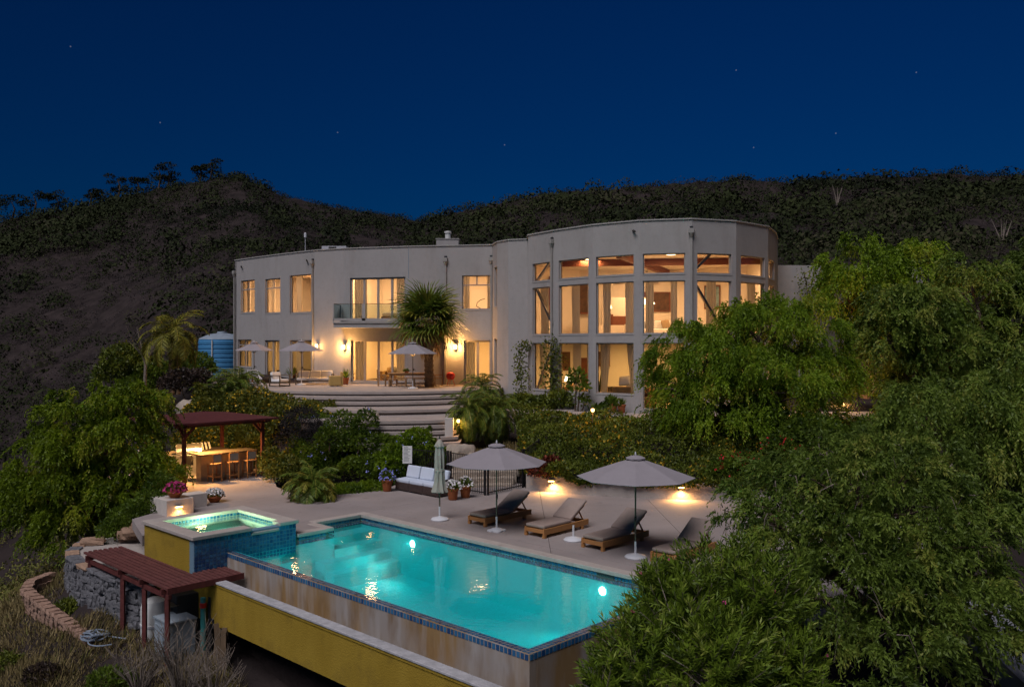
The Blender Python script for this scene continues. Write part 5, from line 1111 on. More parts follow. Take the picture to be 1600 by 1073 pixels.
# rocking chair
t = thing('deck_chair', 'white folding deck chair at the left end of the terrace', 'chair', at(398, 603, TZ), R(35))
for s_ in (-1, 1): MB().bar((s_ * .28, -.5, .0), (s_ * .28, .4, .85), .04, .04).bar((s_ * .28, .45, 0), (s_ * .28, -.4, .42), .04, .04).bar((s_ * .28, -.4, .42), (s_ * .28, .2, .60), .05, .03).build('side_frame', M['white_plastic'], t, rel=False)
for k in range(5): MB().bar((-.28, -.35 + .13 * k, .40 - .01 * k), (.28, -.35 + .13 * k, .40 - .01 * k), .09, .02).build('slat', M['white_plastic'], t, rel=False); MB().bar((-.28, .26 + .06 * k, .5 + .1 * k), (.28, .26 + .06 * k, .5 + .1 * k), .02, .07).build('slat', M['white_plastic'], t, rel=False)
# dining set
DT = at(641, 603, TZ); 
t = thing('dining_table', 'long teak dining table under the terrace umbrella', 'table', DT, R(3))
for k in range(7): MB().span((-1.25, -.48 + .14 * k, .71), (1.25, -.48 + .14 * k + .125, .75)).build('plank', M['weathered_teak'], t, rel=False)
MB().span((-1.15, -.42, .62), (1.15, .44, .70)).build('apron', M['weathered_teak'], t, rel=False)
for x in (-1.1, 1.1):
    for y in (-.40, .42): MB().span((x - .045, y - .045, 0), (x + .045, y + .045, .619)).build('leg', M['weathered_teak'], t, rel=False)
def bench(loc, rz, label, w_=1.1):
    t = thing('teak_bench', label, 'bench', loc, rz, 'teak benches around the dining table')
    for k in range(3): MB().span((-w_ / 2, -.2 + .135 * k, .43), (w_ / 2, -.2 + .135 * k + .12, .46)).build('slat', M['weathered_teak'], t, rel=False)
    for x in (-w_ / 2 + .08, w_ / 2 - .08): 
        for y in (-.16, .16): MB().span((x - .035, y - .035, 0), (x + .035, y + .035, .428)).build('leg', M['weathered_teak'], t, rel=False)
        MB().span((x - .02, -.15, .36), (x + .02, .15, .42)).build('apron', M['weathered_teak'], t, rel=False)
    MB().bar((-w_ / 2 + .08, 0, .14), (w_ / 2 - .08, 0, .14), .04, .05).build('stretcher', M['weathered_teak'], t, rel=False)
bench(DT + Vector((-.62, -.75, 0)), R(3), 'teak bench in front of the dining table, left of the umbrella pole'); bench(DT + Vector((.78, -.72, 0)), R(3), 'teak bench in front of the dining table, right of the umbrella pole'); bench(DT + Vector((0, .85, 0)), R(3), 'teak bench behind the dining table', 1.9)
def dchair(loc, rz, label):
    t = thing('teak_chair', label, 'chair', loc, rz, 'teak chairs at the table ends')
    for x in (-.2, .2): MB().bar((x, -.2, 0), (x, -.2, .62), .045, .045).build('leg', M['weathered_teak'], t, rel=False); MB().bar((x, .2, 0), (x, .25, .95), .045, .045).build('leg', M['weathered_teak'], t, rel=False); MB().bar((x, -.24, .63), (x, .23, .64), .06, .03).build('armrest', M['weathered_teak'], t, rel=False)
    for k in range(4): MB().span((-.22, -.21 + .11 * k, .43), (.22, -.21 + .11 * k + .095, .455)).build('slat', M['weathered_teak'], t, rel=False)
    for k in range(4): MB().bar((-.15 + .1 * k, .225, .47), (-.15 + .1 * k, .25, .93), .05, .02).build('back_slat', M['weathered_teak'], t, rel=False)
dchair(DT + Vector((1.6, .15, 0)), R(-88), 'teak armchair at the right end of the dining table'); dchair(DT + Vector((-1.6, -.1, 0)), R(92), 'teak armchair at the left end of the dining table')
t = thing('table_planter', 'small green plant on the dining table', 'plant', DT + Vector((-.2, 0, .752))); MB().lathe([(.09, 0), (.13, .08), (.12, .1)], 12).build('bowl', M['terracotta'], t, rel=False)
rg = np.random.default_rng(77); P, D, W_ = blob_leaves(rg, (0, 0, .08), (.2, .14, .14), 90, .1, .03); leaf_mesh('foliage', P, D, W_, rg.random(90), 'leaf_ground', t)
t = thing('kettle_grill', 'small red kettle grill near the right end of the terrace', 'grill', at(704, 602.5, TZ)); MB().lathe([(.04, .32), (.19, .37), (.26, .50), (.265, .56)], 18).build('bowl', M['red_enamel'], t, rel=False, smooth=True); MB().lathe([(.27, .565), (.24, .68), (.13, .77), (.02, .79)], 18).build('lid', M['red_enamel'], t, rel=False, smooth=True); MB().box((0, 0, .82), (.12, .03, .04)).build('handle', M['dark_metal'], t, rel=False)
for k in range(3): a = k * 2.1 + .4; MB().bar((.12 * math.cos(a), .12 * math.sin(a), .4), (.26 * math.cos(a), .26 * math.sin(a), 0), .025, .025).build('leg', M['red_enamel'], t, rel=False)
def spiky_pot(loc, label, h, n, seed, material='leaf_ground', pot=True, ll=.6):
    rg = np.random.default_rng(seed); t = thing('potted_plant', label, 'potted plant', loc)
    MB().lathe(potp, 18).build('pot', M['terracotta'], t, rel=False, smooth=True)
    a = rg.uniform(0, 6.28, n); el = rg.uniform(.4, 1.4, n); D = np.stack([np.cos(a) * np.cos(el), np.sin(a) * np.cos(el), np.sin(el)], 1) * (h * rg.uniform(.5, 1, (n, 1))); P = np.zeros((n, 3)) + np.array([0, 0, .36]) + rg.normal(size=(n, 3)) * .03
    leaf_mesh('foliage', P, D, unit(np.cross(D, [0, 0, 1.])) * .035, rg.random(n), material, t)
spiky_pot(at(540, 600.5, TZ), 'terracotta pot with spiky leaves beside the wicker armchair', .75, 60, 1); spiky_pot(at(456, 596, TZ), 'leafy potted plant behind the armchair on the terrace', .9, 90, 2); spiky_pot(at(392, 598, TZ), 'potted plant beside the leftmost lower window', .7, 60, 3); spiky_pot(at(548, 599, TZ), 'small potted plant left of the lower sliding doors', .5, 50, 4)
spiky_pot(at(958, 644, 2.22), 'small leafy plant in terracotta pot at the foot of the tower', .6, 40, 5); spiky_pot(at(971, 645, 2.22), 'round leafy terracotta pot right of another pot at the tower', .45, 60, 6)
# path lights
def path_light(loc, label, power=16, h=.45):
    t = thing('path_light', label, 'path light', loc, 0, 'small amber path lights'); MB().tube([(0, 0, 0), (0, 0, h)], .018, 8).build('stem', M['bronze_metal'], t, rel=False); MB().lathe([(.035, h), (.06, h + .02), (.06, h + .1), (.03, h + .12)], 12).build('bulb', M['bulb_amber'], t, rel=False, smooth=True); MB().lathe([(.10, h + .12), (.03, h + .17)], 12).build('cap', M['bronze_metal'], t, rel=False); lamp('POINT', (0, -.12, h + .04), power, WARM2, t, .05)
path_light(Vector((-2.25, 36.3, 2.0)) , 'lit path light among the small palms beside the steps', 18, .15); path_light(at(926, 660, 2.22), 'lit path light on the walk in front of the tower', 14)
path_light(Vector((15.7, 39.3, 1.75)), 'amber ground light behind the big tree right of the tower', 900, .3); path_light(Vector((16.6, 43.6, 2.0)), 'amber ground light under the wing wall behind the trees', 700, .4); path_light(Vector((12.2, 38.8, 2.0)), 'amber light hidden under the weeping tree', 90, .5)
# ================================================================== water tank and clutter left of the house
q = Vector(((347 - 800) / F * 63.5, 63.5, 2.7)); t = thing('water_tank', 'big blue water tank left of the house', 'water tank', q)
m = MB(); prof = [(1.62, 0)]
for k in range(9): z = .1 + k * .32; prof += [(1.62, z), (1.66, z + .04), (1.66, z + .24), (1.62, z + .28)]
prof += [(1.62, 3.05)]; m.lathe(prof, 40).build('shell', M['tank_blue'], t, rel=False, smooth=True); MB().lathe([(1.63, 3.05), (1.55, 3.15), (.9, 3.42), (.35, 3.5), (.33, 3.62), (.02, 3.64)], 36).build('lid', M['tank_lid'], t, rel=False, smooth=True); MB().tube([(-.15, -1.7, 0), (-.15, -1.7, 3.0)], .045, 8).build('pipe', M['tank_white'], t, rel=False)
t = thing('fuel_can', 'small red topped white can beside the water tank', 'can', atY(322, 582, 60)); MB().lathe([(.2, -.25), (.2, .05)], 14).build('body', M['white_plastic'], t, rel=False); MB().lathe([(.2, .052), (.2, .25), (.05, .3)], 14).build('top', M['red_enamel'], t, rel=False)
# ================================================================== pump shelter below the spa
ps = thing('pump_shelter', 'low maroon slatted shelter over the pool pumps below the spa', 'pergola', uv(13, -1.9, -2.5))
sz_ = -.5; v0, v1 = -2.12, -.99
for k in range(15):
    v = v0 + .05 + .137 * k; u1 = 15.3 if v < -1.0 else 10.93
    MB().bar(uv(9.95 + .02 * math.sin(k * 5), v, sz_ + .006 * math.sin(k * 3)), uv(u1 + .03 * math.sin(k * 7), v, sz_ + .006 * math.sin(k * 4)), .078, .055).build('slat', M['maroon_slat'], ps)
for u in (10.2, 11.45, 12.8, 15.0): MB().bar(uv(u, v0 - .04, sz_ - .095), uv(u, v1 - .01, sz_ - .095), .06, .13).build('joist', M['maroon_paint'], ps)
MB().bar(uv(10.0, v0 + .1, sz_ - .215), uv(15.3, v0 + .1, sz_ - .215), .08, .10).build('beam', M['maroon_paint'], ps)
MB().bar(uv(9.90, v0 - .02, sz_ - .03), uv(9.90, -.12, sz_ - .03), .04, .15).build('fascia', M['maroon_paint'], ps)
for (u, v) in ((10.15, v0 + .1), (11.45, v0 + .1), (12.8, v0 + .1), (11.6, -1.1), (15.05, v0 + .1)):
    q = uv(u, v); g = H1(q.x, q.y) if u < 14 else -1.0; MB().bar((q.x, q.y, g - .2), (q.x, q.y, sz_ - .17 if v > -1.5 else sz_ - .268), .10, .10).build('post', M['maroon_paint'], ps)
def ground(u, v): q = uv(u, v); return Vector((q.x, q.y, H1(q.x, q.y)))
q = ground(10.75, -1.55); t = thing('equipment_cabinet', 'grey steel equipment cabinet under the slatted shelter', 'cabinet', q, UANG); MB().box((0, 0, .42), (.85, .7, 1.1)).build('body', M['cabinet_grey'], t, rel=False, bevel=.03); MB().box((0, 0, .985), (.9, .75, .04)).build('lid', M['cabinet_grey'], t, rel=False); MB().box((.1, .36, .45), (.5, .02, .8)).build('door', M['cabinet_grey'], t, rel=False)
q = ground(11.85, -1.6); t = thing('filter_tank', 'white rounded filter tank beside the grey cabinet', 'tank', q); MB().lathe([(.3, -.1), (.33, .05), (.33, .55), (.34, .56), (.34, .62), (.33, .63), (.33, 1.05), (.28, 1.2), (.12, 1.28), (.03, 1.3)], 24).build('body', M['tank_white'], t, rel=False, smooth=True); MB().lathe([(.345, .56), (.345, .62)], 24).build('clamp', M['antenna_grey'], t, rel=False)
q = ground(11.3, -1.5) + Vector((0, 0, .95)); t = thing('pool_heater', 'black pool heater with round fan behind the cabinet', 'heater', ground(11.15, -1.1)); MB().box((0, 0, .7), (.6, .5, 1.5), rz=.7).build('body', M['black_plastic'], t, rel=False, bevel=.02); MB().lathe([(.18, 0), (.2, .03)], 16).build('fan_ring', M['bronze_metal'], t, rel=False).location = (-.2, -.3, 1.2)
t = thing('pipe_stack', 'teal and dark vertical pool pipes beside the yellow wall', 'pipe', ground(10.35, -1.0)); MB().tube([(0, 0, -.1), (0, 0, 1.45)], .07, 12).build('pipe', M['teal_pipe'], t, rel=False); MB().tube([(.16, .05, -.1), (.16, .05, 1.45)], .05, 10).build('pipe', M['black_plastic'], t, rel=False); MB().lathe([(.09, 1.2), (.09, 1.32)], 12).build('collar', M['red_enamel'], t, rel=False); MB().tube([(.16, .05, .9), (.3, -.1, .9), (.3, -.1, .7)], .04, 8).build('elbow', M['black_plastic'], t, rel=False)
rp = random.Random(4)
for k in range(6):
    g = ground(9.0 + .13 * k, -1.15 + .02 * k); lean = rp.uniform(-.25, .25); t = thing('stored_board', ('leftmost', 'second', 'third', 'fourth', 'fifth', 'rightmost')[5 - k] + ' of six old boards leaning under the pool basin', 'board', g, 0, 'boards leaning in the dark under the basin'); MB().bar((0, 0, 0), (lean, .35, 1.0 + .15 * rp.random()), .12, .03).build('plank', M['board_wood'], t, rel=False)
t = thing('hose_coil', 'tangled pale blue hose lying in the dry grass', 'hose', ground(12.9, -2.7) + Vector((0, 0, .08)))
pts = []
for k in range(150):
    a = k * .33; r = .2 + .10 * math.sin(k * .13) + .05 * math.sin(k * 1.1); pts.append((r * math.cos(a) * 1.1, r * math.sin(a), .03 + .12 * (k / 150) + .04 * math.sin(k * .7)))
MB().tube(pts, .021, 6).build('hose', M['hose'], t, rel=False, smooth=True)
lo = [(.35, 0, .05)] + [(.4 + .45 * math.cos(a / 5), -.1 + .55 * math.sin(a / 5), .02) for a in range(28)]; MB().tube(lo, .018, 6).build('loose_end', M['hose'], t, rel=False, smooth=True)
# ---- round pad with stone wall and cap stones
PADZ = -.92
padpts = [at(228, 838, PADZ), at(185, 838, PADZ), at(150, 842, PADZ), at(128, 849, PADZ), at(114, 860, PADZ), at(113, 869, PADZ), at(124, 879, PADZ), at(146, 889, PADZ), at(175, 901, PADZ), at(205, 906, PADZ), at(240, 910, PADZ)]
m = MB(); m.prism([(p.x, p.y) for p in padpts] + [(uv(14.0, -.9).x, uv(14.0, -.9).y), (uv(14.3, 1.2).x, uv(14.3, 1.2).y)], -2.8, PADZ); o = m.build('stone_pad', M['retaining_concrete']); tag(o, 'curved concrete pad beside the spa above the stone wall', 'pad', kind='structure')
sw = thing('stone_wall', 'curved grey fieldstone wall around the pad left of the spa', 'stone wall', (padpts[5].x, padpts[5].y, -2.2))
def stone_mesh(seed, sub=2):
    rg = random.Random(seed); bm = bmesh.new(); bmesh.ops.create_cube(bm, size=1); bmesh.ops.subdivide_edges(bm, edges=bm.edges[:], cuts=1, use_grid_fill=True)
    for v in bm.verts:
        v.co = v.co * (1 - .18 * (v.co.length - .5)) + Vector((rg.uniform(-.07, .07), rg.uniform(-.07, .07), rg.uniform(-.07, .07)))
    me = bpy.data.meshes.new('stone'); bm.to_mesh(me); bm.free(); return me
SM = {}
def stones_of(material):
    if material not in SM: SM[material] = [stone_mesh(s) for s in range(6)]; [x.materials.append(M[material]) for x in SM[material]]
    return SM[material]
def put_stone(name, me, loc, size, rz, parent, tilt=0.0):
    o = bpy.data.objects.new(name, me); COL.objects.link(o); o.parent = parent; o.location = Vector(loc) - parent.location; o.scale = size; o.rotation_euler = (tilt, tilt * .6, rz); return o
rs = random.Random(12); path = padpts[2:]
seglen = [(path[i + 1] - path[i]).length for i in range(len(path) - 1)]; tot = sum(seglen)
def on_path(s, path=path, seglen=seglen):
    for i, l_ in enumerate(seglen):
        if s <= l_ or i == len(seglen) - 1: d = (path[i + 1] - path[i]).normalized(); return path[i] + d * s, d
        s -= l_
sset = stones_of('grey_stone')
for row in range(7):
    s = rs.uniform(0, .1)
    while s < tot:
        ln = rs.uniform(.12, .27); p, d = on_path(min(s + ln / 2, tot)); out = Vector((d.y, -d.x, 0)); out = -out if out.dot(Vector((p.x + 11.3, p.y - 26, 0))) < 0 else out
        z = PADZ - .16 - row * .16 + rs.uniform(-.045, .045); jt = rs.uniform(-.035, .04); put_stone('stone', rs.choice(sset), (p.x + out.x * (.02 + .02 * row + jt), p.y + out.y * (.02 + .02 * row + jt), z), (ln * 1.02, .26, .17 * rs.uniform(.7, 1.35)), math.atan2(d.y, d.x) + rs.uniform(-.3, .3), sw, rs.uniform(-.2, .2)); s += ln
s = 0; cset_ = stones_of('sandstone')
while s < tot - .2:
    ln = rs.uniform(.4, .75); p, d = on_path(min(s + ln / 2, tot)); put_stone('cap_stone', rs.choice(sset if rs.random() < .6 else cset_), (p.x, p.y, PADZ - .01), (ln * .97, .38, .13), math.atan2(d.y, d.x) + rs.uniform(-.08, .08), sw); s += ln
# sandstone step blocks up to the deck
for k, (px, py, z, sx, lab) in enumerate(((207, 838, -.78, .85, 'lowest sandstone block step beside the spa corner'), (196, 833, -.62, .4, 'small sandstone block left of the steps by the spa'), (214, 829, -.52, .8, 'middle sandstone block step beside the spa corner'), (222, 820, -.27, .6, 'topmost sandstone block step beside the spa corner'))):
    p = at(px, py, z); o = bpy.data.objects.new('block_step', cset_[k]); COL.objects.link(o); o.location = p; o.scale = (sx, .5, .27); o.rotation_euler.z = R(12); tag(o, lab, 'stone block')
o = bpy.data.objects.new('loose_stone', cset_[5]); COL.objects.link(o); o.location = at(145, 845, PADZ + .12); o.scale = (.75, .35, .22); o.rotation_euler.z = R(15); tag(o, 'long loose stone on the rim of the curved pad', 'stone')
# ---- tan block retaining wall at the lower left
bw = thing('block_wall', 'curved tan block retaining wall in the dry grass at lower left', 'block wall', (-13, 24.5, -2.4))
bpts = [Vector((-14.25, 26.9, -1.62)), Vector((-14.5, 26.1, -1.66)), Vector((-14.3, 25.5, -1.72)), Vector((-13.8, 25.0, -1.78)), Vector((-13.1, 24.35, -1.86)), Vector((-12.4, 23.75, -1.95)), Vector((-11.7, 23.15, -2.05)), Vector((-11.15, 22.65, -2.12)), Vector((-10.85, 22.4, -2.16))]
bl = [(bpts[i + 1] - bpts[i]).length for i in range(len(bpts) - 1)]; bt = sum(bl); bset = stones_of('block_tan')
for row in range(5):
    s = (row % 2) * .14
    while s < bt - .05:
        p, d = on_path(min(s + .14, bt), bpts, bl); out = Vector((d.y, -d.x, 0))
        if row * .19 > 1.0 - .45 * (s / bt): break
        z = p.z - .09 - row * .185; k = -.045 * row
        put_stone('block', rs.choice(bset), (p.x - out.x * k * -1, p.y - out.y * k * -1, z), (.285, .30, .18), math.atan2(d.y, d.x) + rs.uniform(-.1, .1), bw, rs.uniform(-.06, .06)); s += .29
# ================================================================== vegetation
def weeping_crown(rg, lobes, ncl, ns, nl, Ln, ll, lw, zlo=-.45, droop=.72):
    lob = np.array(lobes, float); wts = lob[:, 3] * lob[:, 5]; wts /= wts.sum(); k = rg.choice(len(lob), ncl, p=wts); c = lob[k, :3]; r = lob[k, 3:]
    z = rg.uniform(zlo, 1, ncl); a = rg.uniform(0, 2 * np.pi, ncl); q = np.sqrt(np.maximum(1 - z * z, 0)); d = np.stack([q * np.cos(a), q * np.sin(a), z], 1)
    fr = np.where(rg.random(ncl) < .2, rg.uniform(.35, .75, ncl), rg.uniform(.80, 1.10, ncl)); C = c + d * r * fr[:, None]
    o = unit(d * np.array([1, 1, .35])); S = np.repeat(C, ns, 0); O = np.repeat(o, ns, 0); n = ncl * ns
    S = S + rg.normal(size=(n, 3)) * Ln * np.repeat(rg.uniform(.09, .2, ncl), ns)[:, None] * np.array([1, 1, .7]); h = unit(O + rg.normal(size=(n, 3)) * .65 + np.array([0, 0, .35 + 1.2 * (.72 - droop)])); LL = Ln * rg.uniform(.6, 1.25, n)
    t = np.linspace(.08, 1, nl); 
    P = S[:, None] + h[:, None] * (LL[:, None] * .5 * t[None])[..., None] + np.array([0, 0, -1.]) * (LL[:, None] * droop * t[None] ** 2)[..., None]
    T = h[:, None] * .5 + np.array([0, 0, -2 * droop]) * t[None, :, None]; T = unit(T)
    P = P.reshape(-1, 3); T = T.reshape(-1, 3); sd = side(T, rg); D = unit(T + sd * rg.uniform(.35, 1.0, (len(P), 1)) * np.where(rg.random((len(P), 1)) < .5, 1, -1)) * (ll * rg.uniform(.65, 1.3, (len(P), 1)))
    W_ = side(D, rg) * lw
    ct = np.repeat(rg.uniform(.12, .85, ncl), ns * nl); tt = np.tile(t, n); tint = ct + rg.uniform(-.12, .18, len(P)) + .15 * tt
    return P, D, W_, tint
def limbs(t, base, lobes, r0, rg, material='bark', fork=.4):
    b = Vector(base); cen = Vector(np.mean(np.array(lobes)[:, :3], 0)); f = b.lerp(Vector((cen.x, cen.y, cen.z)), fork); mid_ = b.lerp(f, .5) + Vector((rg.normal() * .15, rg.normal() * .15, 0))
    MB().tube([b - Vector((0, 0, .3)), mid_, f], [r0 * 1.25, r0, r0 * .8], 10).build('trunk', M[material], t, smooth=True)
    for l_ in lobes:
        c = Vector(l_[:3]); m1 = f.lerp(c, .5) + Vector((rg.normal() * .3, rg.normal() * .3, .25)); mb = MB().tube([f, m1, c + Vector((0, 0, l_[5] * .3))], [r0 * .62, r0 * .4, r0 * .14], 8)
        for k in range(6):
            d = Vector(rvec(rg, 1)[0]); d.z = abs(d.z) * .6 + .1; e = c + Vector((d.x * l_[3], d.y * l_[4], d.z * l_[5])) * .85; mb.tube([m1.lerp(c, .3 + .1 * k), m1.lerp(e, .6) + Vector((0, 0, .2)), e], [r0 * .22, r0 * .13, r0 * .03], 5)
        mb.build('branch', M[material], t, smooth=True)
def weeping_tree(label, base, lobes, ncl, ns, nl, Ln, ll, lw, material, seed, r0=.2, zlo=-.45, name='pepper_tree', twigs=0, droop=.72):
    rg = np.random.default_rng(seed); t = thing(name, label, 'tree', base, 0, 'pepper trees'); limbs(t, base, lobes, r0, rg)
    P, D, W_, ti = weeping_crown(rg, lobes, ncl, ns, nl, Ln, ll, lw, zlo, droop); leaf_mesh('crown', P, D, W_, ti, material, t, off=base)
    if twigs:
        mb = MB(); L_ = np.array(lobes)
        for k in range(twigs):
            l_ = L_[rg.integers(len(L_))]; d = rvec(rg, 1)[0]; d[1] = -abs(d[1]); p = Vector(l_[:3] + d * l_[3:] * rg.uniform(.85, 1.05)); h = Vector(rvec(rg, 1)[0]) * .5; ln = rg.uniform(.4, 1.0)
            mb.tube([p, p + (h + Vector((0, 0, -.1))) * ln * .5, p + (h * .9 + Vector((0, 0, -.5))) * ln], [.011, .008, .003], 4)
        tag(mb.build('bare_twigs', M['twig'], t), kind='stuff')
    return t
def S_(px, py, Y, rx, rz, ry=None):      # lobe from a photo position, distance and real radii
    p = atY(px, py, Y); return (p.x, p.y, p.z, rx, ry or rx, rz)
# --- A: in front of the tower's right half
weeping_tree('wide bright green weeping tree in front of the tower', (9.3, 35.0, 1.0), [S_(1150, 560, 34.5, 2.3, 2.0), S_(1235, 540, 35, 2.0, 1.9), S_(1075, 575, 34.3, 1.6, 1.7), S_(1120, 640, 33.8, 2.2, 1.5), S_(1230, 630, 33.8, 2.2, 1.6), S_(1290, 590, 35, 1.2, 1.5), S_(1195, 500, 35.3, 1.5, .9), S_(1045, 620, 34, .9, 1.2)], 330, 25, 16, 1.0, .13, .024, 'leaf_pepper', 11, .24, droop=.6)
# --- B: behind, against the hill
weeping_tree('tall weeping tree lit from below behind the right wing', (18.5, 45.5, 2), [S_(1345, 425, 45, 1.9, 1.9), S_(1415, 430, 45.5, 2.0, 1.9), S_(1320, 470, 44.5, 1.0, 1.5), S_(1440, 490, 45, 1.8, 2.0), S_(1380, 490, 44.8, 1.8, 1.6)], 200, 18, 13, 1.25, .19, .038, 'leaf_pepper', 12, .26)
# --- C1..C3: right hand trees
weeping_tree('dark green pepper tree behind the wide weeping tree', (17.3, 36.2, 1.5), [S_(1412, 505, 36, 1.6, 1.5), S_(1470, 570, 36.3, 1.7, 1.7), S_(1430, 620, 35.5, 1.1, 1.4), S_(1385, 535, 36, .8, .9), S_(1455, 480, 36.5, 1.0, .8)], 190, 21, 14, 1.05, .155, .032, 'leaf_pepper_dark', 13, .22, droop=.45)
weeping_tree('tall pepper tree at the right edge of the view', (22.5, 40.5, 1.5), [S_(1515, 440, 40, 1.3, 1.3), S_(1585, 520, 40, 2.0, 2.0), S_(1510, 540, 39.5, 1.5, 1.7), S_(1640, 440, 40, 1.6, 1.8), S_(1545, 620, 39.5, 2.0, 1.6), S_(1560, 450, 40.3, 1.0, .9)], 240, 21, 14, 1.1, .165, .034, 'leaf_pepper_dark', 14, .25, droop=.45)
weeping_tree('drooping pepper tree at the right above the driveway', (14.6, 27.4, .2), [S_(1500, 690, 27, 2.0, 1.9), S_(1570, 700, 27, 2.0, 2.2), S_(1440, 660, 27, 1.3, 1.2), S_(1530, 790, 26.6, 1.7, 1.5), S_(1620, 650, 27.5, 2.0, 2.2)], 260, 20, 14, 1.0, .135, .028, 'leaf_pepper_dark', 15, .22)
# --- D: big foreground tree
weeping_tree('big feathery pepper tree in the right foreground', (7.4, 15.6, -.9), [S_(1330, 790, 16, 1.75, 1.35), S_(1420, 850, 15.6, 1.75, 1.6), S_(1240, 800, 16.2, 1.1, 1.0), S_(1290, 900, 15.3, 1.5, 1.4), S_(1450, 960, 15, 1.55, 1.5), S_(1350, 1000, 14.6, 1.7, 1.5), S_(1400, 760, 16.2, 1.3, 1.0), S_(1180, 810, 16.4, .75, .6), S_(1510, 900, 15.4, 1.0, 1.2), S_(1280, 735, 16.4, .9, .6)], 470, 19, 16, .68, .085, .0155, 'leaf_pepper_dark', 16, .2, twigs=160, droop=.40)
# --- F: left foreground tree
weeping_tree('round bright green pepper tree at the left beside the deck', (-15.3, 31.2, -1.6), [S_(150, 660, 31, 1.7, 1.3), S_(205, 650, 31.3, 1.2, 1.0), S_(110, 740, 30.8, 2.0, 1.7), S_(200, 740, 30.6, 1.5, 1.6), S_(70, 800, 30.6, 1.5, 1.5), S_(150, 810, 30.2, 1.9, 1.4), S_(215, 790, 30.4, .8, 1.0)], 340, 20, 17, .9, .12, .023, 'leaf_left', 17, .2, droop=.50)
# --- oleander in front of the pool's right end
def oleander(label, base, lobes, nst, seed):
    rg = np.random.default_rng(seed); t = thing('oleander_bush', label, 'bush', base); Ps, Ds, Ws, Ti = [], [], [], []; stems = MB(); L_ = np.array(lobes); wts = L_[:, 3] * L_[:, 5]; wts /= wts.sum(); tops = []
    for k in range(nst):
        l_ = L_[rg.choice(len(L_), p=wts)]; z = rg.uniform(-.25, 1); a = rg.uniform(0, 6.283); q = math.sqrt(max(1 - z * z, 0)); d = np.array([q * math.cos(a), q * math.sin(a), z]); tip = l_[:3] + d * l_[3:] * rg.uniform(.72, 1.08)
        h = unit(d * np.array([1, 1, .6]) + np.array([0, 0, .75]) + rg.normal(size=3) * .25); ln = rg.uniform(.45, .75); st = tip - h * ln; nw_ = 13
        if k % 3 == 0: stems.tube([Vector(st - h * .3), Vector(tip)], [.010, .005], 4)
        tw = rg.uniform(.1, .75); tops.append((tip, h))
        for j in range(nw_):
            f = .15 + .85 * j / (nw_ - 1); p = st + h * ln * f; a0 = rg.uniform(0, 6.28); x = unit(np.cross(h, [.3, .9, .2])); y = np.cross(h, x)
            for b in range(3):
                aa = a0 + b * 2.094; e = .65 + .75 * f ** 2; D = unit((x * math.cos(aa) + y * math.sin(aa)) + h * e) * rg.uniform(.10, .155) * (1.1 - .45 * max(0, f - .75) * 4 * .5)
                Ps.append(p); Ds.append(D); Ws.append(unit(np.cross(D, h + rg.normal(size=3) * .2)) * .0125); Ti.append(tw + rg.uniform(-.15, .2) + .15 * f)
    leaf_mesh('leaves', np.array(Ps), np.array(Ds), np.array(Ws), np.array(Ti), 'leaf_oleander', t, off=base); stems.build('stem', M['twig'], t)
    b = Vector(base); m = MB()
    for l_ in lobes: m.tube([b + Vector((rg.normal() * .2, rg.normal() * .2, -.2)), b.lerp(Vector(l_[:3]), .6), Vector(l_[:3])], [.06, .04, .015], 6)
    m.build('trunk', M['bark'], t, smooth=True)
    P, D, W_ = [], [], []
    for k in rg.choice(len(tops), 9, replace=False):
        p, h = tops[k]
        for j in range(5): D.append(unit(h + rvec(rg, 1)[0] * 1.2) * .05); P.append(p + h * .03); W_.append(rvec(rg, 1)[0] * .022)
    leaf_mesh('blossom', np.array(P), np.array(D), np.array(W_), np.zeros(len(P)), 'leaf_petal_pink', t, off=base)
oleander('dense oleander bush with pink blossoms in front of the pool corner', (3.0, 12.9, -2.6), [S_(1110, 900, 13, .75, .62), S_(1060, 960, 12.7, .85, .75), S_(1180, 930, 12.8, .85, .75), S_(1000, 1020, 12.4, .75, .7), S_(1120, 1030, 12.0, .9, .8), S_(1220, 1040, 12.2, .7, .7), S_(1030, 905, 13.1, .38, .40), S_(1165, 870, 13.2, .4, .35), S_(950, 1060, 12.2, .45, .45)], 1050, 31)
# ------------------------------------------------------------------ shrubs
def shrub_arrays(rg, lobes, n, ll, lw, up=.25, flower=0.0):
    L_ = np.array(lobes, float); wts = L_[:, 3] * L_[:, 5] + L_[:, 3] ** 2; wts /= wts.sum(); k = rg.choice(len(L_), n, p=wts); z = rg.uniform(-.3, 1, n); a = rg.uniform(0, 6.283, n); q = np.sqrt(1 - z * z); d = np.stack([q * np.cos(a), q * np.sin(a), z], 1)
    bump = 1 + .10 * np.sin(a * 5 + k) * np.sin(z * 7 + k * 2) + .05 * np.sin(a * 13 + z * 11)
    P = L_[k, :3] + d * L_[k, 3:] * (bump * np.where(rg.random(n) < .3, rg.uniform(.5, .9, n), rg.uniform(.9, 1.06, n)))[:, None]; D = unit(d * .7 + rvec(rg, n) + np.array([0, 0, up])) * (ll * rg.uniform(.6, 1.35, (n, 1)))
    cl = .25 + .25 * np.sin(P[:, 0] * 3.1 + 2 * np.sin(P[:, 2] * 2.7)) * np.sin(P[:, 1] * 2.9 + P[:, 2] * 3.3); ti = cl + rg.uniform(-.15, .4, n); ti = np.minimum(ti, .8)
    if flower: ti = np.where((rg.random(n) < flower) , 1.0, ti)
    return P, D, side(D, rg) * lw * np.where(ti >= 1, 1.5, 1)[:, None], ti
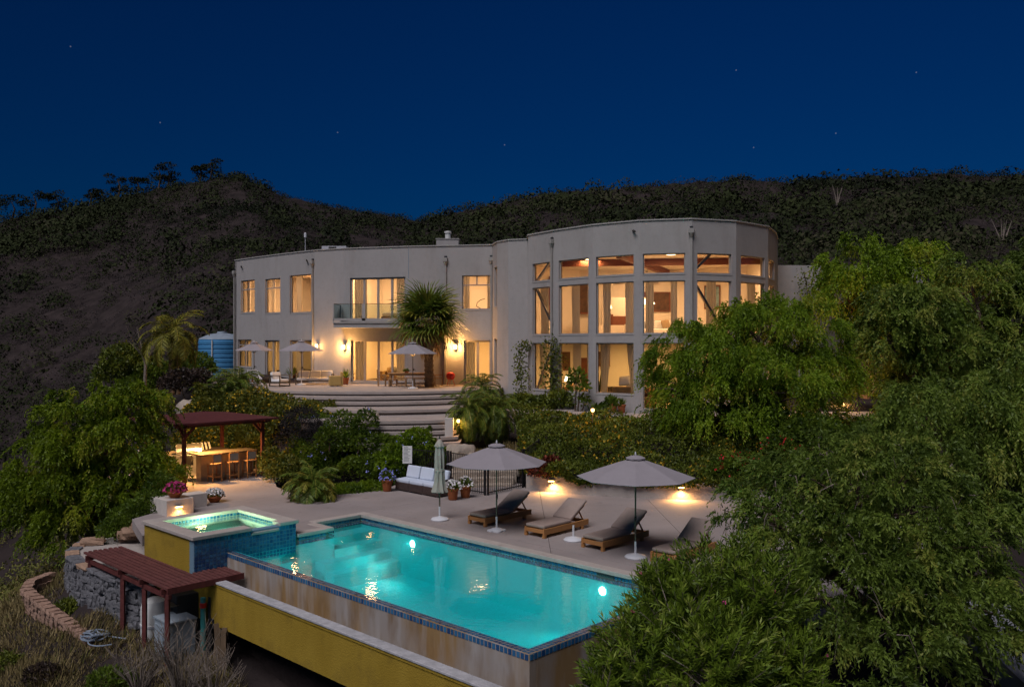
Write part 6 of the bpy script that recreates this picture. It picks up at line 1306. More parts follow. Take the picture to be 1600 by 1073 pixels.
def shrub(label, base, lobes, n, ll, lw, material, seed, flower=0.0, name='shrub', stems=True, group=None, blossom=None, nb=0):
    rg = np.random.default_rng(seed); t = thing(name, label, 'shrub', base, 0, group); P, D, W_, ti = shrub_arrays(rg, lobes, n, ll, lw, flower=flower); leaf_mesh('foliage', P, D, W_, ti, material, t, off=base)
    m = MB(); b = Vector(base)
    for l_ in lobes:
        c = Vector(l_[:3]); m.tube([b.lerp(Vector((c.x, c.y, b.z)), .7) - Vector((0, 0, .15)), c.lerp(Vector((c.x, c.y, b.z)), .4), c], [.05, .035, .012], 5)
    m.build('stem', M['bark'], t)
    if blossom:
        P, D, W_, ti = shrub_arrays(rg, [(*l_[:3], l_[3] * 1.04, l_[4] * 1.04, l_[5] * 1.05) for l_ in lobes], nb, .085, .03); P = np.repeat(P, 4, 0) + rg.normal(size=(nb * 4, 3)) * .03; D = rvec(rg, nb * 4) * .075; leaf_mesh('blossom', P, D, side(D, rg) * .032, np.zeros(len(P)), blossom, t, off=base)
    return t
def cover(label, fn, n, ll, lw, material, seed, flower=0.0, thick=.45, name='hedge', cat='hedge', clumps=1.0, base=(0, 0, 0), blossom=None, nb=0):
    "leaves over a sloping bank, in mounds; fn(s, t) gives the bank surface"
    rg = np.random.default_rng(seed); s = rg.random(n); t_ = rg.random(n) ; B = np.array([fn(a, b) for a, b in zip(s, t_)])
    e = 1e-2; c0 = np.array(fn(.5, .3)); nrm = unit(np.cross(np.array(fn(.52, .3)) - c0, np.array(fn(.5, .34)) - c0)); nrm = nrm if nrm[2] > 0 else -nrm; nrm = unit(nrm + np.array([0, -.35, .2]))
    x, y, z = B.T; mo = .55 + .28 * np.sin(x * 1.9 + 1.3 * np.sin(y * 1.7 + z)) + .22 * np.sin(y * 2.6 + z * 2.2 + 1.1 * np.sin(x * 2.3)) + .10 * np.sin(x * 5.3 + y * 4.1)
    hh = np.clip(mo, .12, 1.3) * thick; P = B + nrm * (hh * np.where(rg.random(n) < .3, rg.uniform(.3, .9, n), rg.uniform(.88, 1.1, n)))[:, None]
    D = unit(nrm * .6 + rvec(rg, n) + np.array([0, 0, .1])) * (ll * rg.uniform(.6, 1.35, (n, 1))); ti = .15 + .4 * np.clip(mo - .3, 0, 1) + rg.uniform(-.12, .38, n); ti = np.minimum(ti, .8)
    if flower: ti = np.where(rg.random(n) < flower * (1 + .9 * np.sin(x * 1.3 + z * 2)), 1.0, ti)
    tt = thing(name, label, cat, base); leaf_mesh('foliage', P, D, side(D, rg) * lw * np.where(ti >= 1, 1.4, 1)[:, None], ti, material, tt, off=base)
    if blossom:
        k = rg.choice(n, nb); Q = np.repeat(P[k] + nrm * .06, 5, 0) + rg.normal(size=(nb * 5, 3)) * .035; D = rvec(rg, nb * 5) * .08; leaf_mesh('blossom', Q, D, side(D, rg) * .034, np.zeros(len(Q)), blossom, tt, off=base)
    return tt
# big hedge over the right bank, hanging over the wall
def bank_hang(s, t):
    if t < .10: p = bank_r(s, 0); return p + Vector((0, -.20, -.20 + 2.2 * t * (1 - .6 * math.sin(s * 29))))
    return bank_r(s, (t - .10) / .9)
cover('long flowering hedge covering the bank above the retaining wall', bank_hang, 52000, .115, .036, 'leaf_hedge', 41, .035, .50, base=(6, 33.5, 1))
cover('lower tier of hedge right under the weeping tree', lambda s, t: Vector((7 + 6 * s, 31.2 + 3.2 * t, .7 + 1.2 * t)), 9000, .12, .04, 'leaf_ground', 42, 0, .5, base=(9, 32.5, 1))
# left bank with lantana behind the shelter
LB = lambda s, t: Vector((-15.6 + 7.4 * s - .2 * t, 38.9 + 1.0 * (1 - s) + 4.2 * t - 1.2 * s, -.1 + (3.05 - .75 * s) * t ** .8))
rows = [[LB(i / 8, j / 8) - Vector((0, 0, .12)) for i in range(9)] for j in range(9)]; patch('planted_bank', rows, M['soil'], 'planted earth bank behind the grill shelter')
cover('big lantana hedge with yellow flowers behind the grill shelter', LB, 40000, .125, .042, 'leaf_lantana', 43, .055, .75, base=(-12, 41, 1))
PB = lambda s, t: Vector((-9.2 + 5.9 * s, 34.3 - 1.1 * s + 3.6 * t + 1.2 * (1 - s), -.15 + (2.0 - .5 * s) * t ** .75))
rows = [[PB(i / 8, j / 8) - Vector((0, 0, .12)) for i in range(9)] for j in range(9)]; patch('planted_bank', rows, M['soil'], 'planted earth bank below the terrace steps')
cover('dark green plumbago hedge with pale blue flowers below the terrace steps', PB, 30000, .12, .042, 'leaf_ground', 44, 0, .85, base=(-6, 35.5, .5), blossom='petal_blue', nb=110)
shrub('leafy green bush above the plumbago beside the steps', (-7.0, 35.6, .6), [S_(535, 672, 35.5, .75, .75), S_(572, 662, 35.7, .5, .6), S_(560, 695, 35.2, .8, .6), S_(515, 690, 35.4, .6, .6)], 4200, .12, .035, 'leaf_ground', 45, .0, blossom='petal_blue', nb=18)
shrub('yellow flowering lantana mound at the left side of the terrace steps', (-10.2, 40.5, 1.2), [S_(395, 632, 41.8, 1.2, .75), S_(430, 645, 40.6, 1.2, .85), S_(468, 652, 39.6, 1.1, .8), S_(490, 665, 38.6, .8, .8), S_(445, 665, 39.4, 1.1, .9)], 9000, .125, .042, 'leaf_lantana', 67, .055, name='lantana_bush')
shrub('grey dry bush between lantana and plumbago', (-9.0, 36.2, .6), [S_(470, 672, 36.5, .85, .95), S_(450, 690, 36.2, .6, .8), S_(498, 690, 36.2, .6, .8)], 5200, .13, .016, 'leaf_dry_brush', 46, name='dry_shrub')
shrub('bright green shrub right of the plumbago by the fence', (-4.3, 34.3, .2), [S_(650, 700, 34.2, .75, .75), S_(620, 725, 34, .8, .7), S_(675, 715, 34.4, .55, .6)], 6000, .12, .042, 'leaf_pepper', 47, blossom='petal_blue', nb=24)
shrub('dark purple leaved shrub left of the terrace', (-16.5, 45, 2.4), [S_(285, 600, 45, .95, .75), S_(310, 595, 45.3, .7, .6), S_(265, 605, 45.2, .6, .55)], 4200, .13, .045, 'leaf_purple', 48, .02)
shrub('low red leaved shrub at the start of the retaining wall', (1.6, 32.6, .6), [S_(848, 737, 32.1, .5, .4), S_(862, 728, 32.4, .4, .35)], 1700, .1, .035, 'leaf_red', 49, .05)
shrub('red bougainvillea above the retaining wall at right', (8.0, 31.2, .7), [S_(1140, 735, 30.9, .75, .5), S_(1165, 728, 31, .6, .5), S_(1115, 745, 30.8, .5, .35)], 3800, .11, .042, 'leaf_ground', 50, blossom='petal_red', nb=110, name='bougainvillea')
shrub('small red flowering bush beside the right foreground tree', (10.0, 29.6, .4), [S_(1215, 700, 29.5, .5, .45), S_(1240, 715, 29.4, .4, .4)], 1700, .11, .04, 'leaf_ground', 51, blossom='petal_red', nb=45, name='bougainvillea')
shrub('low fern like ground cover along the deck edge', (-6.2, 32.2, -.1), [S_(520, 768, 32, .7, .22), S_(550, 766, 32.2, .7, .22), S_(580, 762, 32.5, .6, .22), S_(500, 770, 31.7, .5, .2)], 4200, .13, .02, 'leaf_pepper', 52, name='ground_cover')
shrub('round light shrub left of the blue water tank', (-24, 55, 1), [S_(195, 570, 55, 1.4, 1.3), S_(230, 585, 55, 1.2, 1.1), S_(175, 590, 55, 1.1, 1.0)], 5200, .22, .06, 'leaf_hedge', 53)
shrub('dark bushy shrub below the leaning palm', (-20.5, 53, 1), [S_(240, 590, 55, 1.3, 1.0), S_(300, 575, 57, 1.4, 1.0), S_(215, 610, 54, 1.2, .9), S_(305, 598, 54, .8, .6)], 7000, .2, .06, 'leaf_ground', 54)
shrub('mixed green shrub under the round tree at the left', (-12.9, 28.2, -.9), [S_(235, 795, 28.5, .75, .6), S_(205, 812, 28.2, .7, .5), S_(250, 765, 29.4, .5, .6), S_(180, 830, 27.9, .5, .4)], 5200, .12, .026, 'leaf_ground', 55)
shrub('shrub beside the pillar and the left shelter post', (-13.6, 31.5, -.4), [S_(255, 745, 31.5, .6, .7), S_(240, 720, 32, .5, .6)], 2600, .12, .03, 'leaf_left', 56)
for k, (px, py, Y, r) in enumerate(((1180, 655, 33.4, 1.1), (1270, 690, 31.5, 1.2), (1340, 595, 40.8, 1.7), (1380, 690, 31, 1.2), (1350, 720, 30, 1.0))):
    shrub(['dark shrub below the wide weeping tree', 'dark shrub behind the red bougainvillea at right', 'amber lit shrub between the two big right trees', 'dark shrub above the foreground tree', 'low dark shrub just behind the foreground tree top'][k], (atY(px, py, Y).x, Y, .8), [S_(px, py, Y, r, r * .8), S_(px + 40, py + 15, Y, r * .7, r * .6)], 3200, .14, .045, 'leaf_ground', 60 + k)
shrub('green fern clump between the shelter post and the sago palm', (-9.2, 34.6, 0), [S_(436, 742, 34.3, .5, .5), S_(452, 738, 34.6, .6, .6), S_(425, 728, 35.2, .5, .7)], 3000, .15, .03, 'leaf_lantana', 68, name='fern_clump')
# vines on the tower
def vine(label, pts, n, spread, seed, material='leaf_hedge'):
    rg = np.random.default_rng(seed); pts = [Vector(p) for p in pts]; t = thing('climbing_vine', label, 'vine', pts[0]); MB().tube(pts, .018, 5).build('stem', M['bark'], t); k = rg.integers(0, len(pts) - 1, n); f = rg.random(n); A = np.array(pts); P = A[k] * (1 - f[:, None]) + A[k + 1] * f[:, None]; P = P + rg.normal(size=(n, 3)) * np.array([spread, .06, spread * .6]) - np.array([0, .12, 0])
    D = unit(rvec(rg, n) + np.array([0, -.4, -.3])) * (.15 * rg.uniform(.6, 1.3, (n, 1))); leaf_mesh('foliage', P, D, side(D, rg) * .05, rg.random(n) * .85, material, t, off=pts[0])
w0 = tsegs[0]
vine('ivy climbing the left corner of the tower', [(.55, 45.6, 2.2), (.5, 45.7, 3.5), (.4, 45.75, 4.6), (.72, 45.6, 5.6)], 620, .20, 71); vine('ivy climbing the tower downspout over the windows', [(2.0, 43.7, 2.2), (2.05, 43.8, 3.6), (2.0, 43.75, 4.6), (2.15, 43.8, 5.7)], 760, .30, 72); vine('ivy on the wing wall right of the tower', [(16.0, 47.2, 5.0), (16.2, 47.2, 7.5), (15.9, 47.2, 9.4)], 520, .28, 73)
shrub('low ivy mound at the foot of the tower', (.7, 44.2, 2.0), [S_(815, 632, 44, .7, .5), S_(845, 635, 43.4, 1.0, .5), S_(875, 628, 42.8, .6, .55), S_(790, 640, 43.5, .8, .4)], 4600, .16, .055, 'leaf_hedge', 74)
shrub('upright leafy sapling against the tower wall', (2.9, 41.6, 2.2), [S_(905, 608, 41.3, .5, .5), S_(900, 590, 41.3, .4, .4), S_(912, 630, 41.3, .3, .3)], 230, .26, .075, 'leaf_ground', 75); shrub('small leafy sapling on the walk before the tower', (4.3, 39.4, 2.2), [S_(955, 632, 39.6, .3, .35), S_(937, 640, 39.6, .35, .25)], 420, .17, .05, 'leaf_ground', 76)
# ------------------------------------------------------------------ palms
def feather_frond(seed, Ln, droop, nleaf, ll, lw, material, rise=.9, twist=.9):
    rg = np.random.default_rng(seed); ts_ = np.linspace(0, 1, 14); ang = rise - droop * ts_ ** 1.25; st = Ln / 13; x = np.concatenate([[0], np.cumsum(np.cos(ang[:-1]) * st)]); z = np.concatenate([[0], np.cumsum(np.sin(ang[:-1]) * st)]); C = np.stack([x, np.zeros(14), z], 1)
    f = np.repeat(np.linspace(.12, 1, nleaf), 2); P = np.stack([np.interp(f, ts_, C[:, i]) for i in range(3)], 1); T = np.stack([np.interp(f, ts_, np.gradient(C[:, i])) for i in range(3)], 1); T = unit(T); sg = np.tile([-1., 1.], nleaf); n = len(f); env = np.sin(np.pi * np.clip(f * .93 + .05, 0, 1)) ** .55
    D = unit(T * .75 + np.stack([np.zeros(n), sg, np.zeros(n)], 1) * twist + np.array([0, 0, -.30]) + rg.normal(size=(n, 3)) * .13) * (ll * env * rg.uniform(.8, 1.15, n))[:, None]; W_ = unit(np.cross(D, np.array([0, 0, 1.]) + rg.normal(size=(n, 3)) * .3)) * lw
    # rachis as narrow leaf quads
    Pr = C[:-1]; Dr = np.diff(C, axis=0) * 1.35; Wr = np.tile(np.array([0, .022, 0]), (13, 1)); Wr2 = np.tile(np.array([0, 0, .018]), (13, 1))
    o = leaf_mesh('frond', np.concatenate([P, Pr, Pr]), np.concatenate([D, Dr, Dr]), np.concatenate([W_, Wr, Wr2]), np.concatenate([rg.uniform(.1, .75, n), np.full(26, .9)]), material); return o
def palm(label, base, h, lean, fronds, n, trunk_r, seed, name='palm_tree', el=(1.25, -.35), skirt=None, group=None, bark='palm_bark', scale=(.8, 1.1)):
    rg = random.Random(seed); t = thing(name, label, 'palm', base, 0, group); top = Vector((lean[0], lean[1], h)); pts = [Vector((0, 0, -.3)), top * .5 + Vector((lean[0] * .1, 0, 0)), top]; m = MB(); k = max(4, int(h / .12)); rad = []; pp = []
    for i in range(k + 1):
        f = i / k; p = Vector((lean[0] * f ** 1.5, lean[1] * f ** 1.5, -.2 + (h + .2) * f)); pp.append(p); rad.append(trunk_r * (1.15 - .3 * f) * (1.1 if i % 2 else .94))
    m.tube(pp, rad, 10).build('trunk', M[bark], t, rel=False)
    used = set()
    for i in range(n):
        f = i / max(n - 1, 1); e = el[0] + (el[1] - el[0]) * f ** .9 + rg.uniform(-.1, .1); j = rg.randrange(len(fronds)) if skirt is None or f < .72 else None
        src = fronds[j] if j is not None else skirt[rg.randrange(len(skirt))]
        o = src.copy(); COL.objects.link(o); o.parent = t; s_ = rg.uniform(*scale); o.location = top + Vector((0, 0, .05 - .25 * f * min(1, h))); o.rotation_euler = (rg.uniform(-.25, .25), -e + FR0[src.name], i * 2.39996 + rg.uniform(-.2, .2)); o.scale = (s_, s_, s_); o.name = 'frond'
    return t
FR0 = {}
def mk(lst, e0):
    for o in lst: COL.objects.unlink(o); FR0[o.name] = e0
    return lst
f_queen = mk([feather_frond(s, 2.5, 1.75 + .2 * s, 50, .6, .026, 'leaf_palm_yellow', .9) for s in range(4)], .9)
f_pygmy = mk([feather_frond(10 + s, 1.45, 1.75 + .2 * s, 50, .34, .012, 'leaf_palm', .9, .8) for s in range(4)], .9)
f_sago = mk([feather_frond(20 + s, 1.35, 1.6 + .25 * s, 46, .36, .016, 'leaf_palm', .9, .8) for s in range(3)] + [feather_frond(25, 1.35, 2.1, 46, .34, .016, 'leaf_palm_yellow', .9, .8)], .9)
def fan_leaf(seed, R_, material, dead=False):
    rg = np.random.default_rng(seed); n = 24; pl_ = .8; a = np.linspace(-2.25, 2.25, n); P = np.tile(np.array([pl_, 0, 0.]), (n, 1)); D = np.stack([np.cos(a), np.sin(a), -.12 - .18 * np.abs(np.sin(a)) + rg.normal(size=n) * .05], 1) * (R_ * (1 - .12 * np.abs(a) / 2.25) * rg.uniform(.9, 1.08, n))[:, None]
    if dead: D = D * np.array([1, .35, 1]); D[:, 2] -= .1
    W_ = unit(np.cross(D, np.array([0, 0, 1.]))) * .055; tip = P + D * .8; D2 = D * .38 + np.array([0, 0, -.20]); W2 = W_ * .5
    Pp = np.array([[0, 0, 0.], [0, 0, 0]]); Dp = np.array([[pl_ + .05, 0, 0.]] * 2); Wp = np.array([[0, .022, 0], [0, 0, .02]])
    return leaf_mesh('frond', np.concatenate([P, tip, Pp]), np.concatenate([D, D2, Dp]), np.concatenate([W_, W2, Wp]), np.concatenate([rg.uniform(.1, .75, n), rg.uniform(.3, .8, n), [.9, .9]]), material)
f_fan = mk([fan_leaf(40 + s, 1.1, 'leaf_palm') for s in range(3)] + [fan_leaf(45, 1.05, 'leaf_palm_yellow')], 0.0); f_dead = mk([fan_leaf(50 + s, .8, 'leaf_palm_dry', True) for s in range(2)], 0.0)
q = at(671, 604.5, TZ); palm('bushy fan palm rising from the terrace in front of the facade', q, 3.75, (-.12, 0), f_fan, 54, .24, 3, 'fan_palm', (1.45, -1.2), f_dead, scale=(1.0, 1.3))
q = atY(268, 603, 50); palm('tall yellowish feather palm at the left below the hill', q + Vector((0, 0, -.3)), 3.3, (.1, 0), f_queen, 34, .19, 4, 'feather_palm', (1.35, -.55)); MB().tube([(.35, .1, -.2), (.32, .1, 1.2), (.22, .05, 2.3)], [.13, .11, .08], 8).build('second_trunk', M['palm_bark'], bpy.data.objects['feather_palm'], rel=False)
palm('low sago palm standing in the deck', at(488, 780), .42, (0, 0), f_sago, 54, .16, 5, 'sago_palm', (1.4, -.25), scale=(.72, 1.0))
palm('pygmy palm beside the terrace steps, left of two', Vector((-1.85, 37.2, 1.5)), 1.05, (0, -.1), f_pygmy, 60, .11, 6, 'pygmy_palm', (1.4, -.6), group='pygmy palms beside the steps'); palm('pygmy palm beside the terrace steps, right of two', Vector((-.72, 37.4, 1.4)), 1.15, (0, 0), f_pygmy, 60, .11, 7, 'pygmy_palm', (1.4, -.6), group='pygmy palms beside the steps'); palm('smaller pygmy palm behind the pair against the house', Vector((-1.45, 41.5, 2.3)), 1.0, (0, 0), f_pygmy, 46, .1, 8, 'pygmy_palm', (1.4, -.4), group='pygmy palms beside the steps')
palm('arching green palm clump at the left end of the terrace', atY(372, 625, 46), .7, (0, 0), f_pygmy, 60, .12, 9, 'clump_palm', (1.4, -.3), scale=(1.0, 1.5)); palm('second arching palm clump below the left end of the terrace', atY(345, 632, 45), .5, (0, 0), f_pygmy, 44, .12, 10, 'clump_palm', (1.4, -.2), scale=(.9, 1.3))
# ------------------------------------------------------------------ chaparral on the hills
def bushes(name, label, X, Y, rad, nl, material, seed, flat=.75, tbase=(0, .95)):
    rg = np.random.default_rng(seed); n = len(X); Z = H(X, Y); bt = np.clip(rg.uniform(*tbase, n) * .65 + .28 * (gnoise(X * .45, Y * .45 + 7) + .5), 0, .95); N_ = n * nl; z = rg.uniform(-.1, 1, N_); a = rg.uniform(0, 6.283, N_); q = np.sqrt(1 - np.clip(z, -1, 1) ** 2); d = np.stack([q * np.cos(a), q * np.sin(a), z], 1); r = np.repeat(rad, nl)
    fx = np.repeat(rg.uniform(.8, 1.3, n), nl); lump = 1 + .16 * np.sin(a * 3 + np.repeat(rg.uniform(0, 6, n), nl)) * np.sin(z * 4 + np.repeat(rg.uniform(0, 6, n), nl)); P = np.repeat(np.stack([X, Y, Z], 1), nl, 0) + d * (r * lump)[:, None] * np.stack([fx, np.ones(N_), np.full(N_, flat)], 1) * rg.uniform(.85, 1.04, (N_, 1)); D = unit(np.cross(d, rvec(rg, N_)) + d * .35 + rvec(rg, N_) * .25) * (r * rg.uniform(.12, .27, N_))[:, None]
    o = leaf_mesh(name, P, D, unit(np.cross(D, d)) * (r * .068)[:, None], np.repeat(bt, nl) + rg.uniform(-.15, .2, N_), material); tag(o, label, 'scrub', kind='stuff'); return o
def hillpts(rg, n, px0, px1, s0, s1, pw=1.0):
    px = rg.uniform(px0, px1, n); s = s0 + (s1 - s0) * rg.random(n) ** pw; Rr = np.interp(px, [-600, 0, 350, 650, 760, 1100, 1600, 2400], [240, 235, 265, 330, 245, 215, 195, 180]); y0 = np.interp(px, [-600, 0, 150, 300, 400, 800, 1200, 1600, 2400], [115, 110, 100, 84, 78, 72, 66, 58, 52]); Y = y0 + (Rr - y0) * s; global LS; LS = np.where(s > .88, .6, 1.0); return (px - 800) / F * Y, Y
def keepout_left(X, Y): return X < -13.5 - (Y - 26) * .12
rg = np.random.default_rng(99)
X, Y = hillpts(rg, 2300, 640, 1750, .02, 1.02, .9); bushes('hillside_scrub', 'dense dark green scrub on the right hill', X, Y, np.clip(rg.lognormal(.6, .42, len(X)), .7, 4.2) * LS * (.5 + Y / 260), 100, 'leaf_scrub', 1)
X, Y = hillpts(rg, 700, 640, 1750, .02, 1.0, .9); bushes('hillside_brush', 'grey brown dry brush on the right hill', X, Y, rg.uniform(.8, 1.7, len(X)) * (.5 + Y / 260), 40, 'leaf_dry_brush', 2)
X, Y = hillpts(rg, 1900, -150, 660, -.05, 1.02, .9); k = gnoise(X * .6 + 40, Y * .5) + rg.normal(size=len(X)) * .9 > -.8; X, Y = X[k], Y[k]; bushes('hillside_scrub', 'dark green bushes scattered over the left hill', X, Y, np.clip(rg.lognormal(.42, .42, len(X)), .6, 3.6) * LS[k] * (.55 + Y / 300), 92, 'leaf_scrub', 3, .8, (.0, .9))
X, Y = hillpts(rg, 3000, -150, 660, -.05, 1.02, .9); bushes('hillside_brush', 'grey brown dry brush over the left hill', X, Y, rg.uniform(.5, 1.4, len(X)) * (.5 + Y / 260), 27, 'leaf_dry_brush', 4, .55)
X = rg.uniform(-46, -19, 420); Y = rg.uniform(45, 92, 420); k = (X < -23 + (Y - 50) * -.18) ; X, Y = X[k], Y[k]; bushes('slope_brush', 'dry brush on the slope left of the house', X, Y, rg.uniform(.5, 1.3, len(X)), 70, 'leaf_dry_brush', 5, .6)
X = rg.uniform(-30, -16.5, 260); Y = rg.uniform(26, 46, 260); k = keepout_left(X, Y); X, Y = X[k], Y[k]; bushes('slope_brush', 'low brush on the slope behind the round tree at the left', X, Y, rg.uniform(.25, .8, len(X)), 80, 'grass_green', 9, .6)
X = rg.uniform(-44, -19, 150); Y = rg.uniform(50, 92, 150); k = (X < -24 + (Y - 50) * -.18); X, Y = X[k], Y[k]; bushes('slope_scrub', 'green scrub on the slope left of the house', X, Y, rg.uniform(.7, 1.6, len(X)), 90, 'leaf_scrub', 6, .7)
X, Y = hillpts(rg, 230, -120, 215, .70, 1.0); bushes('ridge_thicket', 'dark green thicket along the left end of the ridge', X, Y, rg.uniform(2.2, 4.6, len(X)), 90, 'leaf_scrub', 7, .8, (0, .35))
X, Y = hillpts(rg, 70, 150, 420, .9, 1.0); bushes('ridge_thicket', 'dark green thicket near the left summit', X, Y, rg.uniform(1.5, 3.4, len(X)), 80, 'leaf_scrub', 8, .75, (0, .4))
# skyline trees on the left ridge
def ridge_tree(label, px, hgt, wd, seed):
    rg = np.random.default_rng(seed); X, Y = hillpts_at(px, .985); z = H1(X, Y); b = Vector((X, Y, z)); t = thing('ridge_tree', label, 'tree', b, 0, 'small trees on the left skyline'); MB().tube([(0, 0, -.5), (wd * .1, 0, hgt * .5), (0, 0, hgt * .85)], [.3, .2, .06], 6).build('trunk', M['bark'], t, rel=False)
    lob = []
    for k in range(7): a = rg.uniform(0, 6.28); f = rg.uniform(.35, 1); lob.append((math.cos(a) * wd * .38, math.sin(a) * wd * .3, hgt * f, wd * rg.uniform(.16, .3), wd * .22, hgt * rg.uniform(.08, .17)))
    P, D, W_, ti = shrub_arrays(rg, lob, 620, .55, .17); leaf_mesh('crown', P, D, W_, ti * .6, 'leaf_scrub', t)
def hillpts_at(px, s):
    Rr = float(np.interp(px, [-600, 0, 350, 650], [240, 235, 265, 330])); y0 = float(np.interp(px, [-600, 0, 150, 300, 400, 800], [115, 110, 100, 84, 78, 72])); Y = y0 + (Rr - y0) * s; return (px - 800) / F * Y, Y
for k, (px, hg, wd, lab) in enumerate(((18, 6, 9, 'dark tree at the left end of the skyline'), (52, 7, 8, 'second dark skyline tree from the left'), (88, 5, 7, 'broad dark skyline tree third from the left'), (140, 5.5, 6, 'small skyline tree fourth from the left'), (184, 6.5, 6, 'thin skyline tree halfway up the left ridge'), (214, 5, 5, 'bushy skyline tree left of the tall pair'), (247, 8, 8, 'left one of the tall pair of skyline trees'), (262, 7, 6, 'right one of the tall pair of skyline trees'), (312, 5.5, 4, 'thin skyline tree near the left summit'), (328, 6, 6, 'last skyline tree beside the left summit'))): ridge_tree(lab, px, hg, wd, 300 + k)
# dead snags on the right hill
for k, (px, s, lab) in enumerate(((1308, .72, 'pale dead snag on the right hill, left of two'), (1380, .28, 'pale dead branches beside the tall weeping tree'), (1566, .45, 'pale pointed stump on the right hill'))):
    px_, = (px,); Rr = float(np.interp(px, [760, 1100, 1600], [245, 215, 195])); y0 = float(np.interp(px, [800, 1200, 1600], [72, 66, 58])); Y = y0 + (Rr - y0) * s; X = (px - 800) / F * Y; t = thing('dead_snag', lab, 'dead tree', (X, Y, H1(X, Y))); rr = random.Random(k); m = MB()
    for j in range(7): a = rr.uniform(-1, 1); m.tube([(0, 0, 0), (a * .6, 0, 2.0), (a * 1.6, rr.uniform(-.5, .5), 3.6 + rr.random())], [.16, .09, .02], 5)
    m.build('branches', M['twig'], t, rel=False)
# bare little tree left of the feather palm
rr = random.Random(3); t = thing('bare_tree', 'thin bare grey tree left of the feather palm', 'tree', atY(226, 600, 52)); m = MB(); m.tube([(0, 0, -.3), (.05, 0, 1.0), (0, 0, 1.7)], [.11, .09, .06], 6); m.build('trunk', M['twig'], t, rel=False); m = MB()
for j in range(26): a = rr.uniform(0, 6.28); l_ = rr.uniform(.7, 1.5); m.tube([(0, 0, 1.2 + rr.random() * .5), (math.cos(a) * l_ * .5, math.sin(a) * l_ * .5, 2.0 + rr.random() * .6), (math.cos(a) * l_, math.sin(a) * l_, 2.3 + rr.random() * 1.3)], [.03, .018, .005], 4)
m.build('branch', M['twig'], t, rel=False)
# ------------------------------------------------------------------ bare twigs and grass at the lower left
def bare_shrub(label, base, n, h, spread, seed):
    rr = random.Random(seed); t = thing('bare_shrub', label, 'shrub', base); m = MB()
    for j in range(n):
        a = rr.uniform(0, 6.28); d = Vector((math.cos(a), math.sin(a), 0)) * rr.uniform(.15, 1) * spread; l_ = rr.uniform(.6, 1.1) * h; p0 = Vector((d.x * .12, d.y * .12, -.05)); p1 = d * .45 + Vector((0, 0, l_ * .5)); p2 = d + Vector((rr.uniform(-.1, .1), rr.uniform(-.1, .1), l_)); m.tube([p0, p1, p2], [.014, .010, .004], 4)
        for q in range(3): f = rr.uniform(.3, .9); p = p1.lerp(p2, f); m.tube([p, p + Vector((rr.uniform(-.3, .3), rr.uniform(-.3, .3), rr.uniform(.05, .4)))], [.007, .003], 3)
    m.build('stems', M['twig'], t, rel=False)
g = lambda x, y: Vector((x, y, H1(x, y)))
bare_shrub('bare twiggy shrub in front of the grey cabinet', g(-7.6, 19.9), 60, 1.6, 1.0, 1); bare_shrub('bare twiggy shrub under the yellow basin', g(-6.7, 19.4), 46, 1.3, .9, 2); bare_shrub('low bare shrub in the grass below the pump shelter', g(-8.7, 20.2), 36, 1.0, .9, 3)
def grass(name, label, n, boxp, hh, wd, material, seed, keep):
    rg = np.random.default_rng(seed); X = rg.uniform(boxp[0], boxp[1], n); Y = rg.uniform(boxp[2], boxp[3], n); k = keep(X, Y, rg); X, Y = X[k], Y[k]; Z = H(X, Y); n = len(X); P = np.stack([X, Y, Z - .03], 1); ang = rg.uniform(0, 6.28, n); pn = np.sin(X * 1.9 + 1.3 * np.sin(Y * 1.4)) * np.sin(Y * 2.1 + np.sin(X)); lean = rg.uniform(.1, 1.3, n); h = hh * rg.uniform(.3, 1.15, n) * (.65 + .45 * pn); wind = np.stack([.35 * np.sin(X * .9 + Y * .5), .3 * np.cos(X * .7 - Y), np.zeros(n)], 1)
    D = np.stack([np.cos(ang) * lean, np.sin(ang) * lean, np.ones(n)], 1) + wind; D = unit(D) * h[:, None]; o = leaf_mesh(name, P, D, np.stack([np.cos(ang + 1.57), np.sin(ang + 1.57), np.zeros(n)], 1) * wd, rg.random(n), material); tag(o, label, 'grass', kind='stuff')
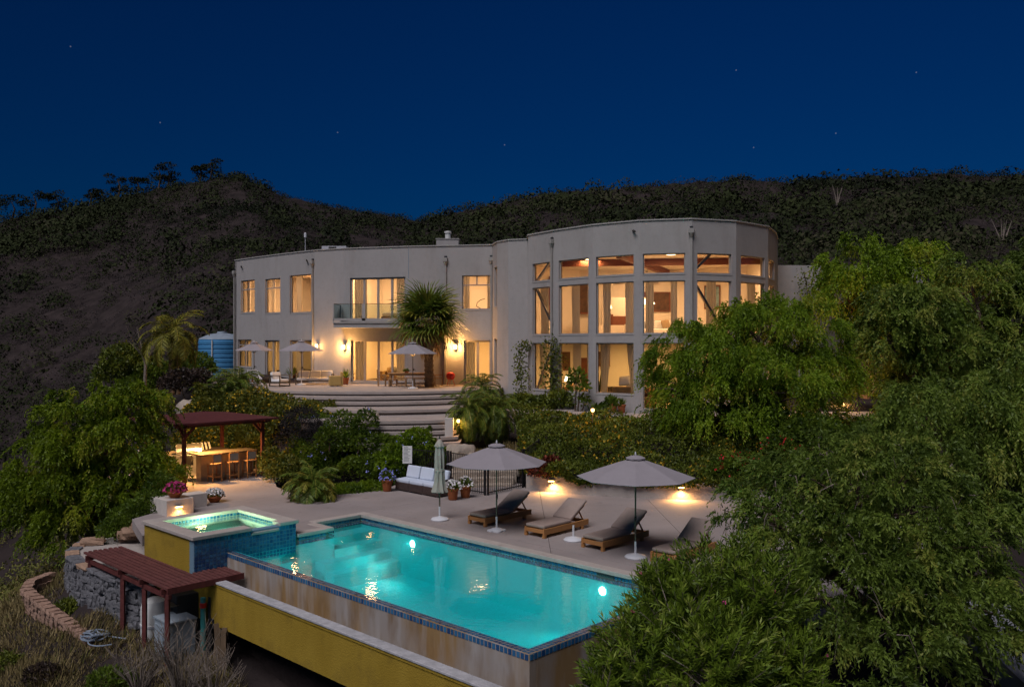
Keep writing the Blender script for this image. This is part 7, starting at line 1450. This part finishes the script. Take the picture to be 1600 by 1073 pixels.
def keepout(X, Y, rg):
    u = (X - PO.x) * DU.x + (Y - PO.y) * DU.y; v = (X - PO.x) * DV.x + (Y - PO.y) * DV.y; k = ~((u > -1) & (u < 15.6) & (v > -1.0)) & ~((u > 12) & (v > .3)); pad = (np.hypot(X + 11.3, Y - 25.6) < 2.0) & (X > -13.2); return k & ~pad
grass('dry_grass', 'tall dry straw coloured grass on the lower left slope', 80000, (-30, -3, 13, 44), .6, .013, 'grass_dry', 1, lambda X, Y, rg: keepout(X, Y, rg) & (np.sin(X * 1.7 + Y) + np.sin(Y * 1.3 - X * .6) + rg.normal(size=len(X)) * .7 > .1))
grass('green_grass', 'dull green grass on the lower left slope', 60000, (-30, -2, 13, 44), .48, .013, 'grass_green', 2, lambda X, Y, rg: keepout(X, Y, rg) & (np.sin(X * 1.1 - Y * .8) + rg.normal(size=len(X)) * .7 > -.1))
grass('dry_grass', 'dry grass in front of the stone wall and block wall', 46000, (-17, -5, 17, 27.5), .5, .012, 'grass_dry', 4, lambda X, Y, rg: keepout(X, Y, rg))
grass('steps_grass', 'pale dry grass tufts below the pygmy palms', 2600, (-2.2, .2, 34.6, 37.0), .5, .012, 'grass_dry', 3, lambda X, Y, rg: np.ones(len(X), bool))
for k, (x, y, r, mt, lab) in enumerate(((-9.6, 20.6, .45, 'leaf_ground', 'low green weed bush in the grass below the pump shelter'), (-11.6, 21.4, .4, 'leaf_purple', 'dark low bush in the grass at the lower left'), (-13.6, 23.0, .5, 'leaf_hedge', 'olive weed bush below the block wall'), (-5.4, 18.8, .5, 'leaf_ground', 'dark green bush under the yellow basin'), (-12.6, 24.6, .35, 'leaf_hedge', 'small weed bush between block wall and stone wall'), (-4.2, 17.6, .5, 'leaf_ground', 'dark bush under the right part of the yellow basin'))):
    z = H1(x, y); shrub(lab, (x, y, z), [(x, y, z + r * .3, r, r, r * .7), (x + r * .8, y + .1, z + r * .2, r * .7, r * .7, r * .5)], 1300, .12, .018, mt, 120 + k, name='weed_bush')
# yard beyond the foreground tree on the right
m = MB(); m.prism([(8.6, 13.2), (16, 13), (16, 21.5), (11.2, 22.2), (9.4, 18)], -1.4, -.45); o = m.build('driveway', M['yard_paving']); tag(o, 'grey driveway behind the foreground tree at right', 'driveway', kind='structure')
